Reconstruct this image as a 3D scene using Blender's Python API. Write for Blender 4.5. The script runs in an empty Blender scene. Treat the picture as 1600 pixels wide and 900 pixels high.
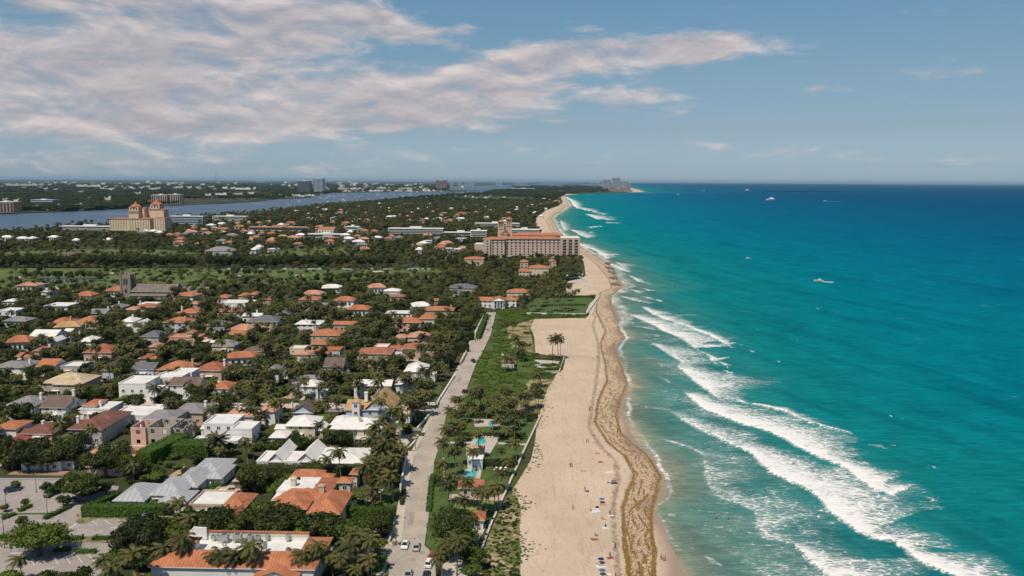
import bpy, bmesh, math, random
import numpy as np
from mathutils import Vector, Matrix
random.seed(7); rng=np.random.default_rng(7)
SC=bpy.context.scene; C=SC.collection
R=math.radians
# ---------------------------------------------------------------- camera
F=1600*28/36; HC=100.0; SEA=-2.0
PITCH=math.atan(167/F); ROLL=0.0055
camd=bpy.data.cameras.new('camera'); cam=bpy.data.objects.new('camera',camd); C.objects.link(cam)
camd.lens=28; camd.sensor_width=36; camd.clip_start=1; camd.clip_end=300000
MC=(Matrix.Rotation(math.pi/2-PITCH,4,'X')@Matrix.Rotation(ROLL,4,'Z'))
cam.matrix_world=Matrix.Translation((0,0,HC))@MC
SC.camera=cam
M3=np.array(MC.to_3x3())
def G(u,v,z=0.0):
    """ground point (x,y) at height z seen at photo pixel (u,v)"""
    d=M3@np.array([(u-800)/F,-(v-450)/F,-1.0])
    t=(z-HC)/d[2]
    return d[0]*t,d[1]*t
def P(x,y,z):
    q=M3.T@np.array([x,y,z-HC]); return 800+F*q[0]/-q[2],450-F*q[1]/-q[2]
TH=R(-1.6); CT,ST=math.cos(TH),math.sin(TH)
# ---------------------------------------------------------------- objects
def tag(o,label=None,cat=None,group=None,kind=None):
    if label: o['label']=label
    if cat: o['category']=cat
    if group: o['group']=group
    if kind: o['kind']=kind
    return o
def empty(name,loc,rz=0,label=None,cat=None,group=None):
    o=bpy.data.objects.new(name,None); C.objects.link(o); o.location=loc; o.rotation_euler=(0,0,rz)
    o.empty_display_size=.5
    return tag(o,label,cat,group)
def copy_tree(o,parent=None):
    c=o.copy(); C.objects.link(c); c.parent=parent
    for ch in o.children: copy_tree(ch,c)
    return c
class MB:
    def __init__(s): s.v=[]; s.f=[]; s.m=[]
    def add(s,vs,fs,mi=0):
        n=len(s.v); s.v+=[tuple(p) for p in vs]; s.f+=[tuple(i+n for i in f) for f in fs]; s.m+=[mi]*len(fs); return s
    def box(s,x0,x1,y0,y1,z0,z1,mi=0,bot=True):
        vs=[(x0,y0,z0),(x1,y0,z0),(x1,y1,z0),(x0,y1,z0),(x0,y0,z1),(x1,y0,z1),(x1,y1,z1),(x0,y1,z1)]
        fs=[(4,5,6,7),(0,1,5,4),(1,2,6,5),(2,3,7,6),(3,0,4,7)]
        if bot: fs.append((3,2,1,0))
        return s.add(vs,fs,mi)
    def frust(s,x0,x1,y0,y1,z0,X0,X1,Y0,Y1,z1,mi=0):
        vs=[(x0,y0,z0),(x1,y0,z0),(x1,y1,z0),(x0,y1,z0),(X0,Y0,z1),(X1,Y0,z1),(X1,Y1,z1),(X0,Y1,z1)]
        return s.add(vs,[(4,5,6,7),(0,1,5,4),(1,2,6,5),(2,3,7,6),(3,0,4,7),(3,2,1,0)],mi)
    def tube(s,pts,rad,n=7,mi=0,cap=True):
        pts=[Vector(p) for p in pts]; k=len(pts)
        if not hasattr(rad,'__len__'): rad=[rad]*k
        vs=[]
        for i,p in enumerate(pts):
            d=(pts[min(i+1,k-1)]-pts[max(i-1,0)]).normalized()
            a=d.orthogonal().normalized() if abs(d.z)<.95 else Vector((1,0,0)); a=(a-d*a.dot(d)).normalized(); b=d.cross(a)
            for j in range(n):
                t=2*math.pi*j/n; vs.append(p+(a*math.cos(t)+b*math.sin(t))*rad[i])
        fs=[(i*n+j,i*n+(j+1)%n,(i+1)*n+(j+1)%n,(i+1)*n+j) for i in range(k-1) for j in range(n)]
        if cap: fs+=[tuple(range(n))[::-1],tuple(range((k-1)*n,k*n))]
        return s.add(vs,fs,mi)
    def lathe(s,prof,n=10,cx=0,cy=0,mi=0):
        vs=[(cx+r*math.cos(2*math.pi*j/n),cy+r*math.sin(2*math.pi*j/n),z) for r,z in prof for j in range(n)]
        k=len(prof)
        fs=[(i*n+j,i*n+(j+1)%n,(i+1)*n+(j+1)%n,(i+1)*n+j) for i in range(k-1) for j in range(n)]
        fs+=[tuple(range(n))[::-1],tuple(range((k-1)*n,k*n))]
        return s.add(vs,fs,mi)
    def mesh(s,name,mats,smooth=False):
        me=bpy.data.meshes.new(name); me.from_pydata(s.v,[],s.f)
        for m in (mats if isinstance(mats,(list,tuple)) else [mats]): me.materials.append(m)
        if any(s.m): me.polygons.foreach_set('material_index',s.m)
        if smooth: me.polygons.foreach_set('use_smooth',[True]*len(s.f))
        me.update(); return me
    def build(s,name,mats,parent=None,loc=(0,0,0),smooth=False,rz=0):
        return link(name,s.mesh(name,mats,smooth),parent,loc,rz)
def link(name,me,parent=None,loc=(0,0,0),rz=0,scale=None):
    o=bpy.data.objects.new(name,me); C.objects.link(o); o.parent=parent; o.location=loc; o.rotation_euler=(0,0,rz)
    if scale: o.scale=scale
    return o
def npmesh(name,V,Fc,mat,attrs=None,smooth=True):
    """fast mesh; Fc: (n,3|4) int"""
    me=bpy.data.meshes.new(name); V=np.asarray(V,'f'); Fc=np.asarray(Fc,'i'); k=Fc.shape[1]
    me.vertices.add(len(V)); me.vertices.foreach_set('co',V.ravel())
    me.loops.add(Fc.size); me.loops.foreach_set('vertex_index',Fc.ravel())
    me.polygons.add(len(Fc)); me.polygons.foreach_set('loop_start',np.arange(len(Fc),dtype='i')*k)
    me.polygons.foreach_set('loop_total',np.full(len(Fc),k,'i'))
    me.polygons.foreach_set('use_smooth',[smooth]*len(Fc))
    for m in (mat if isinstance(mat,(list,tuple)) else [mat]): me.materials.append(m)
    me.update(calc_edges=True)
    for n,a in (attrs or {}).items():
        at=me.attributes.new(n,'FLOAT','POINT'); at.data.foreach_set('value',np.asarray(a,'f').ravel())
    return me
# ---------------------------------------------------------------- materials
class NT:
    def __init__(s,tree): s.t=tree; s.t.nodes.clear()
    def n(s,typ,_in=None,**kw):
        nd=s.t.nodes.new(typ)
        for k,v in kw.items(): setattr(nd,k,v)
        for k,v in (_in or {}).items():
            sock=nd.inputs[k]
            if isinstance(v,bpy.types.NodeSocket): s.t.links.new(v,sock)
            elif v is not None: sock.default_value=v
        return nd
    def math(s,op,a,b=None,c=None,clamp=False):
        nd=s.t.nodes.new('ShaderNodeMath'); nd.operation=op; nd.use_clamp=clamp
        for i,v in enumerate((a,b,c)):
            if v is None: continue
            if isinstance(v,bpy.types.NodeSocket): s.t.links.new(v,nd.inputs[i])
            else: nd.inputs[i].default_value=v
        return nd.outputs[0]
    def mix(s,f,a,b,mode='MIX'):
        nd=s.t.nodes.new('ShaderNodeMix'); nd.data_type='RGBA'; nd.blend_type=mode
        for i,v in ((0,f),(6,a),(7,b)):
            if isinstance(v,bpy.types.NodeSocket): s.t.links.new(v,nd.inputs[i])
            else: nd.inputs[i].default_value=(v if i==0 else (*v[:3],1))
        return nd.outputs[2]
    def mr(s,v,a,b,c=0.,d=1.,smooth=True):
        nd=s.n('ShaderNodeMapRange',{0:v,1:a,2:b,3:c,4:d}); nd.interpolation_type='SMOOTHSTEP' if smooth else 'LINEAR'; nd.clamp=True
        return nd.outputs[0]
    def noise(s,vec,scale,detail=3,rough=.55,out=0,dist=0):
        return s.n('ShaderNodeTexNoise',{'Vector':vec,'Scale':scale,'Detail':detail,'Roughness':rough,'Distortion':dist}).outputs[out]
    def ramp(s,v,stops):
        nd=s.t.nodes.new('ShaderNodeValToRGB'); s.t.links.new(v,nd.inputs[0]); e=nd.color_ramp.elements
        while len(e)<len(stops): e.new(.5)
        for i,(p,c) in enumerate(stops): e[i].position=p; e[i].color=(*c[:3],1)
        return nd.outputs[0]
def newmat(name):
    m=bpy.data.materials.new(name); m.use_nodes=True; return m,NT(m.node_tree)
def finish(N,col,rough=.8,normal=None,spec=.3,**kw):
    d={'Base Color':col if isinstance(col,bpy.types.NodeSocket) else (*col,1),'Roughness':rough,'Specular IOR Level':spec}
    if normal: d['Normal']=normal
    d.update(kw)
    b=N.n('ShaderNodeBsdfPrincipled',d); N.n('ShaderNodeOutputMaterial',{'Surface':b.outputs[0]}); return b
def sc(c,k): return tuple(min(1,x*k) for x in c)
def M(name,c,rough=.8,var=.12,scale=.6,bump=0,spec=.3,c2=None,metal=0,rnd=0,rib=None,stain=0):
    """general procedural: two-scale noise mottling, optional bump and ribs"""
    m,N=newmat(name); tc=N.n('ShaderNodeTexCoord').outputs['Object']
    a=N.noise(tc,scale,4,.6); b=N.noise(tc,scale*9,2,.5)
    f=N.math('ADD',N.math('MULTIPLY',a,.65),N.math('MULTIPLY',b,.35)); f=N.mr(f,.3,.7)
    c2=c2 or sc(c,1-2*var)
    col=N.mix(f,c2,sc(c,1+var))
    if stain:
        st=N.mr(N.noise(tc,scale*.35,5,.7),.5,.72); col=N.mix(N.math('MULTIPLY',st,stain),col,sc(c,.45))
    if rnd:
        r=N.n('ShaderNodeObjectInfo').outputs['Random']
        col=N.mix(1.0,col,N.mix(r,(1-rnd,)*3,(1+rnd*.6,1+rnd*.6,1+rnd*.3)),'MULTIPLY')
    nrm=None; h=None
    if rib:
        sx=N.n('ShaderNodeSeparateXYZ',{0:tc}); ax,per,dep=rib
        if ax=='auto':   # ribs run down the slope: pick axis across the normal
            nm=N.n('ShaderNodeSeparateXYZ',{0:N.n('ShaderNodeTexCoord').outputs['Normal']})
            isx=N.math('GREATER_THAN',N.math('ABSOLUTE',nm.outputs[0]),N.math('ABSOLUTE',nm.outputs[1]))
            q=N.n('ShaderNodeMix',{0:isx,2:sx.outputs[0],3:sx.outputs[1]}).outputs[0]
        else: q=sx.outputs['XYZ'.index(ax)]
        w=N.math('SINE',N.math('MULTIPLY',q,2*math.pi/per)); h=w
        col=N.mix(N.mr(w,-1,-.2,dep,0),col,sc(c,.35))
    if bump or rib:
        src=b if h is None else h
        nrm=N.n('ShaderNodeBump',{'Height':src,'Strength':bump or .5,'Distance':.08}).outputs[0]
    finish(N,col,rough,nrm,spec,Metallic=metal); return m
def leafmat(name,c1,c2,rnd=.35,c3=None):
    m,N=newmat(name); tc=N.n('ShaderNodeTexCoord').outputs['Object']
    f=N.mr(N.noise(tc,.9,3,.6),.35,.65)
    col=N.mix(f,c1,c2)
    g=N.n('ShaderNodeNewGeometry').outputs['Random Per Island']
    col=N.mix(N.mr(g,.0,1.,0,.55,False),col,c3 or sc(c2,1.5))
    r=N.n('ShaderNodeObjectInfo').outputs['Random']
    col=N.mix(1.0,col,N.mix(r,(1-rnd,1-rnd,1-rnd*.9),(1+rnd*.7,1+rnd*.45,1-rnd*.1)),'MULTIPLY')
    b=N.n('ShaderNodeBsdfPrincipled',{'Base Color':col,'Roughness':.55,'Specular IOR Level':.25})
    t=N.n('ShaderNodeBsdfTranslucent',{'Color':N.mix(1.,col,(1.1,1.25,.6),'MULTIPLY')})
    N.n('ShaderNodeOutputMaterial',{'Surface':N.n('ShaderNodeMixShader',{0:.18,1:b.outputs[0],2:t.outputs[0]}).outputs[0]})
    return m
# ---------------------------------------------------------------- world
SUN_EL,SUN_AZ=R(60),R(206)   # azimuth clockwise from north (+Y)
w=bpy.data.worlds.new('World'); SC.world=w; w.use_nodes=True; N=NT(w.node_tree)
sky=N.n('ShaderNodeTexSky',sky_type='NISHITA',sun_disc=False,sun_elevation=SUN_EL,sun_rotation=SUN_AZ,altitude=100,air_density=1.0,dust_density=.6,ozone_density=3.0)
dr=N.n('ShaderNodeSeparateXYZ',{0:N.n('ShaderNodeTexCoord').outputs['Generated']})
az=N.math('ARCTAN2',dr.outputs[0],dr.outputs[1]); el=N.math('ARCSINE',dr.outputs[2])
clouds=[(370,50,190,45,1.),(250,85,110,34,.75),(50,8,70,16,.8),(180,14,70,20,.8),(60,105,110,34,.85),(240,122,130,22,.9),(300,170,330,40,.85),(640,150,150,32,.9),
(780,128,90,28,.9),(930,95,130,26,1.),(1090,76,105,17,1.25),(860,90,50,16,1.),(1010,152,160,14,.65),(590,34,48,16,.8),(650,62,62,10,.7),(735,55,24,10,.6),(585,196,44,10,1.),
(505,192,40,11,1.),(430,60,120,30,.8),(300,200,90,14,1.),(1000,236,340,11,.5),(1495,116,52,9,.85),(1322,135,40,9,.6),(870,190,24,7,.6),(120,195,260,22,.8),(700,180,100,20,.8),(1420,245,260,9,.3),(1540,90,140,7,.25),(120,255,420,20,.55),(1040,180,40,6,.6)]
v3=N.n('ShaderNodeCombineXYZ',{0:az,1:N.math('MULTIPLY',el,2.6),2:0.0}).outputs[0]
wp=N.n('ShaderNodeVectorMath',{0:v3,1:N.n('ShaderNodeVectorMath',{0:N.noise(v3,9,4,.6,out=1),1:(-.5,-.5,-.5)},operation='ADD').outputs[0]},operation='ADD')
warp=N.n('ShaderNodeVectorMath',{0:N.n('ShaderNodeVectorMath',{0:N.noise(v3,11,4,.62,out=1),1:(.5,.5,.5)},operation='SUBTRACT').outputs[0],'Scale':.075},operation='SCALE').outputs[0]
vw=N.n('ShaderNodeVectorMath',{0:v3,1:warp},operation='ADD').outputs[0]
s2=N.n('ShaderNodeSeparateXYZ',{0:vw}); a2=s2.outputs[0]; e2=N.math('DIVIDE',s2.outputs[1],2.6)
SKY_LO=(.86,.86,.90); SKY_HI=(1.05,.98,.92); CLOUD_GAIN=12.6
def field(dz):
    tot=None
    for u,v,ru,rv,st in clouds:
        ac=math.atan((u-800)/F); ec=math.atan((283-v)/F*math.cos(ac))+dz
        dx=N.math('MULTIPLY',N.math('SUBTRACT',a2,ac),F/ru); dy=N.math('MULTIPLY',N.math('SUBTRACT',e2,ec),F/rv)
        d=N.math('ADD',N.math('MULTIPLY',dx,dx),N.math('MULTIPLY',dy,dy))
        g=N.math('MULTIPLY',N.math('EXPONENT',N.math('MULTIPLY',d,-.75)),st)
        tot=g if tot is None else N.math('ADD',tot,g)
    return tot
fd=field(0); fup=field(-.011)
off=N.n('ShaderNodeVectorMath',{0:v3,1:(0,.030,0)},operation='ADD').outputs[0]
st3=N.n('ShaderNodeMapping',{'Vector':v3,'Scale':(.85,1,1)}).outputs[0]; st4=N.n('ShaderNodeMapping',{'Vector':off,'Scale':(.85,1,1)}).outputs[0]
nz=N.noise(st3,12,8,.60,dist=.35); nz2=N.noise(st4,12,5,.56,dist=.35); nf=N.noise(N.n('ShaderNodeMapping',{'Vector':v3,'Scale':(.4,1.3,1)}).outputs[0],30,4,.6)
dens=N.math('ADD',N.math('MINIMUM',fd,1.1),N.math('ADD',N.math('MULTIPLY',N.math('SUBTRACT',nz,.5),2.5),N.math('MULTIPLY',N.math('SUBTRACT',nf,.5),.8)))
cov=N.mr(dens,.30,1.30)
shade=N.math('ADD',N.math('MULTIPLY',N.math('SUBTRACT',nz,nz2),1.9),.64)
shade=N.math('SUBTRACT',shade,N.math('MULTIPLY',N.mr(fd,.8,2.2),.30),clamp=True)
ccol=N.ramp(shade,[(0,(.35,.345,.385)),(.4,(.47,.43,.45)),(.72,(.60,.535,.535)),(1,(.76,.665,.63))])
elv=N.mr(el,.0,.20)
tint=N.ramp(N.math('MULTIPLY',el,2.5),[(.0,(.80*.6,.97*.6,1.41*.6)),(.045,(.69*.6,.83*.6,1.19*.6)),(.157,(.725*.6,.74*.6,.88*.6)),(.325,(.82*.6,.85*.6,.87*.6)),(.5,(.81*.6,.95*.6,.957*.6)),(1,(.9*.6,.95*.6,.95*.6))])
skyc=N.n('ShaderNodeVectorMath',{0:N.mix(1.,sky.outputs[0],tint,'MULTIPLY'),'Scale':1/.6},operation='SCALE').outputs[0]
ccg=N.n('ShaderNodeVectorMath',{0:ccol,'Scale':CLOUD_GAIN},operation='SCALE').outputs[0]
skyc=N.n('ShaderNodeVectorMath',{0:skyc,1:(1.03,1.10,1.08)},operation='MULTIPLY').outputs[0]
fc=N.mix(N.math('MULTIPLY',cov,.88),skyc,ccg)
N.n('ShaderNodeOutputWorld',{'Surface':N.n('ShaderNodeBackground',{0:fc,1:.075}).outputs[0]})
sd=bpy.data.lights.new('sun','SUN'); sd.energy=3.9; sd.angle=R(.53); sd.color=(1,.90,.77)
sun=bpy.data.objects.new('sun',sd); C.objects.link(sun)
sdir=Vector((math.sin(SUN_AZ)*math.cos(SUN_EL),math.cos(SUN_AZ)*math.cos(SUN_EL),math.sin(SUN_EL)))
sun.rotation_euler=sdir.to_track_quat('Z','Y').to_euler(); sun.location=(0,0,300)
SC.view_settings.view_transform='Standard'; SC.view_settings.look='None'; SC.view_settings.exposure=.1; SC.view_settings.gamma=1
SC.render.engine='CYCLES'; cy=SC.cycles
cy.max_bounces=5; cy.diffuse_bounces=2; cy.glossy_bounces=2; cy.transmission_bounces=3; cy.transparent_max_bounces=6; cy.volume_bounces=0
cy.use_denoising=True; cy.caustics_reflective=False; cy.caustics_refractive=False
SC.render.resolution_x=1024; SC.render.resolution_y=576
# ================================================================= coast, sea, beach
def trace(pts,z=0): return np.array([G(u,v,z) for u,v in pts])
def byy(pts,z):
    a=trace(pts,z); a=a[np.argsort(a[:,1])]; return a
shore=byy([(1130,1200),(1085,960),(1069,897),(1057,869),(1047,850),(1038,819),(1026,794),(1044,769),(1038,744),(1026,720),(998,695),(985,676),(972,645),(978,625),(984,605),(977,580),(967,560),(961,540),(980,527),
 (969,515),(969,500),(957,480),(956,462),(975,447),(965,430),(950,412),(932,400),(908,386),(884,373),(870,355),(862,340),(875,331),(890,321),(884,311),(878,306),(900,302.4),(937,301.3),(1007,300.2),(1002,297.5),(990,294.5),(978,292),(965,290),(930,288.2),(900,287.2)],SEA)
veg=byy([(812,1200),(812,960),(812,900),(814,870),(812,820),(814,797),(803,765),(818,742),(832,718),(838,690),(842,651),(848,630),(855,608),(868,589),(880,573),(882,559),(838,552),(836,527),(830,512),(836,498),(916,497),
 (920,494),(926,480),(934,465),(888,463),(884,448),(906,440),(916,430),(913,410),(903,392),(882,380),(846,370),(838,352),(838,340),(855,328),(872,322),(880,316),(876,308),(885,303),(925,301.8),(985,300.9),(990,298),(978,295),(966,292.4),(950,290.2),(915,288.4),(885,287.4)],0)
def XS(y): return np.interp(y,shore[:,1],shore[:,0])
def XV(y): return np.interp(y,veg[:,1],veg[:,0])
def seg_field(X,Y,pl):
    """signed distance to a polyline (positive on its left) and parameter"""
    best=np.full(X.shape,1e9); sg=np.zeros(X.shape); tt=np.zeros(X.shape)
    L=np.r_[0,np.cumsum(np.hypot(*np.diff(pl,axis=0).T))]
    for i in range(len(pl)-1):
        ax,ay=pl[i]; dx,dy=pl[i+1]-pl[i]; l2=dx*dx+dy*dy+1e-9
        t=np.clip(((X-ax)*dx+(Y-ay)*dy)/l2,0,1)
        qx=X-ax-t*dx; qy=Y-ay-t*dy; d=np.hypot(qx,qy); m=d<best
        best=np.where(m,d,best); cr=dx*(Y-ay)-dy*(X-ax)
        sg=np.where(m,np.sign(cr),sg); tt=np.where(m,(L[i]+t*math.sqrt(l2))/L[-1],tt)
    return best*sg,tt
def c6(l): return [(1000+x/2.667,620+y/2.667) for x,y in l]
def c7(l): return [(900+x/4,380+y/4) for x,y in l]
def c3(l): return [(650+x/4,260+y/4) for x,y in l]
fronts=[  # (pixels, seaward width m, strength)
 (c6([(205,5),(240,40),(300,70),(350,90),(400,110),(470,130),(530,150),(600,180),(640,210),(700,235),(760,265),(800,285),(830,290)]),23,1.15),
 (c6([(375,5),(430,30),(500,40),(590,60),(650,90),(700,110),(770,130),(860,150)]),7,1.1),
 (c6([(145,80),(170,100),(250,145),(310,170),(370,200),(420,215),(460,240)]),15,.85),
 (c6([(440,230),(460,240),(500,290),(540,320),(600,350),(650,370),(700,400),(750,440),(770,470),(820,510),(900,570),(960,600),(1050,610)]),27,1.1),
 (c6([(840,290),(880,320),(900,350),(950,380),(1000,405),(1060,420),(1090,400)]),17,1.2),
 (c6([(95,180),(150,200),(200,215),(260,245)]),5,.8),(c6([(265,280),(260,320),(270,370),(310,400),(350,400)]),13,.6),
 (c6([(375,440),(430,460),(460,480),(490,540)]),18,.62),(c6([(485,555),(485,575),(510,600),(600,612)]),16,.75),(c6([(540,410),(600,500),(660,560)]),16,.45),
 (c6([(670,660),(690,690),(730,720),(760,745),(800,775),(860,820)]),26,.95),(c6([(1080,630),(1110,660),(1160,690),(1220,720),(1280,745),(1340,775),(1420,830)]),15,1.15),
 (c6([(440,700),(520,760),(640,840)]),26,.42),(c6([(275,670),(290,695),(325,702)]),3.2,1.1),(c6([(30,45),(60,52),(120,55)]),4,.8),(c6([(860,360),(760,370),(790,400)]),9,.8),
 (c6([(120,492),(135,500)]),2,1),(c6([(325,505),(420,560),(520,590)]),14,.35),
 (c6([(1028,76),(1045,84)]),1.8,1.1),(c6([(1080,90),(1104,96)]),1.1,1),(c6([(1203,288),(1222,298)]),2.2,1.1),(c6([(1192,420),(1215,438),(1235,436)]),3.4,1.1),(c6([(1224,458),(1252,470)]),2,1),(c6([(965,205),(1010,215)]),5,.8),(c6([(1040,200),(1060,206)]),2,.6),
 (c7([(415,405),(480,450),(560,480),(620,500),(690,520)]),14,.9),(c7([(690,522),(760,555),(830,580),(890,615),(940,640),(985,630)]),11,1.15),
 (c7([(355,460),(420,490),(490,520),(530,550),(600,575),(660,600),(700,640),(740,660),(860,652)]),28,.95),
 (c7([(490,640),(560,690),(640,740),(650,760)]),22,.8),(c7([(655,795),(700,840),(760,890),(830,935)]),30,1.),(c7([(815,700),(850,740),(900,735),(950,720)]),9,1.1),(c7([(890,745),(930,770),(975,765)]),6,1.1),(c7([(925,800),(955,820),(980,812)]),5,1.15),
 (c7([(1072,670),(1095,680)]),3.5,1.1),(c7([(1245,738),(1265,744)]),2.5,1),(c7([(1015,635),(1030,640)]),2.5,1),(c7([(1322,590),(1335,595)]),2,.9),(c7([(1372,606),(1390,610)]),2,.9),(c7([(1108,535),(1135,544)]),2.5,.8),(c7([(1120,875),(1140,882)]),2.5,.9),(c7([(1490,405),(1515,412)]),3,.8),
 (c7([(330,205),(380,240),(450,255)]),10,.95),(c7([(330,290),(380,310)]),12,.8),(c7([(400,280),(450,300),(525,295)]),7,1.),(c7([(280,335),(350,360),(430,372)]),14,.75),(c7([(410,335),(460,350)]),8,.9),(c7([(490,355),(520,365)]),7,1.1),(c7([(380,525),(470,540)]),12,.7),
 (c7([(460,570),(510,585)]),6,.7),(c7([(330,495),(350,502)]),5,.8),(c7([(405,720),(500,728)]),3,.7),(c7([(510,740),(530,780)]),5,.5),(c7([(490,830),(540,850),(580,875)]),3,.8),(c7([(385,605),(440,612)]),5,.6),(c7([(130,60),(200,80),(265,72)]),14,1.),(c7([(200,130),(270,165),(310,178)]),14,.9),(c7([(240,120),(300,150)]),14,.7),
 (c7([(580,260),(630,266)]),4,.7),(c7([(630,455),(740,450)]),5,.7),(c7([(70,25),(130,55),(180,95)]),16,.9),(c7([(0,0),(80,30)]),18,.8),
 (c3([(950,200),(985,240),(1000,262)]),34,.95),(c3([(1000,255),(1060,275),(1110,282)]),40,.9),(c3([(1060,300),(1130,330),(1225,335)]),50,.85),(c3([(1090,285),(1160,300)]),30,.7),(c3([(1170,350),(1235,355)]),26,.95),(c3([(1030,380),(1100,384),(1180,372)]),22,.85),(c3([(1040,408),(1100,412)]),14,.8),(c3([(960,395),(1010,420),(1080,440)]),26,.8),(c3([(900,340),(905,370),(930,400)]),16,.8),(c3([(1010,425),(1060,445)]),20,.8),(c3([(1020,490),(1060,510),(1120,515)]),16,.9),(c3([(1120,545),(1180,560),(1260,550)]),13,.95),
 (c3([(930,190),(965,215),(985,250)]),26,1.),(c3([(930,180),(1000,176),(1080,172),(1190,169),(1300,168)]),25,.5),(c3([(1360,158),(1430,164),(1445,165)]),90,.8),(c3([(880,395),(930,440),(1000,458)]),11,.9)]
capr=np.random.default_rng(3)
for i in range(70):   # loose whitecaps further out
    u=capr.uniform(1080,1600); v=283+6+ (capr.uniform(0,1)**1.4)*420
    if v<300: continue
    x,y=G(u,v,SEA)
    if x<XS(y)+150: continue
    ln=capr.uniform(.8,2.5); x1,y1=x+ln*3,y-ln
    fronts.append(([P(x,y,SEA),P(x1,y1,SEA)],ln*.9+y*.0012,.72))
# sea grid
def rows(y0,y1,px,cap=1e9):
    ys=[y0]
    while ys[-1]<y1: ys.append(ys[-1]+min(cap,max(.35,px*(ys[-1]**2)/(HC*F))))
    return np.array(ys)
ys=np.r_[rows(95,9000,1.15),np.geomspace(9300,90000,30)]
sv=np.r_[np.arange(-24,60,.9),np.arange(60,190,1.1),190+np.cumsum(np.geomspace(1.1,9,70))]
sv=np.r_[sv,np.geomspace(sv[-1]+12,150000,45)]
Yg,Sg=np.meshgrid(ys,sv,indexing='ij'); Xg=XS(Yg)+Sg
foam=np.full(Xg.shape,-1.0)
for px,wd,st in fronts:
    pl=trace(px,SEA); wd=wd*(1.55 if wd>12 else 1.1); m=10+wd*1.6
    bb=(Xg>pl[:,0].min()-m)&(Xg<pl[:,0].max()+m)&(Yg>pl[:,1].min()-m)&(Yg<pl[:,1].max()+m)
    if not bb.any(): continue
    d,t=seg_field(Xg[bb],Yg[bb],pl)
    ww=wd*(.35+.65*np.sin(np.clip(t,0.02,.98)*math.pi)**.7)
    fall=1-np.abs(d)/ww; val=np.minimum(d/1.2,np.maximum(fall,np.where(fall>0,.05+.60*fall,fall)))*st
    val=np.where(d<0,-np.abs(d)/1.3,val)
    foam[bb]=np.maximum(foam[bb],val)
# swash at the waterline
k=np.sin(Yg*.13)*1.5+np.sin(Yg*.041+1)*2.5+np.sin(Yg*.31)*.7
pt=.62+.38*np.sin(Yg*.061+np.sin(Yg*.017)*3); sw=1-np.abs(Sg-1.6-k*.6)/(1.0+Yg*.0020); foam=np.maximum(foam,np.where(Yg<7000,sw*.80*pt,-1))
foam=np.maximum(foam,np.where((Yg<7000)&(Sg>0)&(Sg<9+k),.18*pt*(1-Sg/12),-1)); foam=np.maximum(foam,np.where((Yg>560)&(Yg<7000)&(Sg>0),.62*np.exp(-(Sg-5-k)**2/(2*(3+Yg*.002)**2))-.2,-1))
ENV=byy([(1040,470),(1085,520),(1120,570),(1180,620),(1270,680),(1330,740),(1330,800),(1300,870),(1330,960)],SEA)
xe=np.interp(Yg,ENV[:,1],ENV[:,0]); ins=(Yg>170)&(Yg<640)&(Xg<xe)&(Sg>11+k)
lv_=.10+.16*np.sin(Xg*.11+Yg*.031)*np.sin(Yg*.045-Xg*.02)
foam=np.maximum(foam,np.where(ins,lv_*np.clip((xe-Xg)/8,0,1)*np.clip((Sg-11-k)/6,0,1)-.001,-1))
# surf swell relief
hump=np.clip(foam,0,1)*.95*np.exp(-((np.clip(foam,0,1)-.9)/.4)**2)
Zg=SEA+hump*(Yg<1500)
# long swells get no relief; their shade is painted into the water colour
V=np.stack([Xg,Yg,Zg],-1).reshape(-1,3)
nr,nc=Xg.shape; idx=np.arange(nr*nc).reshape(nr,nc)
Fq=np.stack([idx[:-1,:-1],idx[:-1,1:],idx[1:,1:],idx[1:,:-1]],-1).reshape(-1,4)
m,N=newmat('sea water'); pos=N.n('ShaderNodeNewGeometry').outputs['Position']
fo=N.n('ShaderNodeAttribute',attribute_name='foam').outputs['Fac']; sh=N.n('ShaderNodeAttribute',attribute_name='shore').outputs['Fac']
big=N.noise(pos,.006,4,.6); mid=N.noise(pos,.035,4,.6)
q=N.math('ADD',sh,N.math('MULTIPLY',N.math('SUBTRACT',big,.5),N.mr(sh,0,900,30,650,False)))
lg=N.math('LOGARITHM',N.math('MAXIMUM',N.math('ADD',N.math('MULTIPLY',q,1.7),4),1.),10.)   # 0.7..5
col=N.ramp(N.mr(lg,.6,4.2,0,1,False),[(0,(.42,.34,.23)),(.10,(.24,.27,.19)),(.22,(.10,.235,.195)),(.33,(.04,.215,.20)),(.44,(.004,.195,.205)),(.54,(0,.180,.222)),(.62,(0,.152,.230)),(.70,(0,.115,.208)),(.80,(0,.080,.170)),(1,(0,.060,.145))])
# stirred-up sand and weed between the breakers
murk=N.math('MULTIPLY',N.mr(N.noise(pos,.02,4,.6),.38,.62),N.mr(sh,14,55,.5,0))
col=N.mix(murk,col,(.175,.195,.155))
col=N.mix(N.mr(mid,.35,.7,0,.35),col,N.mix(.5,col,(.0,.02,.03)))
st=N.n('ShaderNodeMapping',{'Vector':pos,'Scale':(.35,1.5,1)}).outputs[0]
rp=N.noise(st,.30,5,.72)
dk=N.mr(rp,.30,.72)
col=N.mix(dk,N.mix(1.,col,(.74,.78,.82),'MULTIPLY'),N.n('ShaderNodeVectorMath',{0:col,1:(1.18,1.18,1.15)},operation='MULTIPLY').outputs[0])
sxy=N.n('ShaderNodeSeparateXYZ',{0:pos}); s_=N.math('ADD',N.math('MULTIPLY',sxy.outputs[0],.96),N.math('MULTIPLY',sxy.outputs[1],.28)); t_=N.math('SUBTRACT',N.math('MULTIPLY',sxy.outputs[0],.28),N.math('MULTIPLY',sxy.outputs[1],.96))
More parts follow.
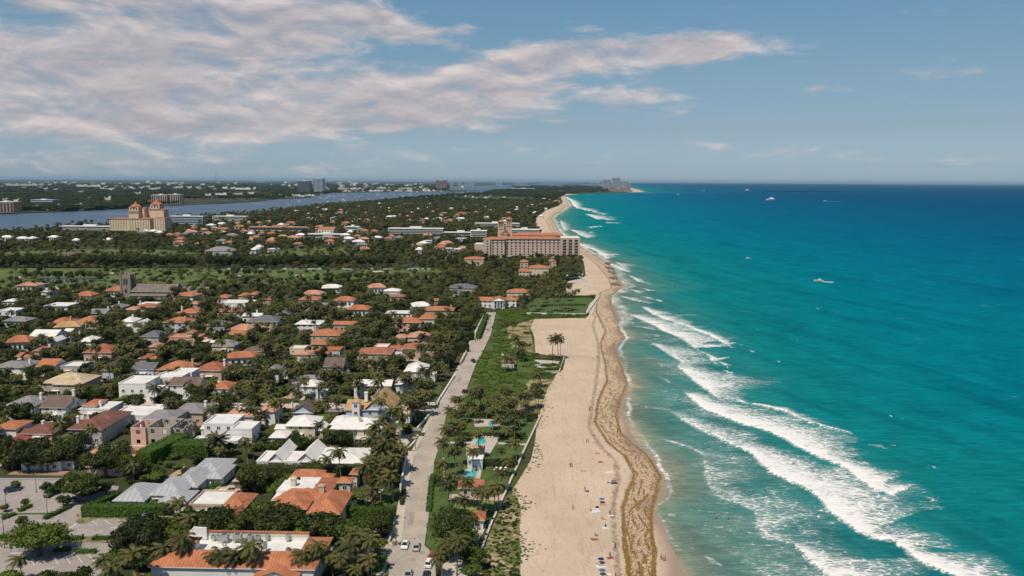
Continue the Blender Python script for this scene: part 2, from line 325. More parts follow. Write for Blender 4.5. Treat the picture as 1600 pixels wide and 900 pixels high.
def swell(a,b_): return N.noise(N.n('ShaderNodeCombineXYZ',{0:N.math('DIVIDE',s_,a),1:N.math('DIVIDE',t_,b_),2:0.}).outputs[0],1.,4,.6)
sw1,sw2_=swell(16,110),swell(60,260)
col=N.mix(N.mr(sw1,.46,.64,0,.42),col,N.mix(1.,col,(.45,.58,.68),'MULTIPLY')); col=N.mix(N.mr(sw2_,.5,.68,0,.35),col,N.mix(1.,col,(.5,.58,.68),'MULTIPLY'))  # darker bands put the swell shading into the water colour
# foam: solid near a front, laced further back
st2=N.n('ShaderNodeMapping',{'Vector':pos,'Scale':(.36,1.25,1),'Rotation':(0,0,.10)}).outputs[0]
n1=N.noise(st2,.42,9,.80,dist=.8); n2=N.noise(st2,2.1,5,.78,dist=.3); nb=N.noise(pos,.075,4,.65)
vo=N.n('ShaderNodeTexVoronoi',{'Vector':N.n('ShaderNodeVectorMath',{0:st2,1:N.n('ShaderNodeVectorMath',{0:N.noise(st2,.6,3,.6,out=1),'Scale':1.6},operation='SCALE').outputs[0]},operation='ADD').outputs[0],'Scale':.7},feature='DISTANCE_TO_EDGE').outputs['Distance']
lace=N.mr(vo,.0,.16,.34,-.10)
fo=N.math('ADD',fo,N.math('MULTIPLY',N.mr(fo,-.02,.12),N.math('MULTIPLY',N.math('SUBTRACT',nb,.52),.9)))
fv=N.math('ADD',N.math('ADD',fo,N.math('MULTIPLY',N.math('SUBTRACT',n1,.5),1.9)),N.math('ADD',lace,N.math('MULTIPLY',N.math('SUBTRACT',n2,.5),.9)))
fm=N.mr(fv,.39,.86); fm=N.math('MULTIPLY',fm,N.mr(fo,-.14,.04))
col=N.mix(fm,col,(.80,.78,.74))
gr=N.math('MULTIPLY',N.math('MULTIPLY',N.mr(fo,-.02,.6,0,.5),N.mr(n1,.35,.65,.2,1.)),N.math('SUBTRACT',1.,fm)); col=N.mix(gr,col,(.40,.50,.47))
dist=N.n('ShaderNodeCameraData').outputs['View Z Depth']
bp=N.n('ShaderNodeBump',{'Height':N.math('ADD',rp,N.math('MULTIPLY',N.noise(st,1.3,3,.6),.35)),'Strength':.85,'Distance':.9}).outputs[0]
bp2=N.n('ShaderNodeBump',{'Height':fm,'Strength':.5,'Distance':.25,'Normal':bp}).outputs[0]
df=N.n('ShaderNodeBsdfDiffuse',{'Color':col,'Normal':bp2}); gl=N.n('ShaderNodeBsdfGlossy',{'Roughness':.3,'Normal':bp2}); N.n('ShaderNodeOutputMaterial',{'Surface':N.n('ShaderNodeMixShader',{0:.008,1:df.outputs[0],2:gl.outputs[0]}).outputs[0]})
SEAMAT=m
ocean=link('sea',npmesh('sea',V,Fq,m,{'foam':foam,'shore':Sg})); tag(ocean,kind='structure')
# lagoon: flat water west of the island (its own sheet; meets the sea sheet under the island)
m,N=newmat('lagoon water'); pos=N.n('ShaderNodeNewGeometry').outputs['Position']
st=N.n('ShaderNodeMapping',{'Vector':pos,'Scale':(.5,1.4,1)}).outputs[0]
a=N.noise(st,.02,5,.65); b=N.noise(st,.25,3,.6)
col=N.mix(N.mr(a,.3,.7),(.035,.075,.125),(.065,.115,.17)); col=N.mix(N.mr(b,.4,.7,0,.5),col,(.09,.14,.19))
finish(N,col,.35,N.n('ShaderNodeBump',{'Height':b,'Strength':.8,'Distance':.6}).outputs[0],.25,IOR=1.33)
ly=np.r_[95,np.geomspace(200,90000,60)]; lv=[]
for y in ly: lv+= [(XS(y)-24,y,SEA),(-1.2*y-3000,y,SEA)]
lf=[(2*i+1,2*i,2*i+2,2*i+3) for i in range(len(ly)-1)]
tag(link('lagoon_water',npmesh('lagoon',lv,lf,m)),kind='structure')
# beach
SZ=.0
def weedx(l): 
    a=byy(l,-1.0); return lambda y:np.interp(y,a[:,1],a[:,0])
WR_=weedx([(1030,1100),(1019,897),(1019,866),(1015,831),(1013,794),(1026,763),(1029,738),(1013,713),(991,695),(967,673),(962,645),(967,620),(979,595),(972,560),(957,541),(960,532),(979,526),(966,512),(967,500),(955,482),(951,465),(960,455),(973,446),(960,432),(944,414),(924,400),(902,389),(880,376),(866,358),(858,341),(870,332),(884,322)])
WR=lambda y:np.minimum(WR_(y)+.9,XS(y)-.6)
WL=weedx([(990,1100),(979,897),(974,838),(971,794),(982,760),(988,738),(973,710),(948,692),(928,660),(935,620),(946,595),(945,570),(937,535),(945,515),(930,490),(931,475),(937,457),(955,449),(950,435),(932,414),(914,400),(894,389),(874,376),(860,360),(853,344),(862,333),(878,323)])
W2=weedx([(975,1100),(966,897),(960,830),(958,790),(966,750),(962,720),(940,700),(920,668),(926,630),(931,601),(936,560),(935,537),(926,507),(930,497)])
by=rows(95,3300,1.2); by=np.r_[by,np.geomspace(3400,20000,40)]
tt=np.linspace(0,1,150); Yb,Tb=np.meshgrid(by,tt,indexing='ij')
x0=XV(Yb)-.5; x1=XS(Yb)+20; Xb=x0+(x1-x0)*Tb
fr=np.clip((Xb-XV(Yb))/(XS(Yb)-XV(Yb)+1e-6),0,None)
Zb=np.where(Xb<XV(Yb),.045+0*Yb,.06-(2.06)*np.clip(fr,0,1)**1.35)-np.clip(Xb-XS(Yb),0,99)*.05
Zb=Zb-np.where(Xb<XV(Yb)-7.5,.0,0)
ub=(Xb-WL(Yb))/np.maximum(1.,WR(Yb)-WL(Yb)); 
V=np.stack([Xb,Yb,Zb],-1).reshape(-1,3); nr,nc=Xb.shape; idx=np.arange(nr*nc).reshape(nr,nc)
Fq=np.stack([idx[:-1,:-1],idx[:-1,1:],idx[1:,1:],idx[1:,:-1]],-1).reshape(-1,4)
m,N=newmat('beach sand'); pos=N.n('ShaderNodeNewGeometry').outputs['Position']
wu=N.n('ShaderNodeAttribute',attribute_name='weed').outputs['Fac']; ws=N.n('ShaderNodeAttribute',attribute_name='wet').outputs['Fac']; w2=N.n('ShaderNodeAttribute',attribute_name='drift').outputs['Fac']
a=N.noise(pos,.045,5,.6); b=N.noise(pos,1.1,4,.65); g=N.noise(pos,6,2,.6)
col=N.mix(N.mr(a,.3,.7),(.50,.39,.285),(.60,.475,.355)); col=N.mix(N.mr(b,.35,.7,0,.5),col,(.44,.325,.225)); col=N.mix(N.mr(g,.3,.75,0,.35),col,(.62,.48,.35))
ft=N.noise(N.n('ShaderNodeMapping',{'Vector':pos,'Scale':(1,.35,1)}).outputs[0],.5,6,.75,dist=1.5)  # trodden tracks
col=N.mix(N.mr(ft,.53,.62,0,.42),col,(.33,.24,.165))
tk=N.noise(N.n('ShaderNodeMapping',{'Vector':pos,'Scale':(1,.045,1),'Rotation':(0,0,.05)}).outputs[0],.85,3,.6); col=N.mix(N.mr(tk,.57,.66,0,.30),col,(.34,.25,.175)); col=N.mix(N.mr(N.noise(pos,.013,4,.7),.45,.7,0,.35),col,(.36,.275,.195))
inb=N.math('MULTIPLY',N.mr(wu,-.06,.04),N.mr(wu,.96,1.06,1,0))
stw=N.n('ShaderNodeMapping',{'Vector':pos,'Scale':(1,.5,1)}).outputs[0]
col=N.mix(N.math('MULTIPLY',inb,.28),col,(.40,.285,.145))
wn=N.noise(stw,.6,8,.76,dist=2.2); edge=N.math('MAXIMUM',N.mr(N.math('ABSOLUTE',N.math('SUBTRACT',wu,.06)),0,.10,.13,0),N.mr(N.math('ABSOLUTE',N.math('SUBTRACT',wu,.95)),0,.09,.20,0))
wm=N.math('MULTIPLY',N.mr(N.math('ADD',wn,edge),.545,.62),N.mr(wu,-.14,-.02)); wm=N.math('MULTIPLY',wm,N.mr(wu,1.0,1.1,1,0))
col=N.mix(N.math('MULTIPLY',wm,.85),col,N.mix(N.mr(b,.4,.6),(.125,.075,.022),(.25,.155,.045)))
dn=N.mr(N.math('ADD',wn,N.mr(N.math('ABSOLUTE',w2),0,3.5,.14,-.25)),.56,.64); col=N.mix(N.math('MULTIPLY',dn,.6),col,(.13,.08,.045))
wt=N.mr(ws,-7,-1.5); col=N.mix(wt,col,(.33,.235,.165))
finish(N,col,N.mr(ws,-6,0,.95,.35),N.n('ShaderNodeBump',{'Height':N.math('ADD',b,N.math('MULTIPLY',wm,.8)),'Strength':.6,'Distance':.25}).outputs[0],.2)
beach=link('beach',npmesh('beach',V,Fq,m,{'weed':ub,'wet':Xb-XS(Yb)+np.sin(Yb*.11)*2,'drift':Xb-W2(Yb)+1e3*(Yb>640)})); tag(beach,kind='structure')
def beach_z(x,y):
    xv,xs=float(XV(y)),float(XS(y)); f=(x-xv)/(xs-xv)
    return .06 if f<=0 else .06-2.06*min(1,f)**1.35
# seaweed clumps: uncountable, one object
n=30000; vi=rng.uniform(0,1,n); vv=283+ (900-283+60)*vi**.75; yv=HC*F/(vv-283); tb=rng.beta(.6,.55,n)+rng.normal(0,.03,n); ks=rng.integers(0,9,n); on=rng.uniform(0,1,n)<.72
c9=np.array([.05,.05,.96,.96,.2,.34,.5,.66,.82])[ks]; am=np.where(ks<4,.045,.11)
tb=np.where(on,c9+am*(np.sin(yv*(.05+.013*ks)+ks*2.1)+.6*np.sin(yv*(.17+.02*ks)+ks)+.35*np.sin(yv*.47+ks*5))+rng.normal(0,.02,n),tb)
xv=WL(yv)+(WR(yv)-WL(yv))*tb; keep=(yv<2600)&((np.sin(yv*.31+ks*2)+np.sin(yv*.13+ks*1.3)+np.sin(yv*.71+ks)>-.5)|((ks<4)&(rng.uniform(0,1,n)<.6))); xv,yv=xv[keep],yv[keep]; n=len(xv)
r=rng.uniform(.10,.36,n)*(1+yv/900); an=rng.uniform(0,6.28,n); el_=rng.uniform(.35,.8,n)
ang=np.linspace(0,2*math.pi,7)[:-1]
xx=xv[:,None]+r[:,None]*(np.cos(ang)*np.cos(an[:,None])*1.0-np.sin(ang)*np.sin(an[:,None])*el_[:,None])*rng.uniform(.6,1.3,(n,6))
yy=yv[:,None]+1.4*r[:,None]*(np.cos(ang)*np.sin(an[:,None])+np.sin(ang)*np.cos(an[:,None])*el_[:,None])*rng.uniform(.6,1.3,(n,6))
def bz(x,y):
    f=np.clip((x-XV(y))/(XS(y)-XV(y)),0,1); return .06-2.06*f**1.35
z0=bz(xx,yy)-.03; zc=bz(xv,yv)+rng.uniform(.05,.16,n)
V=np.concatenate([np.stack([xx,yy,z0],-1).reshape(-1,3),np.stack([xv,yv,zc],-1)])
b0=np.arange(n)*6; T=np.concatenate([np.stack([b0+i,b0+(i+1)%6,n*6+np.arange(n)],-1) for i in range(6)])
wmm,N=newmat('dried seaweed'); tc=N.n('ShaderNodeNewGeometry').outputs
col=N.mix(tc['Random Per Island'],(.11,.065,.022),(.29,.18,.055)); finish(N,col,.9,None,.1)
tag(link('seaweed',npmesh('seaweed',V,T,wmm,smooth=False)),'band of golden brown seaweed washed up along the tide line','seaweed',None,'stuff')
# ---------------------------------------------------------------- land
def poly_sheet(name,xy,z,mat,skirt=0,kind='structure'):
    bm=bmesh.new(); vs=[bm.verts.new((x,y,z)) for x,y in xy]; f=bm.faces.new(vs); f.normal_update()
    if f.normal.z<0: f.normal_flip()
    bmesh.ops.triangulate(bm,faces=[f])
    if skirt:
        lo=[bm.verts.new((x,y,z-skirt)) for x,y in xy]; k=len(vs)
        for i in range(k):
            try: bm.faces.new((vs[i],vs[(i+1)%k],lo[(i+1)%k],lo[i]))
            except: pass
    me=bpy.data.meshes.new(name); bm.to_mesh(me); bm.free(); me.materials.append(mat)
    o=link(name,me); 
    if kind: tag(o,kind=kind)
    return o
m,N=newmat('island ground'); pos=N.n('ShaderNodeNewGeometry').outputs['Position']
a=N.noise(pos,.03,5,.65); b=N.noise(pos,.25,4,.65)
col=N.mix(N.mr(a,.35,.65),(.035,.048,.018),(.075,.080,.034)); col=N.mix(N.mr(b,.55,.75,0,.7),col,(.16,.125,.085)); finish(N,col,.95,None,.1); GROUND=m
m,N=newmat('mainland ground'); pos=N.n('ShaderNodeNewGeometry').outputs['Position']
a=N.noise(N.n('ShaderNodeMapping',{'Vector':pos,'Scale':(.6,1,1)}).outputs[0],.0035,7,.72); b=N.noise(N.n('ShaderNodeMapping',{'Vector':pos,'Scale':(1,.35,1)}).outputs[0],.012,5,.75)
col=N.mix(N.mr(a,.35,.65),(.028,.040,.024),(.075,.075,.045)); col=N.mix(N.mr(b,.55,.66,0,.85),col,(.26,.24,.21)); finish(N,col,.95,None,.05); MAINM=m
vy=veg[(veg[:,1]>95)&(veg[:,1]<20000)]
west=[(750,301),(675,305),(650,308),(612,309.5),(590,314),(550,319),(510,322),(470,326),(435,331),(387,336),(317,346),(262,345),(185,352),(88,357),(65,361),(0,364),(-300,375),(-900,420)]
isl=[(float(XV(95)),95)]+[tuple(p) for p in vy[:-4]]
isl+=[G(*p) for p in [(900,287.6),(860,289),(800,291.5),(812,295.5),(790,299)]]+[G(*p) for p in west]+[(-900,95)]
poly_sheet('ground',isl,0,GROUND,skirt=3)
main=[G(*p) for p in [(-900,352),(-300,338),(0,334),(32,332.5),(125,329),(200,325),(235,321.5),(285,320),(350,317.5),(400,314.5),(417,312.5),(430,311),(470,309.5),(494,307),(505,302),(550,300.6),(585,300),(625,299.8),(700,300.2),(745,298.6),(752,297.6),(700,296.5),(690,294),(700,291),(760,289.3),(830,288)]]
yy_=85000; main+=[(yy_*(850-800)/F,yy_),(-yy_*1.4,yy_)]
poly_sheet('mainland_terrain',main,0,MAINM,skirt=3)
# haze
hm=bpy.data.materials.new('haze air'); hm.use_nodes=True; N=NT(hm.node_tree)
vol=N.n('ShaderNodeVolumePrincipled',{'Color':(.50,.78,1,1),'Density':1.5e-5,'Anisotropy':.2}); N.n('ShaderNodeOutputMaterial',{'Volume':vol.outputs[0]})
HAZE=MB().box(-160000,260000,-400,95000,SEA-1.5,175).build('haze',hm); tag(HAZE,'thin blue sea haze over the whole coast','haze',None,'stuff')
# ================================================================= building materials
def roofm(n,c,**k): return M(n,c,.85,.16,.35,.35,c2=sc(c,.68),rib=('auto',.9,.30),stain=.5,**k)
RF={'orange':roofm('orange clay tile',(.46,.175,.085)),'terra':roofm('terracotta tile',(.38,.145,.085)),'salmon':roofm('salmon tile',(.55,.28,.19)),
 'tan':roofm('tan cedar shingle',(.50,.315,.15)),'brown':roofm('brown shingle',(.17,.12,.095)),'maroon':roofm('dark red tile',(.20,.085,.065)),
 'grey':roofm('grey shingle',(.26,.25,.25)),'slate':roofm('slate',(.15,.155,.175)),'white':M('white tile roof',(.74,.71,.67),.7,.07,.4,.2,rib=('auto',1.1,.2),stain=.3),
 'flat':M('white roof membrane',(.70,.68,.64),.8,.07,.3,0,stain=.22),'metal':M('standing seam metal roof',(.40,.40,.41),.5,.06,.3,.4,rib=('auto',1.6,.3)),'sand':roofm('sand coloured tile',(.55,.43,.28)),
 'rust':roofm('rust red tile',(.36,.13,.075)),'red':roofm('coral red tile',(.52,.11,.085))}
WL_={'white':M('white stucco',(.76,.74,.71),.85,.05,.5,stain=.12),'cream':M('cream stucco',(.62,.54,.40),.85,.07,.5,stain=.15),'tan':M('tan stucco',(.50,.40,.30),.85,.08,.5,stain=.15),
 'pink':M('pink stucco',(.60,.38,.31),.85,.08,.5,stain=.15),'blue':M('pale blue boards',(.50,.58,.66),.8,.05,.5),'brown':M('brown stucco',(.22,.15,.11),.85,.1,.5),'grey':M('grey stucco',(.42,.41,.40),.85,.07,.5,stain=.1),
 'stone':M('weathered limestone',(.33,.29,.25),.9,.15,.4,stain=.3),'block':M('bare concrete block',(.42,.36,.31),.9,.12,.4,.3,rib=('Z',.4,.25),stain=.2)}
GLASS=M('dark window glass',(.035,.05,.06),.15,.15,.5,spec=.6); FRAME=M('window frame white',(.68,.67,.64),.6,.03,1); DOOR=M('painted door',(.16,.12,.09),.5,.1,1)
DKM=M('dark grey metal',(.10,.10,.11),.5,.1,1,spec=.4); ACM=M('galvanised metal',(.42,.43,.43),.45,.1,1,metal=.3); AWN=M('awning canvas',(.72,.68,.60),.8,.25,.5,rib=('X',.9,.35))
FASC=M('roof fascia',(.60,.56,.50),.7,.05,1)
# unit window/door meshes (x -.5..+.5, z 0..1, facing -y)
wb=MB(); 
for a in ((-.5,-.4,0,1),(.4,.5,0,1),(-.4,.4,0,.08),(-.4,.4,.92,1),(-.03,.03,.08,.92)): wb.box(a[0],a[1],-.10,.05,a[2],a[3],0)
wb.box(-.4,.4,-.03,.04,.08,.92,1); WIN=wb.mesh('window',[FRAME,GLASS])
wb=MB().box(-.5,.5,-.04,.04,0,1,0); WIND=wb.mesh('window_dark',[GLASS])
db=MB().box(-.5,-.4,-.12,.05,0,1,0).box(.4,.5,-.12,.05,0,1,0).box(-.4,.4,-.12,.05,.92,1,0).box(-.4,.4,-.06,.04,0,.92,1); DOORM=db.mesh('door',[FRAME,DOOR])
TERR1=M('pale terrace paving',(.50,.43,.35),.9,.1,.4,stain=.2); TERR2=M('terracotta paving',(.36,.22,.16),.9,.1,.4,stain=.2)
FOOT=[]   # footprints in world (cx,cy,hw,hd) aligned with the street grid; plus height for sight lines
def foot(cx,cy,w,d,h,see=.45): FOOT.append((cx,cy,w/2,d/2,h,see))
def w2(root,x,y):  # local point of an axis-turned root to world
    return root.location.x+x*CT-y*ST, root.location.y+x*ST+y*CT
WC={}
def windows(root,lst,mesh,name='window',cap=100):
    """lst of (x,y,z,w,h,rz); past the cap the rest become one stuff part"""
    n=WC.get(root.name,0)
    # nearest/front ones first
    rest=[]
    for i,(x,y,z,wd,h,rz) in enumerate(lst):
        if n<cap:
            o=link(name,mesh,root,(x,y,z),rz,(wd,1,h)); n+=1
        else: rest.append((x,y,z,wd,h,rz))
    WC[root.name]=n
    if rest:
        b=MB()
        for x,y,z,wd,h,rz in rest:
            c,s=math.cos(rz),math.sin(rz); q=[]
            for (px,py,pz) in [(-.5,-.05,0),(.5,-.05,0),(.5,.05,0),(-.5,.05,0),(-.5,-.05,1),(.5,-.05,1),(.5,.05,1),(-.5,.05,1)]:
                q.append((x+px*wd*c-py*s,y+px*wd*s+py*c,z+pz*h))
            b.add(q,[(4,5,6,7),(0,1,5,4),(1,2,6,5),(2,3,7,6),(3,0,4,7)])
        tag(b.build('windows',GLASS,root),kind='stuff')
def roof_mesh(b,x0,x1,y0,y1,z,rise,typ,ov=.6,mi=0):
    X0,X1,Y0,Y1=x0-ov,x1+ov,y0-ov,y1+ov; w,d=X1-X0,Y1-Y0; cx,cyy=(X0+X1)/2,(Y0+Y1)/2; t=.22
    b.box(X0,X1,Y0,Y1,z-t,z,1)
    zb=z+.003
    if typ=='hip':
        if w>=d: r0,r1=(X0+d/2,cyy),(X1-d/2,cyy)
        else: r0,r1=(cx,Y0+w/2),(cx,Y1-w/2)
        vs=[(X0,Y0,zb),(X1,Y0,zb),(X1,Y1,zb),(X0,Y1,zb),(*r0,z+rise),(*r1,z+rise)]
        fs=[(0,1,5,4),(1,2,5),(2,3,4,5),(3,0,4)] if w>=d else [(0,1,4),(1,2,5,4),(2,3,5),(3,0,4,5)]
        b.add(vs,fs,mi)
    elif typ=='gx':
        vs=[(X0,Y0,zb),(X1,Y0,zb),(X1,Y1,zb),(X0,Y1,zb),(X0,cyy,z+rise),(X1,cyy,z+rise)]
        b.add(vs,[(0,1,5,4),(2,3,4,5)],mi)
    elif typ=='gy':
        vs=[(X0,Y0,zb),(X1,Y0,zb),(X1,Y1,zb),(X0,Y1,zb),(cx,Y0,z+rise),(cx,Y1,z+rise)]
        b.add(vs,[(1,2,5,4),(3,0,4,5)],mi)
def block(root,x0,x1,y0,y1,h,rise,typ,roof,wall,z0=0,win=True,dark=False,ov=.6,wmax=99,storey=3.1):
    wl=MB(); wl.box(x0,x1,y0,y1,z0-.3,h-.23,0,bot=False)
    if typ in('gx','gy'):
        cyy,cx=(y0+y1)/2,(x0+x1)/2; rr=rise*.93
        if typ=='gx':
            for x in (x0,x1): wl.add([(x,y0,h-.23),(x,y1,h-.23),(x,cyy,h+rr)],[(0,1,2)])
        else:
            for y in (y0,y1): wl.add([(x0,y,h-.23),(x1,y,h-.23),(cx,y,h+rr)],[(0,1,2)])
    wl.build('wall',WL_[wall],root)
    rb=MB()
    if typ=='flat':
        p=.45; rb.box(x0+.25,x1-.25,y0+.25,y1-.25,h-.23,h-.1,0)
        for a in ((x0-.1,x1+.1,y0-.1,y0+.3),(x0-.1,x1+.1,y1-.3,y1+.1),(x0-.1,x0+.3,y0+.3,y1-.3),(x1-.3,x1+.1,y0+.3,y1-.3)): rb.box(*a,h-.225,h+p,1)
        ro=rb.build('roof',[RF[roof],WL_[wall] if roof=='flat' else RF[roof]],root)
    else:
        roof_mesh(rb,x0,x1,y0,y1,h,rise,typ,ov); ro=rb.build('roof',[RF[roof],FASC],root)
    if win:
        L=[]; ns=max(1,int((h-z0)/storey+.2))
        for s in range(ns):
            z=z0+s*storey+.9; hh=1.5
            nx=max(1,int((x1-x0)/3.6)); 
            for i in range(nx):
                x=x0+(i+.5)*(x1-x0)/nx
                L.append((x,y0-.012,z,1.5,hh,0))
            ny=max(1,int((y1-y0)/4.5)); rx=math.pi/2
            side=x1 if root.location.x<30 else x0
            for i in range(ny):
                y=y0+(i+.5)*(y1-y0)/ny
                L.append((side+(.012 if side==x1 else -.012),y,z,1.4,hh,rx if side==x1 else -rx))
        windows(root,L[:wmax],WIND if dark else WIN)
    return ro
def chimney(ro,x,y,z,h=1.6,mat='white',w=.9):
    b=MB().box(x-w/2,x+w/2,y-w/2,y+w/2,z-2.2,z+h,0).box(x-w/2-.15,x+w/2+.15,y-w/2-.15,y+w/2+.15,z+h+.003,z+h+.25,0)
    b.box(x-w/3,x+w/3,y-w/3,y+w/3,z+h+.253,z+h+.5,0)
    return b.build('chimney',WL_[mat],ro)
def base_root(u0,u1,v,h,name,label,cat,group=None):
    """root at ground under the middle of a front eave seen from pixel u0..u1 at row v and height h; returns root,width"""
    a=G(u0,v+ROLL*0,h); b=G(u1,v,h); wd=math.hypot(b[0]-a[0],b[1]-a[1])
    r=empty(name,((a[0]+b[0])/2,(a[1]+b[1])/2,0),TH,label,cat,group); return r,wd
HR=random.Random(21)
def house(name,blocks,label,cat='house',group=None,see=.06,detail=True,winmax=14):
    """blocks: (uL,uR,vEave,depth,eave,rise,type,roof,wall[,chimney pos])"""
    u0,u1,v,d,h,rise,typ,roof,wall=blocks[0][:9]
    r,wd=base_root(u0,u1,v,h,name,label,cat,group); ov=.6
    for k,bk in enumerate(blocks):
        u0,u1,v,d,h,rise,typ,roof,wall=bk[:9]; a=G(u0,v,h); b=G(u1,v,h)
        def loc(p):
            dx,dy=p[0]-r.location.x,p[1]-r.location.y; return dx*CT+dy*ST,-dx*ST+dy*CT
        la,lb=loc(a),loc(b); o=ov if typ!='flat' else .1
        x0,x1=la[0]+o,lb[0]-o; y0=(la[1]+lb[1])/2+o; y1=y0+d
        z=h if k==0 else h+.011*k
        ro=block(r,x0,x1,y0,y1,z,rise,typ,roof,wall,win=detail,wmax=winmax,dark=(v<520))
        c=w2(r,(x0+x1)/2,(y0+y1)/2); foot(c[0],c[1],x1-x0,y1-y0,h,see)
        if len(bk)>9 and bk[9]:
            fx,fy,hh=bk[9][:3]; chimney(ro,x0+(x1-x0)*fx,y0+(y1-y0)*fy,h+rise*.6+ (0.4 if typ=='flat' else 0),hh,bk[9][3] if len(bk[9])>3 else 'white')
    if detail and cat=='house' and blocks[0][2]>500:
        la=blocks[0]; hw=wd/2-ov; ly=ov; hp=2.9+HR.uniform(0,.4); sd=HR.choice([-1,1,1]); wl_=HR.uniform(3,5.5); dd=la[3]
        # side porch, garden wing behind, terrace, rooftop clutter
        if HR.random()<.75:
            xa=hw+.02 if sd>0 else -hw-.02-wl_; ya=ly+dd*HR.uniform(.1,.35); yb=ya+dd*.5
            block(r,xa,xa+wl_,ya,yb,hp,1.0,HR.choice(['hip','flat','gx']),la[7] if la[7]!='flat' else 'flat',la[8],wmax=3,ov=.3)
        else: xa=0
        if HR.random()<.6: x_=HR.uniform(-hw*.7,hw*.3); block(r,x_,x_+hw*.8,ly+dd+.02,ly+dd+HR.uniform(3,6),la[4]*.8,1.2,'hip' if la[6]!='flat' else 'flat',la[7],la[8],win=False,ov=.3)
        if HR.random()<.55:
            x_=HR.uniform(-hw*.6,0); w__=HR.uniform(2.5,4.5); b=MB()
            for q in (x_+.2,x_+w__-.2): b.box(q-.1,q+.1,ly-1.9,ly-1.7,-.1,2.6)
            b.box(x_,x_+w__,ly-2.1,ly-.02,2.603,2.75); b.build('porch',WL_['white'],r)
        if HR.random()<.8:
            for q in range(HR.randint(1,3)): x_=HR.uniform(-hw,hw); y_=ly-HR.uniform(.7,1.4); MB().box(x_,x_+.9,y_,y_+.5,-.1,.85).build('condenser_unit',ACM,r)
        MB().box(-hw-HR.uniform(.5,3),hw+HR.uniform(.5,4),ly-HR.uniform(2,5),ly-.05,-.2,.09).build('terrace',HR.choice([TERR1,TERR2]),r)
    if detail:
        la=blocks[0]; 
        link('door',DOORM,r,(0.3,ov-.02,0) if la[6]!='flat' else (0.3,.08,0),0,(1.2,1,2.2))
    return r
# ================================================================= houses, near to far
H=house
H('orange_villa',[(437,521,776,15,6.5,2.0,'flat','flat','cream',(.45,.6,1.2,'cream'))],'unused') if False else None
H('white_villa',[(514,596,671,13,6.2,2.6,'hip','white','cream',(.55,.3,1.6,'cream')),(514,548,664,10,6.2,2,'hip','white','cream')],'white hipped two storey villa with a long balcony beside the coast road')
H('white_cottage',[(443,494,666,12,5.6,2.6,'hip','white','cream'),(484,506,673,10,3.4,1.6,'hip','white','cream')],'compact white hip roofed house standing west of the balconied white villa')
H('garden_pavilion',[(419,448,684,8,3,1.2,'hip','white','white')],'low white roofed pavilion in front of the compact white house','pavilion')
H('modern_house',[(317,365,663,12,6.2,0,'flat','flat','white'),(360,394,671,9,5.4,0,'flat','flat','white'),(300,372,690,5,2.6,0,'flat','flat','white')],'modern flat roofed white house with large panes of glass',winmax=10)
H('salmon_villa',[(348,398,651,12,4.6,2.2,'hip','salmon','white',(.42,.3,1.4)),(401,431,643,10,6,1.8,'hip','salmon','white',(.3,.5,1.4))],'rambling villa with weathered salmon tiles and white chimneys')
H('gambrel_cottage',[(454,490,645,9,4.4,3.2,'gy','brown','blue')],'small steep brown roofed cottage beside the street of white walls')
H('gabled_mansion',[(400,470,722,10,4.2,.2,'flat','flat','white'),(417,443,722,15,4.3,3.0,'gy','white','white'),(462,492,722,15,4.3,3.0,'gy','white','white'),(490,569,724,15,4.6,2.6,'hip','white','white')],'long white gabled mansion behind a dark clipped hedge',winmax=5)
H('orange_tile_house',[(422,480,795,12,6.6,2.0,'hip','orange','brown'),(477,532,803,15,6.0,2.8,'hip','orange','tan')],'dark walled house with ridged orange tiles and a striped awning',winmax=12)
H('courtyard_house',[(174,226,783,13,3.2,2.4,'hip','metal','white'),(230,284,774,14,3.6,2.4,'hip','metal','white'),(244,291,786,9,3.2,1.6,'hip','metal','white'),(262,309,761,16,3.4,2.2,'hip','metal','white'),(292,345,741,14,3.4,2.2,'hip','metal','white'),(316,347,748,12,3.3,1.4,'hip','metal','white')],'low rambling house under silver grey seamed metal roofs',winmax=4)
H('flat_garage_house',[(294,351,790,11,4.0,0,'flat','flat','tan')],'flat white roofed tan annex among palms south of the metal roofs',winmax=6)
H('orange_lodge',[(343,384,794,10,5.2,1.9,'hip','orange','brown')],'small orange tiled lodge with dark walls beside the parking lot hedge')
H('orange_gable_annex',[(343,374,826,9,3.2,3.0,'gy','orange','tan')],'narrow orange gabled annex half hidden by the round tree')
H('grey_hip_house',[(220,273,655,12,6.2,2.0,'hip','grey','grey')],'grey hipped house rising directly behind the roofless shell')
H('long_grey_house',[(267,318,645,13,5,2.2,'hip','grey','tan',(.9,.5,1.5))],'long grey shingled house with one pale chimney near the street')
H('maroon_villa',[(102,160,671,11,6,2.4,'hip','maroon','grey',(.06,.5,1.6)),(130,178,660,14,6,2.4,'hip','maroon','grey')],'long dark red hipped villa with a shaded veranda',winmax=16)
H('maroon_bungalow',[(28,82,678,13,3.6,2.2,'hip','maroon','pink',(.4,.5,1.4))],'low maroon tiled bungalow among round green trees')
H('grey_bungalow',[(27,97,721,15,3.6,2.0,'gx','grey','white',(.7,.4,1.8))],'wide grey shingled bungalow with one thick white chimney')
H('low_pink_house',[(130,211,712,9,3.8,1.2,'hip','salmon','pink'),(131,193,730,8,3.4,1.8,'hip','orange','pink')],'low pink house with two rows of mottled salmon tiles')
H('red_roof_house',[(-12,15,702,12,5,2,'hip','red','blue')],'coral red roofed house with pale blue wall at the photo edge')
H('edge_villa',[(-14,26,670,10,5,1,'hip','orange','white')],'white house with a strip of orange tiles north of the coral roof')
H('pair_flat_house',[(124,172,640,11,4.2,.0,'flat','flat','white',(.5,.4,1.7)),(126,150,634,9,5.4,1,'hip','orange','white')],'white stucco house edged in orange tiles with a stout chimney')
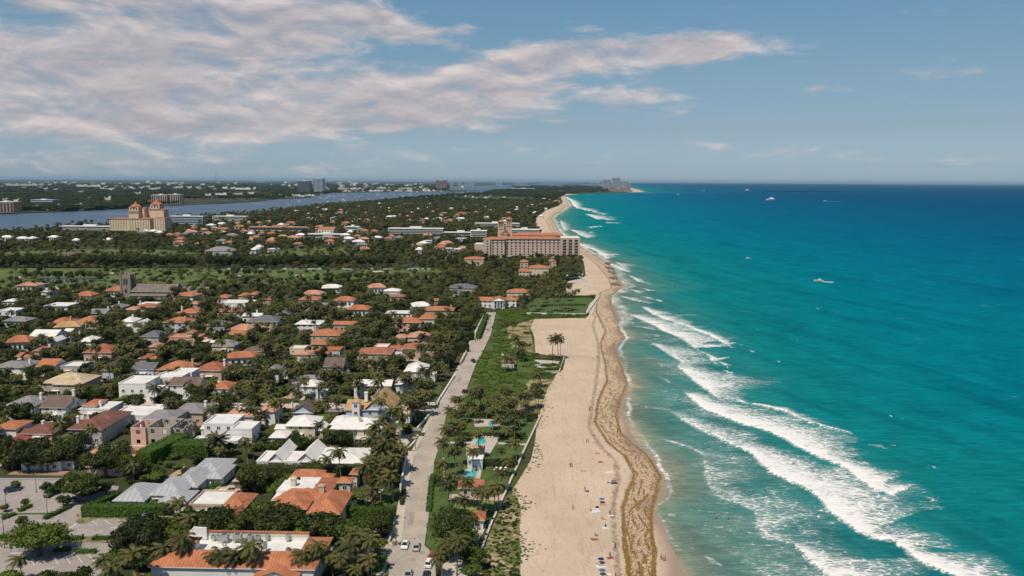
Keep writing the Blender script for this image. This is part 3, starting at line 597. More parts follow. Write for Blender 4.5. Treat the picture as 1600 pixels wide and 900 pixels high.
H('dutch_gable_house',[(60,104,637,12,5.6,3.6,'gx','brown','white',(1.02,.5,3.6))],'brown roofed house between white stepped end gables and a tall chimney')
H('shingled_house',[(4,56,634,13,6,2.6,'hip','grey','white',(.9,.5,1.8,'white'))],'two storey white house under weathered mauve grey shingles')
H('white_flat_house',[(172,240,650,13,4,0,'flat','flat','white')],'broad flat white roof beside the street with small parked cars',winmax=6)
H('white_stucco_house',[(184,228,600,14,8,0,'flat','flat','white'),(226,245,611,9,5,0,'flat','flat','white')],'tall plain white stucco house behind leaning palms',winmax=14)
H('white_terrace_house',[(240,282,591,11,7,0,'flat','flat','white'),(268,300,583,9,7,0,'flat','flat','white')],'boxy white two storey house west of the blue gabled one')
H('blue_gable_house',[(262,312,602,10,6,2.6,'gx','brown','white',(.98,.5,2.0)),(284,298,605,4,5.6,2.4,'gy','brown','blue')],'white house with pale blue gable under brown shingles')
H('white_orange_house',[(327,358,607,10,6,2.2,'hip','orange','white')],'white house with bright orange hip roof near the palm lined lawn')
H('sand_roof_house',[(60,131,599,15,6,3.2,'hip','sand','tan',(.45,.7,1.8,'tan')),(80,118,601,7,5.6,2.2,'hip','sand','tan')],'large house under sand coloured tiles with two dark dormers')
H('brown_hip_house',[(302,347,579,14,5.4,3,'hip','rust','tan',(.93,.5,2.0))],'rust brown hipped house with white awning')
H('golden_hip_house',[(243,296,578,14,5.6,3.2,'hip','orange','tan',(.95,.5,1.8,'tan'))],'golden orange hipped house next to dark slate roof')
H('slate_house',[(203,241,577,11,4.6,2.4,'gx','slate','blue')],'dark slate gable roofed house west of golden tiles')
H('brown_gable_house',[(156,178,579,13,5,3.4,'gy','brown','blue')],'narrow brown roofed cottage with light blue gable end')
H('white_grey_house',[(93,125,573,11,4.6,.0,'flat','flat','grey'),(97,110,578,5,3,1,'hip','salmon','tan')],'small grey white flat roofed house behind the sand tiled one')
H('orange_gable_house',[(54,86,573,12,5,2.8,'gx','orange','white')],'plain bright orange gable roof alone among dark palms')
H('pale_flat_house',[(-15,40,574,14,5.6,1.4,'hip','grey','white',(.9,.5,1.5))],'pale grey roofed white house at the photo edge by dark trees')
H('rust_hip_house',[(127,175,551,14,5.4,3.6,'hip','rust','pink')],'wide rust red hipped house in the middle of dark trees')
H('tiny_orange_lodge',[(215,229,560,8,4,1.4,'hip','orange','tan')],'tiny orange roofed lodge among palms north of slate roof')
H('small_orange_house',[(231,247,542,8,4,1.8,'hip','salmon','pink')],'small salmon hip roof alone in the palms')
H('orange_shed_house',[(22,32,557,8,4,1.4,'gx','orange','tan')],'little orange roofed shed by the western trees')
H('orange_pavilion_house',[(50,66,548,8,5,1.4,'hip','terra','pink')],'small square house with a brown orange cap roof')
H('long_white_gable_house',[(43,86,526,14,5.5,3,'gx','white','white'),(72,88,534,10,4,2,'gy','white','white')],'large white gabled house among the western palms')
H('white_gable_annex',[(95,109,521,10,5,2.2,'gx','white','white')],'narrow white gable just east of the large white gabled house')
H('white_hip_cottage',[(119,143,534,12,4.4,2.2,'hip','white','white')],'low white hip roofed cottage ringed by palms')
H('white_ridge_house',[(186,208,503,12,5.4,2.6,'hip','white','white',(.6,.6,1.8)),(205,224,509,13,4.6,2.6,'gy','white','white')],'two white pitched roofs joined under one chimney')
H('dark_grey_house',[(217,249,526,13,5,2.8,'hip','slate','grey')],'dark grey shingled house in the shade of palms')
H('cupola_house',[(259,310,528,12,4.8,.8,'flat','salmon','pink'),(290,302,520,6,7.4,1.4,'hip','orange','cream')],'salmon mediterranean house with a small orange topped tower')
H('coral_flat_house',[(302,323,535,9,4,.0,'flat','flat','pink')],'flat white topped coral house east of the small tower')
H('orange_house_blue_wall',[(252,297,504,14,6.4,2.6,'hip','orange','blue',(.75,.3,1.6,'pink'))],'orange roofed house with a pale blue end wall')
H('pink_villa',[(274,308,489,13,7,2.4,'hip','orange','pink',(.02,.6,1.7)),(256,276,491,9,4,1.6,'hip','orange','pink')],'pink walled villa with orange roof behind the blue walled one')
H('long_red_villa',[(208,243,480,12,6,2.2,'hip','terra','pink',(.1,.5,2.0,'white')),(193,212,484,10,5,1.8,'hip','salmon','pink')],'long red tiled villa just south of stone church')
H('grey_church_side_house',[(135,165,490,14,4.6,2.4,'gx','grey','grey',(.9,.5,2.0))],'long grey roof with white chimney south west of the church')
H('grey_pair_house',[(168,192,480,11,5,2.2,'hip','grey','white',(.5,.5,1.9))],'grey hipped house with white chimney under the church')
H('round_orange_villa',[(112,151,503,15,4.4,3,'hip','orange','tan')],'wide bulging orange roof west of the big dark tree')
H('fan_orange_villa',[(74,103,505,14,4.6,2.8,'hip','orange','tan',(.9,.6,1.2,'tan'))],'orange fan shaped roof west of the bulging one')
H('white_edge_house',[(-6,25,486,13,6.6,0,'flat','flat','white')],'white flat roofed house with three dark windows at the photo edge')
H('white_edge_cottage',[(2,22,471,11,4,1.5,'hip','white','white')],'small white roofed cottage north of the three windowed house')
H('white_grove_house',[(62,78,456,14,5,3,'gy','white','white')],'white hipped roof glimpsed in the trees beside the golf course')
H('tan_hip_house',[(320,352,508,12,4.6,2.4,'hip','grey','grey')],'low grey hip roof behind thin palms north of the carport')
H('grey_hip_cottage',[(328,366,541,13,4.2,2.8,'hip','grey','cream')],'light grey hipped cottage above the row of dark hedges')
H('white_grey_mansion',[(383,435,503,16,6.4,3.2,'hip','slate','cream')],'cream mansion with a broad slate roof flattened white on top')
H('grey_small_hip',[(430,452,491,11,4.4,2.2,'hip','slate','grey')],'small slate hip roof next to the cream mansion')
H('white_flat_hip_house',[(459,500,507,16,5.6,1.4,'hip','white','white',(.4,.2,1.8))],'white low hipped house with slim chimney near parked cars')
H('tan_orange_villa',[(465,497,468,13,7,2.2,'hip','orange','tan',(.4,.7,1.4,'tan'))],'tan villa with neat orange roof north of the packed car park')
H('orange_ridge_villa',[(483,531,524,17,6.6,2.6,'hip','orange','tan',(.02,.6,1.8,'pink')),(484,512,538,9,4,1.8,'hip','orange','tan')],'large bright orange villa in two levels among palms')
H('orange_strip_house',[(519,557,507,8,4.6,1.6,'gx','orange','tan')],'thin orange strip of roof behind tall palms')
H('orange_low_house',[(356,383,523,10,4,1.8,'gx','orange','tan')],'low orange roof half buried in bushes')
H('flat_pink_house',[(453,483,554,11,4.6,1.2,'hip','salmon','white'),(452,476,545,8,6.6,0,'flat','flat','cream')],'pinkish white stepped house west of orange edged roofs')
H('orange_edged_house',[(484,512,554,13,5,1.5,'gy','orange','cream'),(503,531,548,10,5.4,0,'flat','orange','blue')],'white topped house edged with orange tiles')
H('brown_bush_house',[(378,416,549,11,4.4,2,'hip','brown','tan')],'brown roofed house hidden deep in palms')
H('grey_gable_house',[(504,537,573,12,5.6,3.4,'gx','brown','blue')],'grey brown gable roofed house with pale blue dormer end')
H('patchy_roof_house',[(411,436,582,11,4.6,2.6,'hip','grey','white')],'mottled grey roof wedged between tall palms')
H('dark_terracotta_villa',[(555,612,553,14,6.6,2.2,'hip','terra','tan'),(584,606,543,9,7.4,0,'flat','flat','pink')],'big terracotta villa with dark veranda windows',winmax=22)
H('long_terracotta_house',[(626,681,545,12,6.4,2.2,'hip','terra','pink',(.65,.2,1.8,'tan')),(600,630,546,9,6,1.6,'hip','terra','white')],'long terracotta house by the thick dark hedge near the road')
H('salmon_round_house',[(635,672,527,12,5,2.6,'hip','salmon','cream')],'salmon hipped roof above dark hedge west of the road')
H('cream_gatehouse',[(616,634,528,9,5,1.4,'hip','salmon','cream')],'small cream gatehouse with brown orange roof')
H('orange_mansion',[(615,659,504,15,6.6,2.4,'hip','orange','pink',(.55,.6,1.8)),(654,680,498,13,8,2.6,'hip','orange','cream')],'sprawling orange roofed mansion close to the upper road')
H('long_orange_villa',[(661,709,485,13,5.4,2.2,'hip','orange','tan',(.9,.5,1.3,'pink'))],'orange roofed villa half hidden by dark palms north of the mansion')
H('white_estate',[(630,666,581,15,6.4,3,'hip','white','white'),(614,646,601,13,5.4,3,'hip','white','white'),(550,612,603,9,6,1.8,'gx','white','white',)],'large white roofed estate with colonnades facing lawn',winmax=14)
H('white_pool_house',[(468,498,604,9,6,2,'hip','white','white')],'white two storey house with dark windows behind the wide lawn')
H('white_small_house',[(610,622,556,8,4,1.4,'hip','white','white')],'tiny white roof by the terracotta villa')
H('ocean_villa',[(768,790,469,9,7,2.4,'gy','orange','white'),(746,770,470,12,5.6,2.2,'gx','orange','white'),(788,808,469,12,5.6,2.4,'hip','orange','white')],'white villa with red orange roof closing the end of the coast road',winmax=18)
H('orange_beach_villa',[(791,831,457,14,5.4,2.4,'hip','orange','cream')],'orange roofed villa among palms behind the road end villa')
H('slate_club_house',[(700,744,450,16,5,3,'hip','slate','slate' if False else 'grey'),(706,720,457,8,4,1.6,'hip','slate','blue')],'dark slate roofed clubhouse south of the grand hotel')
H('grove_orange_roof',[(677,685,470,8,4,1.4,'gx','orange','tan')],'tiny orange roof deep in dark grove')
H('white_car_house',[(598,625,455,12,5,2,'hip','white','white')],'low white roof beside the northern grove')
H('pink_grove_house',[(608,632,463,10,4.4,1.6,'hip','terra','pink')],'short terracotta roof south of the low white one')
H('white_long_flat',[(342,392,474,16,4.6,0,'flat','flat','white')],'wide white flat roof south east of church')
H('orange_church_house',[(337,356,465,12,5,2,'hip','orange','tan')],'orange hip roof beside church annex')
H('orange_twin_house',[(371,387,462,11,5,2,'hip','orange','tan'),(389,402,460,11,5,2,'hip','orange','tan')],'twin orange gables east of church')
H('pink_hedge_house',[(408,424,468,10,5,1.8,'hip','terra','pink')],'faded pink house between hedges east of the twin gables')
H('salmon_edge_house',[(293,309,475,9,4.4,1.6,'hip','salmon','pink')],'salmon low roof next to the church nave')
H('orange_hedge_house',[(337,381,487,9,4.4,1.4,'gx','terra','white',(.5,.5,2))],'long thin terracotta roof with a white chimney by hedges')
H('white_garden_house',[(376,408,494,13,4.4,1.2,'gx','white','white',(.62,.6,2))],'white roofed garden house just south of the thin terracotta one')
H('salmon_yard_house',[(297,309,486,10,4.4,1.6,'hip','salmon','pink')],'small salmon roof touching the edge of the thin terracotta roof')
H('grey_golf_pavilion',[(318,364,392,22,6,5,'hip','grey','grey')],'wide grey hipped golf pavilion with raised centre','pavilion')
H('brown_golf_house',[(95,117,397,16,6,3,'hip','brown','tan')],'brown roofed golf house north of the tall hedge row')
# tan gabled mansion with tower by the road
r,wd=base_root(571,613,640,6.2,'tan_gable_mansion','blue white mansion with a steep cedar shingle roof and square tower','house')
block(r,-wd/2,wd/2,0,17,6.2,5.6,'gy','tan','blue',wmax=9); block(r,wd/2+.02,wd/2+7,2,15,4.0,1.2,'gx','sand','white',wmax=5); 
block(r,-wd/2-8.5,-wd/2-.02,1.5,14,5.6,2.6,'gx','tan','blue',wmax=4); ro=block(r,-wd/2-5.5,-wd/2-2.4,-.6,2.4,9.6,1.2,'hip','tan','white',wmax=5,ov=.4); chimney(ro,-wd/2-.9,6,10,1.6,'white',1.3)
c=w2(r,0,8); foot(c[0],c[1],wd+16,18,6,.6)
# white balcony on the white villa
# roofless shell under construction
r,wd=base_root(205,283,668,7.0,'unfinished_house','roofless unfinished house shell of bare block and pink plaster','house')
def ringwall(r,x0,x1,y0,y1,h,m,ops,t=.35):
    b=MB()
    def run(ax,a0,a1,c,h):  # wall with window holes
        n=max(1,int((a1-a0)/4.2)); 
        def bx(p,q,z0,z1):
            if ax=='x': b.box(p,q,c,c+t,z0,z1)
            else: b.box(c,c+t,p,q,z0,z1)
        for i in range(n):
            s=a0+(a1-a0)*i/n; e=a0+(a1-a0)*(i+1)/n; mdl=(s+e)/2; hw=.75
            bx(s,mdl-hw,-.2,h); bx(mdl+hw,e,-.2,h)
            bx(mdl-hw,mdl+hw,2.5,4.6); bx(mdl-hw,mdl+hw,-.2,.3 if i%2 else .9)
            if h>5: bx(mdl-hw,mdl+hw,6.3,h)
    run('x',x0,x1,y0,h); run('x',x0,x1,y1-t,h); run('y',y0+t,y1-t,x0,h); run('y',y0+t,y1-t,x1-t,h)
    b.build('wall',m,r)
ringwall(r,-wd/2,-wd/2+wd*.30,-1,9,7.2,WL_['pink'],1); ringwall(r,-wd/2+wd*.30+.01,wd/2-4,0,12,7.0,WL_['block'],1); ringwall(r,wd/2-3.99,wd/2,2,14,5.8,WL_['block'],1)
MB().box(-wd/2+.4,wd/2-4.2,.5,11.5,3.0,3.25).build('floor_slab',WL_['grey'],r); tag(MB().box(-wd/2-8,wd/2,-7,-1.2,-.1,.5).build('terrace',M('poured concrete',(.55,.48,.40),.9,.1,.4,stain=.2),r))
c=w2(r,-2,3); foot(c[0],c[1],wd+12,24,6,.9)
# big orange roof villa with white flat centre
r,wd=base_root(426,506,782,6.2,'orange_villa','large cream villa with orange tiles around a white flat roof','house')
def ringroof(r,x0,x1,y0,y1,h,roof,wall,bw,rise,flatmat='flat',skip=''):
    block(r,x0,x1,y0,y1,h-.02,0,'none',roof,wall,wmax=26) if False else None
    MB().box(x0,x1,y0,y1,-.3,h-.25,0,bot=False).build('wall',WL_[wall],r)
    b=MB(); o=.6; X0,X1,Y0,Y1=x0-o,x1+o,y0-o,y1+o; i0,i1,j0,j1=x0+bw,x1-bw,y0+bw,y1-bw; zr=h+rise
    b.box(X0,X1,Y0,Y1,h-.24,h,1)
    out=[(X0,Y0),(X1,Y0),(X1,Y1),(X0,Y1)]; mid=[(i0,j0),(i1,j0),(i1,j1),(i0,j1)]
    for k in range(4):
        if str(k) in skip: continue
        a,c_=out[k],out[(k+1)%4]; p,q=mid[k],mid[(k+1)%4]
        b.add([(a[0],a[1],h+.003),(c_[0],c_[1],h+.003),(q[0],q[1],zr),(p[0],p[1],zr)],[(0,1,2,3)],0)
        e=.25; s=[(0,1),(-1,0),(0,-1),(1,0)][k]
        b.add([(p[0],p[1],zr),(q[0],q[1],zr),(q[0],q[1],zr-1.1),(p[0],p[1],zr-1.1)],[(0,3,2,1)],1)
    ro=b.build('roof',[RF[roof],WL_['white']],r)
    MB().box(i0 if '3' not in skip else X0,i1 if '1' not in skip else X1,j0 if '0' not in skip else Y0,j1 if '2' not in skip else Y1,h+.003,zr-1.0,0).build('roof_deck',RF[flatmat],r)
    return ro
ro=ringroof(r,-wd/2,wd/2,.6,18,6.2,'orange','cream',4.2,1.9,skip='3')
chimney(ro,-4,9,8.0,1.4,'cream',1.5); chimney(ro,wd/2-1.5,4,7.6,1.6,'tan',1.6)
for x,y in ((1,6.5),(3,9.5),(5.5,8)): MB().box(x-.5,x+.5,y-.4,y+.4,7.0,7.45).build('skylight',DKM,ro)
windows(r,[(x,.59,z,1.3,1.7,0) for z in (1,4.0) for x in np.arange(-wd/2+2,wd/2-1,3.6)]+[(wd/2+.012,y,z,1.3,1.8,math.pi/2) for z in (1,4.0) for y in (3,6.2,9.4,12.6,15.8)],WIN)
block(r,wd/2+1.2,wd/2+4.6,14,18,6.6,.9,'hip','orange','cream',wmax=4); block(r,-wd/2-.0,-wd/2+9,18.3,24,6.4,1.6,'hip','orange','cream',win=False); block(r,-4,5,18.3,22,6.0,1.2,'hip','orange','cream',win=False)
c=w2(r,2,11); foot(c[0],c[1],wd+6,24,7,.75)
# striped awning on the dark walled house
# bottom building with rooftop plant
a=G(224,893,5.0); b_=G(492,893,5.0)
r=empty('commercial_block',((a[0]+b_[0])/2,(a[1]+b_[1])/2+.5,0),TH,'white commercial block with orange tiled edges and air conditioners on its roof','building')
W=math.hypot(b_[0]-a[0],b_[1]-a[1])/2
ro=ringroof(r,-W+1.0,W-.5,.6,17.5,5.6,'orange','white',4.6,2.2)
x0,x1=-W+5.6,W-5.2; 
MB().box(x0-.3,x1+.3,13.0,13.4,6.6,8.9,0).box(x0-.3,x1+.3,12.8,13.6,8.903,9.1,1).build('parapet_wall',[WL_['cream'],RF['orange']],r)
block(r,x0-1,x0+4.5,5.6,8.2,9.4,.9,'gx','orange','white',z0=7,win=False)
bq=MB(); bq.add([(x0+.2,12.7,7),(x0+4.6,12.7,7),(x0+4.6,12.7,10.2),(x0+1.2,12.7,10.4),(x0+.2,12.7,9.2)]+[(x0+.2,12.3,7),(x0+4.6,12.3,7),(x0+4.6,12.3,10.2),(x0+1.2,12.3,10.4),(x0+.2,12.3,9.2)],[(5,6,7,8,9),(0,4,3,2,1),(5,0,1,6),(6,1,2,7),(7,2,3,8),(8,3,4,9)]); bq.build('parapet_gable',WL_['white'],r)
for x,y,sx,sy,sz in ((x0+6,14,1.0,.7,.9),(x0+7.3,14,1,.7,.9),(x0+8.6,13,2.2,1.4,1.6),(x0+12,13.2,2.2,1.4,1.6),(x0+15.6,12.8,1.7,1.4,1.5),(x0+17.8,12.6,1.5,1.3,1.5),(x0+15.4,9.8,2.1,1.5,1.5),(x0+21.4,8.8,.9,.9,1.7),(x0+20,14.6,.9,.6,1.4),(x0+25.4,14.5,1,.6,1.3)):
    y-=2.6
    q=MB().box(x,x+sx,y,y+sy,7.6,7.6+sz).box(x+.1,x+.25,y+.1,y+.25,7.0,7.6).box(x+sx-.25,x+sx-.1,y+.1,y+.25,7.,7.6).build('air_conditioner',ACM,r)
    MB().lathe([(.3*sx,7.6+sz+.002),(.3*sx,7.6+sz+.16),(.12,7.6+sz+.17)],10,x+sx/2,y+sy/2).build('fan_cowl',DKM,q)
b=MB(); 
for i,(x,y) in enumerate(((x0+10,9),(x0+11,8.2))): b.box(x,x+.3,y,y+.3,7,8)
b.box(x0+9,x0+14,7.0,7.15,7.2,7.35).box(x0+14,x0+14.15,7.0,9,7.2,7.35).build('roof_pipe',ACM,r)
windows(r,[(W-.488,y,1.4,1.4,2.6,math.pi/2) for y in (2.5,5.8,9.1,12.4,15.6)],WIN)
block(r,W-14,W-4,-2.6,.55,4.6,1.9,'gy','orange','white',wmax=2)
c=w2(r,0,9); foot(c[0],c[1],2*W,18,6,.8)
# ================================================================= landmarks
def bigroot(name,u0,u1,v,label,cat='building',see=.5,depth=30,h=20,z=0):
    a=G(u0,v,z); b=G(u1,v,z); wd=math.hypot(b[0]-a[0],b[1]-a[1])
    r=empty(name,((a[0]+b[0])/2,(a[1]+b[1])/2,0),TH,label,cat); 
    c=w2(r,0,depth/2); foot(c[0],c[1],wd,depth,h,see); return r,wd
def wallgrid(x0,x1,y,z0,nz,dz,dx,w=1.4,h=1.6,rz=0):
    n=max(1,int((x1-x0)/dx)); return [((x0+(i+.5)*(x1-x0)/n),y,z0+k*dz,w,h,rz) for k in range(nz)[::-1] for i in range(n)]
HT=M('hotel stucco',(.54,.41,.33),.85,.07,.15,stain=.15); WL_['hotel']=HT; WL_['bilt']=M('warm yellow stucco',(.62,.48,.33),.85,.06,.1)
WL_['brick']=M('red brown concrete',(.42,.24,.19),.85,.06,.1); WL_['tower']=M('pale concrete',(.52,.57,.62),.8,.06,.1); WL_['dtower']=M('dark bronze glazing',(.17,.18,.20),.4,.1,.1)
# grand hotel
r,wd=bigroot('grand_hotel',755,905,404,'vast tan beachfront hotel with orange tiled roofs and twin belvedere towers','hotel',.75,60,28)
k=wd/150.0  # metres per pixel
def hx(u): return (u-830)*k
block(r,hx(755),hx(788),0,16,25,2.5,'hip','orange','hotel',win=False,ov=1.2); block(r,hx(788.2),hx(875),6,22,25.5,3.0,'hip','orange','hotel',win=False,ov=1.2); block(r,hx(800),hx(880),40,54,28,3.0,'hip','orange','hotel',win=False,ov=1.2)
block(r,hx(875.2),hx(905),-2,40,27,0,'flat','flat','hotel',win=False); block(r,hx(757),hx(766),-3,0-.02,24,0,'flat','flat','hotel',win=False)
block(r,hx(782),hx(792),22.2,60,30,4,'gy','orange','hotel',win=False,ov=1)
L=wallgrid(hx(789),hx(875),5.98,4,6,3.5,5.2,1.9,2.1)+wallgrid(hx(767),hx(787),-.02,4,6,3.5,5.4,1.9,2.1)+wallgrid(hx(757),hx(766),-3.02,4,6,3.5,5,1.8,2.0)
windows(r,L,WIND)
b=MB()
for i in range(3):
    for q in range(6): b.box(hx(879+i*9),hx(884+i*9),-2.2,-1.9,3.5+q*3.8,6.3+q*3.8)
b.build('balcony_panel',GLASS,r)  # dark glass panels set on the wall face, no recess is cut
b=MB()
for i in range(4): b.box(hx(876+i*9),hx(878+i*9),-3.2,-2.25,0,27.2)
b.build('pilaster',HT,r)
MB().box(hx(788.2),hx(875),5.4,5.97,21.2,21.8).box(hx(755),hx(788),-.6,-.02,21.2,21.8).build('cornice',FASC,r)
for u,yy,hh in ((780.5,44,47),(792.5,60,50)):
    x=hx(u); s=4.5; t=MB().box(x-s,x+s,yy-s,yy+s,20,hh-11).box(x-s-.6,x+s+.6,yy-s-.6,yy+s+.6,hh-10.997,hh-10.3).build('tower',HT,r)
    q=MB()
    for sx in(-1,1):
        for sy in (-1,1): q.box(x+sx*3.3-.8,x+sx*3.3+.8,yy+sy*3.3-.8,yy+sy*3.3+.8,hh-10.29,hh-2.4)
        q.box(x-.5+0*sx,x+.5,yy+sx*3.6-.4,yy+sx*3.6+.4,hh-10.29,hh-2.4)
    q.box(x-2.2,x+2.2,yy-2.2,yy+2.2,hh-10.29,hh-2.4); q.box(x-s,x+s,yy-s,yy+s,hh-2.397,hh-1.7); q.build('belvedere',HT,t)
    MB().frust(x-s-.7,x+s+.7,yy-s-.7,yy+s+.7,hh-1.69,x-.3,x+.3,yy-.3,yy+.3,hh+1.6).build('tower_roof',RF['orange'],t)
MB().tube([(hx(786),62,50),(hx(786),62,60)],.15,5).build('flagpole',DKM,r)
# hotel low wings
def lowb(name,bl,label,cat='building',see=.6): return house(name,bl,label,cat,None,see,True,10)
lowb('ballroom_wing',[(724,756,405,24,8,2.4,'hip','orange','hotel')],'low orange roofed wing west of the grand hotel')
lowb('oceanfront_wing',[(826,858,419,22,9,2.6,'hip','orange','cream'),(810,828,424,20,6,2,'hip','orange','cream')],'cream wing with orange roofs in front of the grand hotel')
lowb('hotel_kiosk',[(812,826,409,14,8,2,'hip','orange','hotel')],'small square orange capped kiosk under hotel windows')
lowb('hotel_lodge',[(857,870,408,12,8,2,'hip','orange','hotel')],'square orange capped lodge beside the hotel palms')
lowb('hotel_annex',[(741,772,382,30,10,0,'flat','flat','hotel')],'tan flat annex west behind the belvedere towers')
RF['church']=roofm('weathered brown grey slates',(.20,.17,.145)); WL_['stone']=M('weathered coquina stone',(.29,.24,.20),.9,.15,.4,stain=.3)
# stone church
r,wd=bigroot('stone_church',196,268,468,'grey stone church with a square crenellated tower and long nave','church',.75,40,15)
s=wd/72; def_=0
block(r,-wd/2,wd/2,8,24,5.6,5.6,'gx','church','stone',win=False,ov=.7); block(r,-wd/2+3,wd/2-4,0,7.9,3.4,1.0,'gx','church','stone',win=False,ov=.5)
windows(r,[(x,7.98,4.2,1.1,1.0,0) for x in np.arange(-wd/2+3,wd/2-2,4.2)]+[(x,-.02,.9,1.1,1.6,0) for x in np.arange(-wd/2+5,wd/2-5,4.2)]+[(wd/2+.65,16,2,2.6,5,math.pi/2)],WIND)
for x in (-wd/2-.5,wd/2+.1): MB().add([(x,7,0),(x,25,0),(x,25,6.3),(x,16,12.4),(x,7,6.3),(x+.5,7,0),(x+.5,25,0),(x+.5,25,6.3),(x+.5,16,12.4),(x+.5,7,6.3)],[(0,4,3,2,1),(5,6,7,8,9),(4,9,8,3),(3,8,7,2),(0,5,9,4),(1,2,7,6)]).build('gable_wall',WL_['stone'],r)
tx=-wd/2-4.2; T=MB().box(tx-4.2,tx+3.6,9,17,-.2,19).build('bell_tower',WL_['stone'],r)
q=MB()
for sx,sy in ((tx-4.2,9),(tx+3.6,9),(tx-4.2,17),(tx+3.6,17)): q.box(sx-.7,sx+.7,sy-.7,sy+.7,0,20.2).frust(sx-.7,sx+.7,sy-.7,sy+.7,20.203,sx-.1,sx+.1,sy-.1,sy+.1,21.4)
q.build('buttress',WL_['stone'],T)
q=MB()
for i in range(4): q.box(tx-3.2+i*1.8,tx-2.2+i*1.8,9,9.5,19.003,20.0); q.box(tx-3.2+i*1.8,tx-2.2+i*1.8,16.5,17,19.003,20.0); q.box(tx+3.1,tx+3.6,10.2+i*1.8,11.2+i*1.8,19.003,20.0)
q.build('crenellation',WL_['stone'],T)
windows(T,[(tx-1.3,8.98,11,1.4,5.2,0),(tx+.8,8.98,11,1.4,5.2,0),(tx+3.62,13,11,2.4,5.2,math.pi/2),(tx-.3,8.98,4,1.8,3.2,0)],WIND)
block(r,wd/2+1,wd/2+24,14,28,4,4.4,'gx','church','stone',win=False)
# twin-domed lagoon hotel (yellow, two towers)
r,wd=bigroot('lagoon_palace',166,262,364,'pale yellow palace building with twin orange domed towers beside the lagoon','building',.8,50,26)
k=wd/96; gx=lambda u:(u-214)*k
block(r,gx(166),gx(201),8,30,26,1.5,'hip','orange','bilt',win=False,ov=1); block(r,gx(200.8),gx(236),0,26,27,1.5,'hip','orange','bilt',win=False,ov=1); block(r,gx(244),gx(262),-4,22,28,0,'flat','orange','bilt',win=False)
block(r,gx(201),gx(217),2,22,38,2,'hip','orange','bilt',win=False,ov=1,z0=0); block(r,gx(222),gx(249),26.2,46,43,2,'hip','orange','bilt',win=False,ov=1); block(r,gx(216),gx(221.8),14,30,45,2,'gx','orange','bilt',win=False,ov=.5)
for u,yy,hh in ((208.5,14,54),(234,36,58)):
    x=gx(u); s=9
    t=MB().box(x-s,x+s,yy-s,yy+s,36,hh-6).build('tower',WL_['bilt'],r)
    q=MB(); q.box(x-s-1,x+s+1,yy-s-1,yy+s+1,hh-13.5,hh-13); 
    MB().lathe([(s*1.2,hh-5.99),(s*1.15,hh-4.6),(s*.75,hh-2),(s*.35,hh-.3),(s*.3,hh+1.5),(s*.12,hh+3.0),(.1,hh+5)],12,x,yy).build('dome',RF['orange'],t)
    q.build('balcony_band',FASC,t)
    windows(t,[(x+d,yy-s-.02,hh-12,2.4,4.5,0) for d in (-5.4,0,5.4)]+[(x+s+.02,yy+d,hh-12,2.4,4.5,math.pi/2) for d in (-5,5)],WIND)
L=wallgrid(gx(201.5),gx(236),-.03,4,6,3.9,4.6,1.6,1.9)+wallgrid(gx(166),gx(200),7.97,8,5,3.9,4.6,1.6,1.9)+wallgrid(gx(244.5),gx(261.5),-4.03,4,6,3.9,4.6,1.6,1.9)
windows(r,L[:210],WIND)
def slab(name,u0,u1,v,h,label,wall,roof='flat',depth=18,nz=None,band=True,cat='apartment block',z=-1.5,see=.7,vert=False,group=None):
    r,wd=bigroot(name,u0,u1,v,label,cat,see,depth,h); 
    if group: r['group']=group
    MB().box(-wd/2,wd/2,0,depth,-1.9,h).build('wall',WL_[wall],r)
    b=MB().box(-wd/2-.5,wd/2+.5,-.5,depth+.5,h+.003,h+1.0); b.box(-wd*.12,wd*.1,depth*.3,depth*.7,h+1.003,h+4); b.build('roof',RF[roof],r)
    nz=nz or max(1,int(h/3.6)); q=MB()
    if vert:
        n=max(2,int(wd/9)); 
        for i in range(n): x=-wd/2+(i+.5)*wd/n; q.box(x-wd/n*.30,x+wd/n*.30,-.4,-.05,1,h-2)
    else:
        for i in range(nz): z=(i+.35)*h/nz; q.box(-wd/2+1,wd/2-1,-.4,-.05,z,z+h/nz*.5); q.box(wd/2+.05,wd/2+.4,1,depth-1,z,z+h/nz*.5)
    q.build('window_band',GLASS,r); return r
slab('lagoon_condominium',90,187,361.5,9,'long low white condominium on the lagoon shore west of the domed palace','white','flat',20,3)
slab('glass_condominium',263,318,352,19,'mid rise blue glazed condominium with red rooftop east of the domed palace','blue','flat',20,5)
slab('white_condominium',331,386,347,13,'white five storey condominium near the lagoon bend','white','flat',20,4)
slab('curved_hotel',606,692,367,11,'long white hotel with stepped ribbon balconies in the middle distance','white','flat',24,4)
slab('ribbon_block',693,747,368,5,'very low white block east of ribbon balconied hotel','white','flat',20,1)
slab('white_sea_block',742,811,356,9,'white four storey block behind the twin belvedere towers','white','flat',22,3)
slab('white_middle_block',735,760,372,12,'white stepped block immediately west of the twin belvedere towers','white','flat',24,4)
slab('white_ocean_block',797,842,373,15,'white terraced block between grand hotel and the beach','white','flat',26,5)
slab('long_arcade',386,484,361,7,'long cream shopping arcade with tiled edges','cream','salmon',22,1)
r=house('assembly_hall',[(496,522,358,28,13,3.5,'gx','orange','cream')],'tall cream hall with orange gable roof and slim arched windows','building',None,.7,False); b=MB()
windows(r,[(x,.55,2,2.0,8,0) for x in np.arange(-16,17,5)],WIND)
slab('white_shop_block',540,560,362,9,'cube shaped white block just east of the assembly hall','white','flat',22,2)
slab('white_parade',479,540,371,5,'low white parade of shops curving in front of the assembly hall','white','flat',20,1)
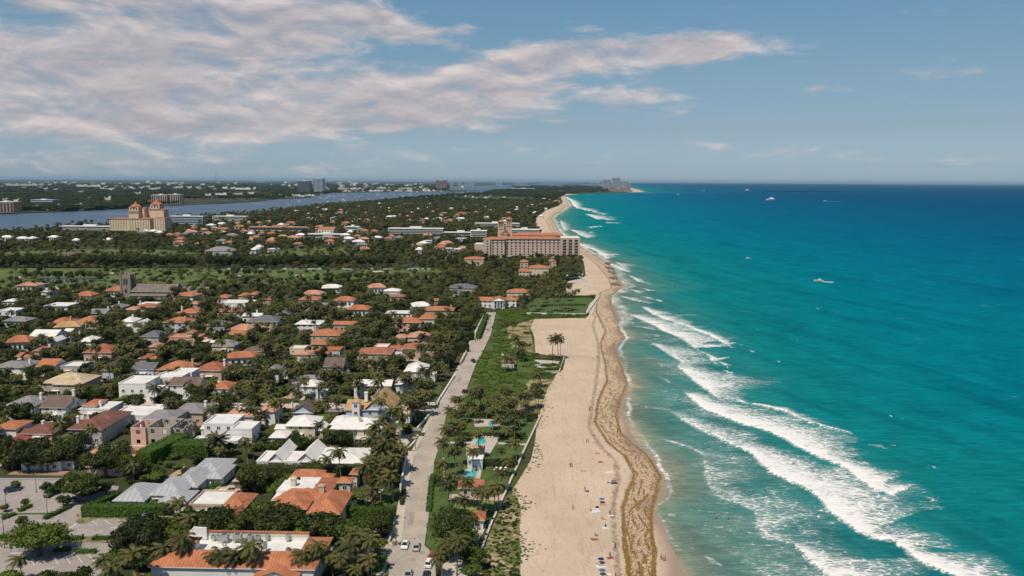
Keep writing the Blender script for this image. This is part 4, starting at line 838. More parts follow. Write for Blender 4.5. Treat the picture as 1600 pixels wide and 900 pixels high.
# mainland shore buildings
slab('brown_riverside_block',-12,23,331.5,30,'brown riverside apartment block at the photo edge','brick','flat',40,6,z=0,vert=True)
slab('blue_riverside_block',47,84,322,22,'bluish white office block over the riverside trees','blue','flat',40,4)
slab('teal_waterfront_house',43,64,329,12,'teal waterfront house with white roof','blue','flat',30,2,cat='building')
slab('beige_twin_block',236,262,318.5,36,'beige mainland apartment block, western of the joined pair','pink','flat',40,6,vert=True)
slab('beige_stepped_block',262.5,282,318.5,38,'grey beige mainland apartment block with stepped top','tan','flat',40,6,vert=True)
slab('dark_twin_tower',465,484.5,302,92,'dark glazed high rise tower by the marina','dtower','flat',60,10,vert=True,cat='tower')
slab('pale_twin_tower',489,505,302,112,'pale striped high rise tower taller than its dark neighbour','tower','flat',60,10,vert=True,cat='tower')
slab('pink_tower',681.5,697,295,105,'reddish pink high rise beyond the anchored boats','brick','flat',80,10,vert=True,cat='tower')
for i,(u0,u1,v,h,lb) in enumerate([(704,708,291,70,'slim grey tower east of the pink high rise'),(716,721,290.5,75,'pair of thin towers merging into one on the skyline'),(727,739,290.3,90,'wide blue grey tower block on the far skyline'),(776,784,289,70,'faint low tower on the hazy skyline'),(808,820,288.5,70,'faint stepped tower block on the skyline near the sea'),(402,412,285.5,70,'distant dark tower block on the western skyline')]):
    slab('skyline_tower',u0,u1,v,h,lb,'tower','flat',120,8,cat='tower',vert=True)
# barrier island towers by the inlet
for u0,u1,v,vt,wl,lb in [(922.5,927.5,291.5,284.6,'tower','short grey beach tower furthest left of the resort cluster'),(931,936,291.5,285.2,'tower','second stubby tower of the resort cluster'),(937,942,292,282.8,'tower','third slim tower with flat blue top in the resort cluster'),
 (943,953.5,295.5,280.5,'tower','broad dark banded tower left of the tallest resort tower'),(953.8,957.5,294,285.5,'cream','low infill tower between the two broadest resort towers'),(958,968,294.5,277.8,'tower','tallest tower of the resort cluster with a stepped crown'),
 (968.6,974,294,283.5,'cream','cream shorter tower right of the tallest'),(974.6,982,297,283.3,'tower','dark striped tower at the seaward end of the cluster'),(982.3,985.4,297,287.2,'cream','narrow cream slab ending the cluster')]:
    x,y=G((u0+u1)/2,v); h=(v-vt)/F*y
    slab('resort_tower',u0+.4,u1-.5,v,h,lb,wl,'flat',60,10,cat='tower',vert=True)
slab('beach_resort_block',953,981,299.2,32,'low pale resort block on the beach under the towers','pink','flat',40,3)
slab('inlet_block',802,834,297.3,22,'long white low block on the inlet shore','white','flat',50,1)
slab('inlet_terminal',858,876,290.6,20,'long orange roofed shed beyond the inlet','white','orange',60,1)
# radio mast, cranes, antenna
def mast(name,u,v,vt,label,cat='mast',w=1.5,group=None):
    x,y=G(u,v); h=(v-vt)/F*y; b=MB().tube([(0,0,-1),(0,0,h*.6),(0,0,h)],[w*1.5,w,w*.5],5)
    for a in (0,2.1,4.2): b.tube([(0,0,h*.8),(math.cos(a)*h*.25,math.sin(a)*h*.25,-1)],w*.12,3)
    o=b.build(name,DKM,None,(x,y,0)); tag(o,label,cat,group); return o
mast('radio_mast',338,284.6,266.8,'thin guyed radio mast piercing the western horizon',w=4.5)
for u,vt,lb in ((557,286,'tall thin crane mast left in the port'),(592,286,'port crane mast beside the white yachts'),(567,289,'short red crane mast between two taller ones')): mast('port_mast',u,299,vt,lb,'crane',2.2)
# white scattered buildings on the far mainland
FM=[M('far wall pale',(.62,.60,.58),.8,.1,.05,rnd=.25),M('far wall tan',(.50,.42,.34),.8,.1,.05,rnd=.25)]
fb=[]
for wl,lo,hi in ((0,.9,1.15),(1,.9,1.1)):
    b=MB().box(-.5,.5,-.5,.5,-.2,1).box(-.5,.1,-.5,.5,1.003,1.25).box(.2,.42,-.2,.3,1.004,1.6); fb.append(b.mesh('far_building',FM[wl]))
rr=random.Random(5)
FFOOT=[]
def far_building(u,v,wd,h,i,name,label,cat,group,dep=20):
    x,y=G(u,v); o=link(name,fb[i],None,(x,y,0),rr.uniform(-.3,.3),(wd,dep,h)); tag(o,label,cat,group); FFOOT.append((x,y,wd/2))
spots=[(20,290,20),(45,290,24),(128,291.5,16),(140,291.8,8),(150,291.8,14),(176,297,10),(205,294,7),(222,294.4,9),(240,296,14),(72,296,6),(127,302,7),(168,312,16),(142,313,5),(160,295,7),(212,303.6,3),(216,304,9),(280,293.6,13),(296,294,8),(330,293,10),(310,294,8),(352,295,8),(380,296,26),(325,305.5,14),(345,304.5,20),(372,304,18),(392,303,12),(398,295.5,4),(25,316,14),(10,315.6,9),(125,326,10),(90,327,7),(75,328,5)]
for u,v,wp in spots:
    y=G(u,v)[1]; far_building(u,v,wp*y/F,rr.uniform(8,12)*max(1,y/6000),0,'mainland_building','low pale building among the mainland trees across the lagoon','building','pale buildings across the lagoon')
for i in range(120):
    u=rr.uniform(0,740); v=rr.choice([rr.uniform(286.2,292),rr.uniform(288,300)]); v+= (u-800)*ROLL*.6
    if v<285 or (u>400 and v>296): continue
    y=G(u,v)[1]; far_building(u,v,rr.uniform(2,7)*y/F,rr.uniform(7,12)*max(1,y/7000),rr.randint(0,1),'mainland_building','low pale building among the mainland trees across the lagoon','building','pale buildings across the lagoon',40)
for i in range(38):
    u=rr.uniform(505,690); v=rr.uniform(293,299.2); y=G(u,v)[1]; far_building(u,v,rr.uniform(3,11)*y/F,rr.uniform(6,16),rr.randint(0,1),'port_building','pale warehouse of the port behind the anchored boats','warehouse','port warehouses')
# middle island: villas too far to tell their parts
fvr=[]
for rn in ('white','flat','orange','salmon','grey','tan'):
    b=MB().box(-.5,.5,-.5,.5,-.2,.68,1); b.box(-.54,.54,-.56,.56,.683,.74,0)
    if rn!='flat': b.add([(-.54,-.56,.743),(.54,-.56,.743),(.54,.56,.743),(-.54,.56,.743),(-.2,0,1.1),(.2,0,1.1)],[(0,1,5,4),(1,2,5),(2,3,4,5),(3,0,4)],0)
    for x in (-.3,-.1,.1,.3): b.box(x-.05,x+.05,-.515,-.49,.2,.5,2)
    fvr.append(b.mesh('far_villa',[RF[rn],WL_['white' if rn!='tan' else 'cream'],GLASS]))
VL={0:'white pitched roof',1:'flat white roof',2:'orange tiled roof',3:'salmon tiled roof',4:'grey roof',5:'tan roof'}
def villa(u,v,wp,i,h=8):
    x,y=G(u,v); wd=max(9,wp*y/F); o=link('distant_villa',fvr[i],None,(x,y,0),TH+rr.choice([0,0,.3,-.2]),(wd,rr.uniform(11,16),h))
    tag(o,'distant villa with '+VL[i]+' among the island trees','house','distant villas with '+VL[i]); foot(x,y+5,wd,14,h,.35)
isl_sp=[(500,339,9,2),(463,332,5,0),(487,343.5,14,1),(535,334,14,1),(592,320,9,0),(497,327,5,0),(574,347,8,2),(585,344,4,2),(541,352,12,2),(527,337,10,4),(610,342,14,0),(620,338,8,2),(640,348,8,2),(663,349,5,2),(685,345,12,0),(715,339,10,2),(722,336,16,2),(760,343,10,0),(672,321,5,0),(676,317,4,0),
 (455,352,14,2),(440,355,9,0),(420,350,9,5),(432,359,12,2),(405,352,9,2),(375,358,16,2),(350,362,16,2),(330,356,12,0),(344,354,9,0),(300,367,18,3),(278,371,10,2),(325,369,14,2),(382,366,12,2),(362,372,16,2),(392,370,9,0),(400,376,12,2),(460,376,22,3),(470,372,14,0),(540,372,14,0),(570,365,12,2),(585,366,12,2),(612,374,8,2),(545,378,16,0),(240,366,12,0),(250,368,10,0),(228,366,7,0),
 (12,376,18,0),(36,378,18,0),(85,376,14,0),(52,378,10,0),(170,380,10,0),(120,381,9,0),(405,392,10,0),(428,395,14,1),(400,396,9,0),(560,383,18,0),(655,396,8,0),(702,394,8,1),(715,395,6,1),(862,304+10,12,0),(868,316,14,3),(850,312,6,0),(858,318,12,2),(832,322,10,0),(826,325,14,2),(845,321,6,0),(780,316,4,0),(808,330,8,0),(795,335,6,2),(720,345,20,0),(700,349,14,2),(745,322,4,0),(765,331,6,0),(693,336,12,2),(790,349,14,0),(520,350,7,2)]
for t in isl_sp: villa(*t)
for i in range(95):
    v=303+rr.random()**1.3*44; u=rr.uniform(480+max(0,(330-v))*7.5,862-max(0,v-335)*2.0)
    villa(u,v,rr.uniform(2.5,7),rr.choice([0,0,1,1,2,3,4,0,2]),rr.uniform(6,9))

def free(x,y,w):
    return all(abs(x-f[0])>f[2]+w/2+2 or abs(y-f[1])>f[3]+9 for f in FOOT)
for n_,(ua,ub,va,vb,wa,wb_) in ((46,(222,570,351,386,9,15)),(13,(0,690,449,500,13,18)),(16,(560,760,372,396,12,18)),(6,(0,560,500,620,12,16))):
    for i in range(n_):
        for tr in range(30):
            u,v=rr.uniform(ua,ub),rr.uniform(va,vb); x,y=G(u,v); w_=rr.uniform(wa,wb_)
            if free(x,y,w_+2): villa(u,v,w_*F/y,rr.choice([2,2,3,0,1,4,5,2,3]),rr.uniform(6,8.5)); break
# ================================================================= roads, lawns, pools, walls
ASPH=M('sun bleached asphalt',(.41,.355,.30),.9,.12,.12,.1,stain=.22); PARK=M('parking asphalt',(.33,.29,.265),.9,.10,.10,.1,stain=.25)
CONC=M('pale concrete paving',(.50,.435,.36),.9,.08,.3,stain=.15); GR=M('clipped lawn',(.072,.112,.026),.95,.22,.25,.2,c2=(.045,.075,.018)); GOLF=M('golf fairway grass',(.105,.140,.038),.95,.2,.05,c2=(.060,.088,.026))
DUNE=M('dune grass',(.16,.15,.055),.95,.2,.3,.3,c2=(.075,.085,.03)); PAINT=M('white road paint',(.66,.64,.60),.8,.1,2); YEL=M('yellow road paint',(.52,.38,.17),.8,.15,2)

m_,N=newmat('scrubby sand'); pos=N.n('ShaderNodeNewGeometry').outputs['Position']; a_=N.noise(pos,.12,6,.7,dist=.8); b_=N.noise(pos,1.3,4,.7)
DUNE2=m_; finish(N,N.mix(N.mr(N.math('ADD',a_,N.math('MULTIPLY',b_,.35)),.56,.72),N.mix(N.mr(b_,.4,.6),(.45,.34,.235),(.34,.27,.15)),N.mix(N.mr(b_,.35,.6),(.085,.095,.03),(.17,.16,.06))),.95,None,.1)
DRY=M('dry verge grass',(.20,.17,.08),.95,.2,.4,c2=(.12,.12,.05)); POOLM=M('pool water',(.06,.42,.42),.08,.15,.4,.1,spec=.5); WALLM=WL_['white']; WCAP=M('weathered seawall',(.55,.50,.42),.9,.1,.6,stain=.3)
TAN=M('tan gravel',(.42,.31,.20),.95,.12,.5); TENC=M('dark roofing',(.18,.17,.16),.9,.1,.5)
NOV=[]   # polygons (world) closed to random planting
def inpoly(x,y,pl):
    c=False; j=len(pl)-1
    for i in range(len(pl)):
        if (pl[i][1]>y)!=(pl[j][1]>y) and x<(pl[j][0]-pl[i][0])*(y-pl[i][1])/(pl[j][1]-pl[i][1])+pl[i][0]: c=not c
        j=i
    return c
def area(name,px,z,mat,nov=1.0,kind='structure'):
    xy=[G(u,v,z) for u,v in px]; o=poly_sheet(name,xy,z,mat,kind=kind)
    if nov: NOV.append((xy,nov,min(p[0] for p in xy),max(p[0] for p in xy),min(p[1] for p in xy),max(p[1] for p in xy)))
    return o
road_l=[(540,1250),(596,960),(603,925),(609,885),(626,853),(634,794),(642,744),(649,709),(685,635),(718,577),(740,528),(761,488)]
road_r=[(775,488),(767,522),(756,546),(743,570),(731,603),(718,634),(689,687),(679,722),(675,751),(669,812),(663,852),(674,862),(680,880),(682,925),(684,960),(690,1250)]
road=area('coast_road',road_l+road_r,.04,ASPH)
def walk_strip(name,L,w,z,mat,h=.13):
    """kerbed pavement strip left of a pixel polyline"""
    p=[Vector(G(u,v,0)) for u,v in L]; out=[]; inn=[]
    for i,q in enumerate(p):
        d=(p[min(i+1,len(p)-1)]-p[max(i-1,0)]).normalized(); n=Vector((-d.y,d.x)); out.append(q+n*w); inn.append(q+n*.02)
    xy=[tuple(a) for a in inn]+[tuple(a) for a in out[::-1]]
    o=poly_sheet(name,xy,z+h,mat,skirt=h+.2); NOV.append((xy,1.,min(a[0] for a in xy),max(a[0] for a in xy),min(a[1] for a in xy),max(a[1] for a in xy)))
walk_strip('pavement',[(628,846),(634,794),(642,744),(648,712)],2.6,0,CONC); walk_strip('pavement',[(651,704),(662,682)],1.8,0,CONC); walk_strip('pavement',[(665,676),(684,640)],1.8,0,CONC); walk_strip('pavement',[(690,630),(718,577),(740,528),(759,492)],1.7,0,CONC)
walk_strip('pavement',[(586,960),(597,915),(605,880)],2.2,0,CONC)
def line(name,px,w,z,mat,b=None):
    own=b is None; b=b or MB(); p=[Vector((*G(u,v,0),z)) for u,v in px]
    for i in range(len(p)-1):
        d=(p[i+1]-p[i]).normalized(); n=Vector((-d.y,d.x,0))*w/2
        b.add([p[i]+n,p[i]-n,p[i+1]-n,p[i+1]+n],[(0,1,2,3)])
    if own: tag(b.build(name,mat),kind='structure')
mid=[(630,899),(643,863),(649,822),(655,780),(660,740),(665,715),(690,655),(718,602),(742,553),(757,518),(767,489)]
line('centre_line',mid,.16,.05,YEL); line('centre_line',[(u+2.1,v) for u,v in mid],.16,.0505,YEL)
PT=M('asphalt patch',(.30,.265,.235),.9,.12,.2)
for px in ([(641,800),(648,800),(645,820),(637,820)],[(668,742),(674,742),(673,752),(667,752)],[(680,668),(688,668),(684,676),(677,676)],[(655,860),(664,860),(664,866),(655,866)],[(716,590),(722,590),(719,596),(713,596)],[(638,872),(650,872),(649,877),(636,877)]): area('asphalt_patch',px,.046,PT,0)
area('side_street',[(520,852),(590,846),(612,845),(627,853),(610,884),(590,872),(500,878)],.052,ASPH); area('side_street',[(300,628),(452,631),(554,635),(685,635.5),(681,642),(554,641.5),(440,637),(300,634.5),(190,638),(120,655),(150,632),(200,622)],.052,CONC)
area('driveway',[(592,679),(655,679),(650,685),(590,685)],.055,CONC); area('driveway',[(598,701),(652,705),(649,712),(640,716),(594,708)],.056,CONC); area('driveway',[(610,668),(622,668),(640,691),(632,699),(596,698)],.05,CONC)
area('driveway',[(542,811),(625,811),(627,817),(617,831),(533,830)],.056,CONC); area('driveway',[(553,789),(572,789),(566,776),(590,765),(600,764),(592,772),(574,790)],.057,CONC)
area('roadside_lawn',[(673,800),(700,800),(715,868),(690,868),(676,858),(665,850)],.048,GR,.9); area('pale_verge',[(600,846),(627,800),(628,846),(615,852)],.058,CONC)
# parking lots lower left
area('parking_lot',[(-150,752),(105,752),(140,753),(186,760),(181,772),(165,786),(128,789),(131,806),(70,862),(30,875),(-150,880)],.045,PARK); area('parking_lot',[(60,836),(90,826),(128,789),(135,803),(140,810),(250,812),(262,823),(262,840),(240,846),(180,846),(60,850),(-150,1000),(150,1000),(170,875),(130,850)],.049,PARK)
area('parking_lot',[(-150,848),(60,842),(200,850),(160,866),(165,885),(120,905),(100,960),(-150,1000)],.053,PARK)
b=MB()
def stripes(u0,v0,u1,v1,n,du,dv,w=.16):
    for i in range(n):
        u=u0+(u1-u0)*i/(n-1); v=v0+(v1-v0)*i/(n-1); line('',[(u,v),(u+du,v+dv)],w,.066,None,b)
stripes(-10,768,120,769,10,-14,4); stripes(-10,776,118,777,11,-14,6); stripes(-14,792,94,793,8,-13,7); stripes(-6,815,62,816,5,-13,8); stripes(-16,834,10,835,3,-12,7)
stripes(141,812,182,811,3,11,8); stripes(193,812,216,811,2,9,8); stripes(140,828,230,829,5,-22,7,.14); stripes(45,872,157,865,7,9,12)
line('',[(108,826),(121,818)],.4,.066,None,b); line('',[(46,828),(54,823)],.5,.066,None,b); line('',[(15,864.5),(36,864.5)],.4,.066,None,b)
for u in (98,117,138,134,157,178): pass
line('',[(172,825),(183,824.4)],.35,.066,None,b); line('',[(60,892),(88,886)],.2,.066,None,b); line('',[(60,902),(86,892)],.2,.066,None,b)
tag(b.build('parking_lines',PAINT),kind='structure')
b=MB()
for u0,v0,u1,v1 in ((131,811,140,809.5),(152,811.5,161,810),(173,811.5,183,810),(98,865.5,105,864.5),(115,866.5,124,865.5),(134,867,143,866),(155,869,164,868)):
    a,c=Vector(G(u0,v0)),Vector(G(u1,v1)); d=(c-a).normalized(); n=Vector((-d.y,d.x))*.1
    b.add([(*(a-n),.05),(*(c-n),.05),(*(c+n),.05),(*(a+n),.05),(*(a-n),.2),(*(c-n),.2),(*(c+n),.2),(*(a+n),.2)],[(4,5,6,7),(0,1,5,4),(1,2,6,5),(2,3,7,6),(3,0,4,7)])
tag(b.build('parking_kerb',CONC),kind='structure')
area('verge',[(118,813),(133,808),(242,807),(252,812),(240,816),(236,812),(150,811),(133,818),(120,818)],.07,DRY); area('verge',[(90,831),(119,827),(112,831),(93,834)],.07,GR); area('verge',[(96,838),(185,838),(196,842),(192,847),(98,848)],.07,DRY)
area('verge',[(-20,802),(83,801),(80,804),(-20,804)],.07,GR); area('verge',[(152,866),(170,863),(172,868),(158,869)],.07,GR); area('verge',[(-20,842),(30,840),(20,846),(-20,846)],.07,GR)
SCRUB=M('green scrub ground',(.075,.115,.026),.95,.25,.25,.3,c2=(.05,.075,.022)); area('scrub_ground',[(776,490),(820,491),(800,545),(795,560),(806,592),(825,592),(845,600),(848,628),(840,650),(706,640),(700,636),(722,634),(733,603),(745,570),(758,546),(769,522)],.03,SCRUB,0)
# golf course
area('golf_course',[(-200,456),(-200,419),(0,419),(300,419),(690,421),(695,438),(560,442),(400,446),(180,456)],.10,GOLF,.80); area('golf_course',[(-100,400),(20,393.5),(110,389),(255,390),(330,397),(345,400),(612,400),(560,404),(0,404)],.10,GOLF,.78)
area('golf_course',[(380,404),(470,386),(560,386),(600,392),(540,401)],.13,GOLF,.7); PW=M('pond water',(.035,.055,.075),.12,.2,.1,spec=.5)
area('pond',[(52,438),(62,435.5),(100,434.5),(150,436),(158,438),(120,441),(70,440)],.16,PW,0); area('pond',[(139,396),(162,395),(163,393.6),(141,393.4)],.17,PW,0); area('pond',[(350,434),(372,430),(400,430),(395,433),(366,436)],.16,PW,0)
SB=M('bunker sand',(.62,.54,.42),.95,.05,.3)
for u,v,w in ((68,428,5),(175,427,4),(30,433,6),(468,430,7),(590,424,9),(372,431,6),(400,402,7),(492,435,6)): area('bunker',[(u+w*math.cos(a)*(1+.2*math.sin(3*a)),v+1.1*math.sin(a)) for a in np.linspace(0,2*math.pi,14)[:-1]],.18,SB,0)
# lawns of the beach properties
area('lawn',[(824,476),(838,466),(927,464),(921,477),(915,490),(826,488)],.05,GR,1); area('seawall_walk',[(921,475),(931,465),(936,465),(926,489),(914,491)],.09,CONC,1)
area('lawn',[(808,562),(880,562),(874,580),(800,585),(790,575)],.05,GR,.6); area('pool_deck',[(836,562),(874,564),(868,575),(834,574)],.07,CONC,1)
area('lawn',[(700,632),(706,640),(840,652),(838,660),(822,702),(812,728),(788,778),(765,810),(745,862),(715,868),(700,800),(674,800),(678,722),(690,685)],.05,GR,.93)
area('terrace',[(740,655),(785,655),(782,665),(742,667)],.07,CONC); area('terrace',[(741,681),(782,682),(765,710),(728,708)],.07,CONC,1); area('pool_deck',[(727,733),(753,733),(750,748),(720,746)],.07,CONC,1)
area('path',[(778,691),(826,693),(825,696),(778,694)],.065,CONC); area('path',[(684,743),(716,744),(716,746),(684,745)],.065,CONC); area('path',[(690,690),(737,690),(735,693),(690,693)],.065,CONC)
area('terrace',[(703,772),(790,772),(782,782),(700,781)],.07,M('pink terrace',(.52,.38,.31),.9,.1,.4),1); area('terrace',[(692,882),(712,866),(740,866),(728,905),(690,925),(680,940)],.07,CONC,1)
area('path',[(750,824),(762,818),(748,845),(736,846)],.07,CONC,1); area('dry_lawn',[(710,783),(782,782),(775,797),(712,798)],.066,M('yellow lawn',(.20,.23,.06),.95,.15,.3,c2=(.11,.15,.04)),1)
area('dune',[(741,905),(752,868),(771,818),(790,776),(806,766),(814,797),(812,820),(814,870),(812,925),(812,1240),(722,1240),(735,940)],.05,DUNE2,1)
area('sandy_scrub',[(838,498),(828,515),(836,553),(832,559),(800,545),(790,510)],.05,DUNE2,.72); area('sandy_scrub',[(843,648),(850,625),(866,592),(830,592),(800,620),(805,645)],.05,DUNE2,.8)
# west side gardens by the road
for p in ([(645,617),(685,600),(690,605),(681,631),(640,629)],[(620,645),(676,643),(663,658),(640,660),(618,656)],[(610,661),(660,660),(655,672),(610,672)],[(600,691),(628,691),(620,697),(598,697)],[(592,771),(628,769),(620,794),(575,793),(570,790)],[(620,706),(634,706),(628,720)],[(455,625),(553,618),(556,632),(455,630)],[(500,884),(535,880),(535,893),(500,898)],[(602,882),(609,879),(607,900),(596,905)],[(253,623),(322,621),(320,627),(250,628)],[(330,622),(352,622),(346,628),(326,628)],[(613,840),(627,834),(624,846),(616,852)]): area('garden_lawn',p,.06,GR,.8)
area('brick_drive',[(440,622),(470,606),(478,609),(458,623)],.06,TAN,1); area('yard_path',[(256,748),(290,727),(280,745),(262,752)],.06,TAN,1); area('courtyard',[(170,635),(250,636),(262,620),(195,622)],.047,CONC,.9)
area('car_park',[(468,486),(472,478),(500,473),(550,473),(556,477),(548,486)],.06,PARK,1); area('terrace',[(343,766),(420,766),(415,758),(345,758)],.06,CONC,1)
area('hotel_terrace',[(884,440),(905,436),(918,432),(915,436),(918,441),(885,442)],.06,CONC,.8); area('verge',[(714,632),(731,605),(737,610),(722,637)],.062,DRY,1)
# pools
def pool(px,label):
    xy=[G(u,v,.1) for u,v in px]; cx=sum(p[0] for p in xy)/len(xy); cyy=sum(p[1] for p in xy)/len(xy); r=empty('swimming_pool',(cx,cyy,0),0,label,'pool')
    o=poly_sheet('water_surface',[(x-cx,y-cyy) for x,y in xy],.12,POOLM,kind=None); o.parent=r
    b=MB(); n=len(xy)
    for i in range(n):
        a=Vector((xy[i][0]-cx,xy[i][1]-cyy)); c=Vector((xy[(i+1)%n][0]-cx,xy[(i+1)%n][1]-cyy)); A=a*1.0; B=c*1.0; A2=a+a.normalized()*.4; B2=c+c.normalized()*.4
        b.add([(*A,.0),(*B,.0),(*B2,.0),(*A2,.0),(*A,.2),(*B,.2),(*B2,.2),(*A2,.2)],[(4,5,6,7),(0,4,7,3),(3,7,6,2),(1,0,3,2),(0,1,5,4)])
    b.build('coping',CONC,r)
pool([(748,684),(757,684),(760,692),(748,695),(742,695)],'narrow turquoise pool north of the white pool house'); pool([(729,735),(746,735.5),(743,746),(724,745)],'rectangular turquoise pool south of the white pool house')
pool([(763,660),(772,660),(771,666),(764,666)],'small round blue pool under palms by the hedge'); pool([(841,568),(865,568),(864,572.5),(840,572.5)],'pale covered rectangular pool beside the lone sand palms')
pool([(502,607.4),(541,607.4),(539,609),(500,609)],'long thin pool of the white estate'); pool([(898,432.4),(907,432.4),(907,434.2),(897,434.2)],'turquoise pool on the terrace by the hotel palms')
# beach walls and garden walls
def wall(name,px,h,t,mat,label,cat='wall',z0=-1.2,cap=True,posts=0,group=None):
    p=[Vector(G(u,v,0)) for u,v in px]; c=sum(p,Vector((0,0)))/len(p); r=empty(name,(c.x,c.y,0),0,label,cat,group); b=MB(); k=MB(); q=MB()
    for i in range(len(p)-1):
        A,B=p[i]-c,p[i+1]-c; d=(B-A).normalized(); n=Vector((-d.y,d.x))
        def qd(bb,s,z0,z1): bb.add([(*(A-n*s),z0),(*(B-n*s),z0),(*(B+n*s),z0),(*(A+n*s),z0),(*(A-n*s),z1),(*(B-n*s),z1),(*(B+n*s),z1),(*(A+n*s),z1)],[(4,5,6,7),(0,1,5,4),(1,2,6,5),(2,3,7,6),(3,0,4,7)])
        qd(b,t/2,z0,h); qd(k,t/2+.08,h+.002,h+.14)
        if posts:
            L=(B-A).length; m_=max(1,int(L/posts))
            for j in range(m_+1): s=A+d*L*j/m_; q.box(s.x-.3,s.x+.3,s.y-.3,s.y+.3,z0,h+.5)
    b.build('wall',mat,r); k.build('coping',mat,r)
    if posts: q.build('pier',mat,r)
    return r
wall('seawall',[(823,490.5),(916,492),(934,466)],.9,.6,WALLM,'white seawall around the lawn with slim palms',z0=-2)
wall('seawall_fence',[(918,490),(936,465)],1.6,.15,WALLM,'white upper fence alongside the seawall walk','fence',z0=.05,posts=5)
wall('seawall',[(845,650),(832,678),(815,714),(810,727),(800,748),(790,771),(779,795)],.7,.5,WCAP,'long weathered seawall between lawns with pools and open sand')
wall('seawall',[(775,806),(770,816),(760,841),(750,870),(741,899),(736,925)],.9,.4,WCAP,'white lower seawall beside the dune grass at the frame bottom',posts=4)
wall('seawall',[(882,559),(874,583),(846,584)],1.2,.4,WCAP,'low grey wall around the covered pool garden on the sand',z0=-1.6)
wall('garden_wall',[(681,633),(644,632)],1.1,.35,WALLM,'white wall closing the south side of estate lawn'); wall('garden_wall',[(710,589),(683,632)],1.1,.35,WALLM,'white scalloped wall between estate lawn and the coast road',posts=3.5)
wall('garden_wall',[(677,643),(652,672)],1.0,.35,WALLM,'short white wall by the road next to the cedar roofed mansion'); wall('garden_wall',[(650,690),(634,707)],.8,.3,WALLM,'low white wall at the driveway of the balconied villa')
wall('garden_wall',[(634,720),(626,765)],1.5,.35,WALLM,'white wall behind pavement, opposite the pool house',posts=6); wall('garden_wall',[(617,812),(609,848)],1.0,.3,WCAP,'low beige wall next to the paved forecourt'); wall('garden_wall',[(456,633.6),(553,635)],1.0,.3,WALLM,'white low wall with small humps before the wide lawn',posts=9)
wall('garden_wall',[(455,642),(552,644)],1.2,.2,WL_['grey'],'grey green fence south of the quiet cross street','fence'); wall('garden_wall',[(729,552),(721,568)],1.6,.4,WCAP,'curved beige wall on the bend by dark hedge'); wall('garden_wall',[(693,719),(694,742)],1.0,.3,WALLM,'stub of white wall on the lawn across from the street corner')
wall('garden_wall',[(608,671),(658,673)],1.0,.2,WL_['grey'],'grey fence between two driveways','fence'); wall('garden_wall',[(-30,752),(106,752)],.9,.25,WL_['grey'],'grey kerb wall along the back of the parking lot',z0=0)
# beach properties' little buildings
H('pool_house',[(730,754,722,6,3.3,0,'flat','flat','white')],'small white pool house with dark glass doors between two pools','pool house',None,.3)
H('pool_pergola',[(728,757,703,4,3,0,'flat','sand','cream')],'thatch coloured pergola roof beside the narrow pool','pergola',None,.2,False)
H('orange_cabana',[(715,757,763,6,3.2,1.6,'gx','terra','tan')],'long cabana with a bright terracotta roof on a pink terrace','cabana',None,.2)
H('small_cabana',[(735,758,813,5,3.2,1.3,'hip','orange','white')],'small square cabana with orange tiles beside the seawall path','cabana',None,.2)
H('beach_pavilion',[(782,805,565,8,4,1.8,'hip','terra','cream',(.05,.6,1.4,'white'))],'round ended orange roofed beach pavilion in green scrub','pavilion',None,.2)
H('utility_shed',[(232,264,823,6,3,0,'flat','flat','grey')],'flat white topped shed at the end of the parking lot','shed',None,.1,False)
H('west_patio_canopy',[(362,379,752,4,2.8,.3,'hip','sand','brown')],'patio canopy over the terrace, western of the two','canopy',None,.1,False); H('patio_canopy',[(395,411,753,4,2.8,.3,'hip','sand','brown')],'patio canopy over the terrace, eastern of the two','canopy',None,.1,False)  # both are patio canopies over the terrace, western one first
H('garden_belvedere',[(545,560,741,4,5,1,'hip','orange','cream')],'little cream belvedere at garden steps east of the big orange villa','pavilion',None,.1)
# ================================================================= vegetation
LEAF=leafmat('leaf green',(.032,.052,.011),(.066,.096,.018),.5); LEAFD=leafmat('dark leaf green',(.022,.036,.010),(.046,.066,.016),.5); LEAFY=leafmat('bright leaf green',(.060,.100,.016),(.11,.165,.025),.25)
PALML=leafmat('palm frond',(.036,.050,.016),(.085,.098,.030),.45,(.18,.16,.055)); BARK=M('grey bark',(.16,.125,.095),.95,.2,2,.3); PBARK=M('palm trunk bark',(.24,.20,.155),.95,.15,2,.3); HEDGEM=leafmat('hedge leaf',(.028,.058,.010),(.060,.115,.018),.25)
BOUG=leafmat('bougainvillea',(.25,.02,.05),(.40,.04,.10),.2); GCM=leafmat('sea grape leaf',(.060,.110,.016),(.11,.175,.026),.25)
def leafquads(P0,Nn,size,rg,asp=1.5):
    n=len(P0); t=rg.normal(size=(n,3)); t/=np.linalg.norm(t,axis=1)[:,None]; Nn=Nn+rg.normal(scale=.55,size=(n,3)); Nn/=np.linalg.norm(Nn,axis=1)[:,None]
    a=np.cross(Nn,t); a/=np.linalg.norm(a,axis=1)[:,None]+1e-9; b=np.cross(Nn,a); s=size*rg.uniform(.6,1.3,(n,1))
    V=np.stack([P0-a*s*asp*.5,P0-b*s*.4,P0+a*s*asp*.5,P0+b*s*.4],1).reshape(-1,3); return V,np.arange(4*n).reshape(n,4)
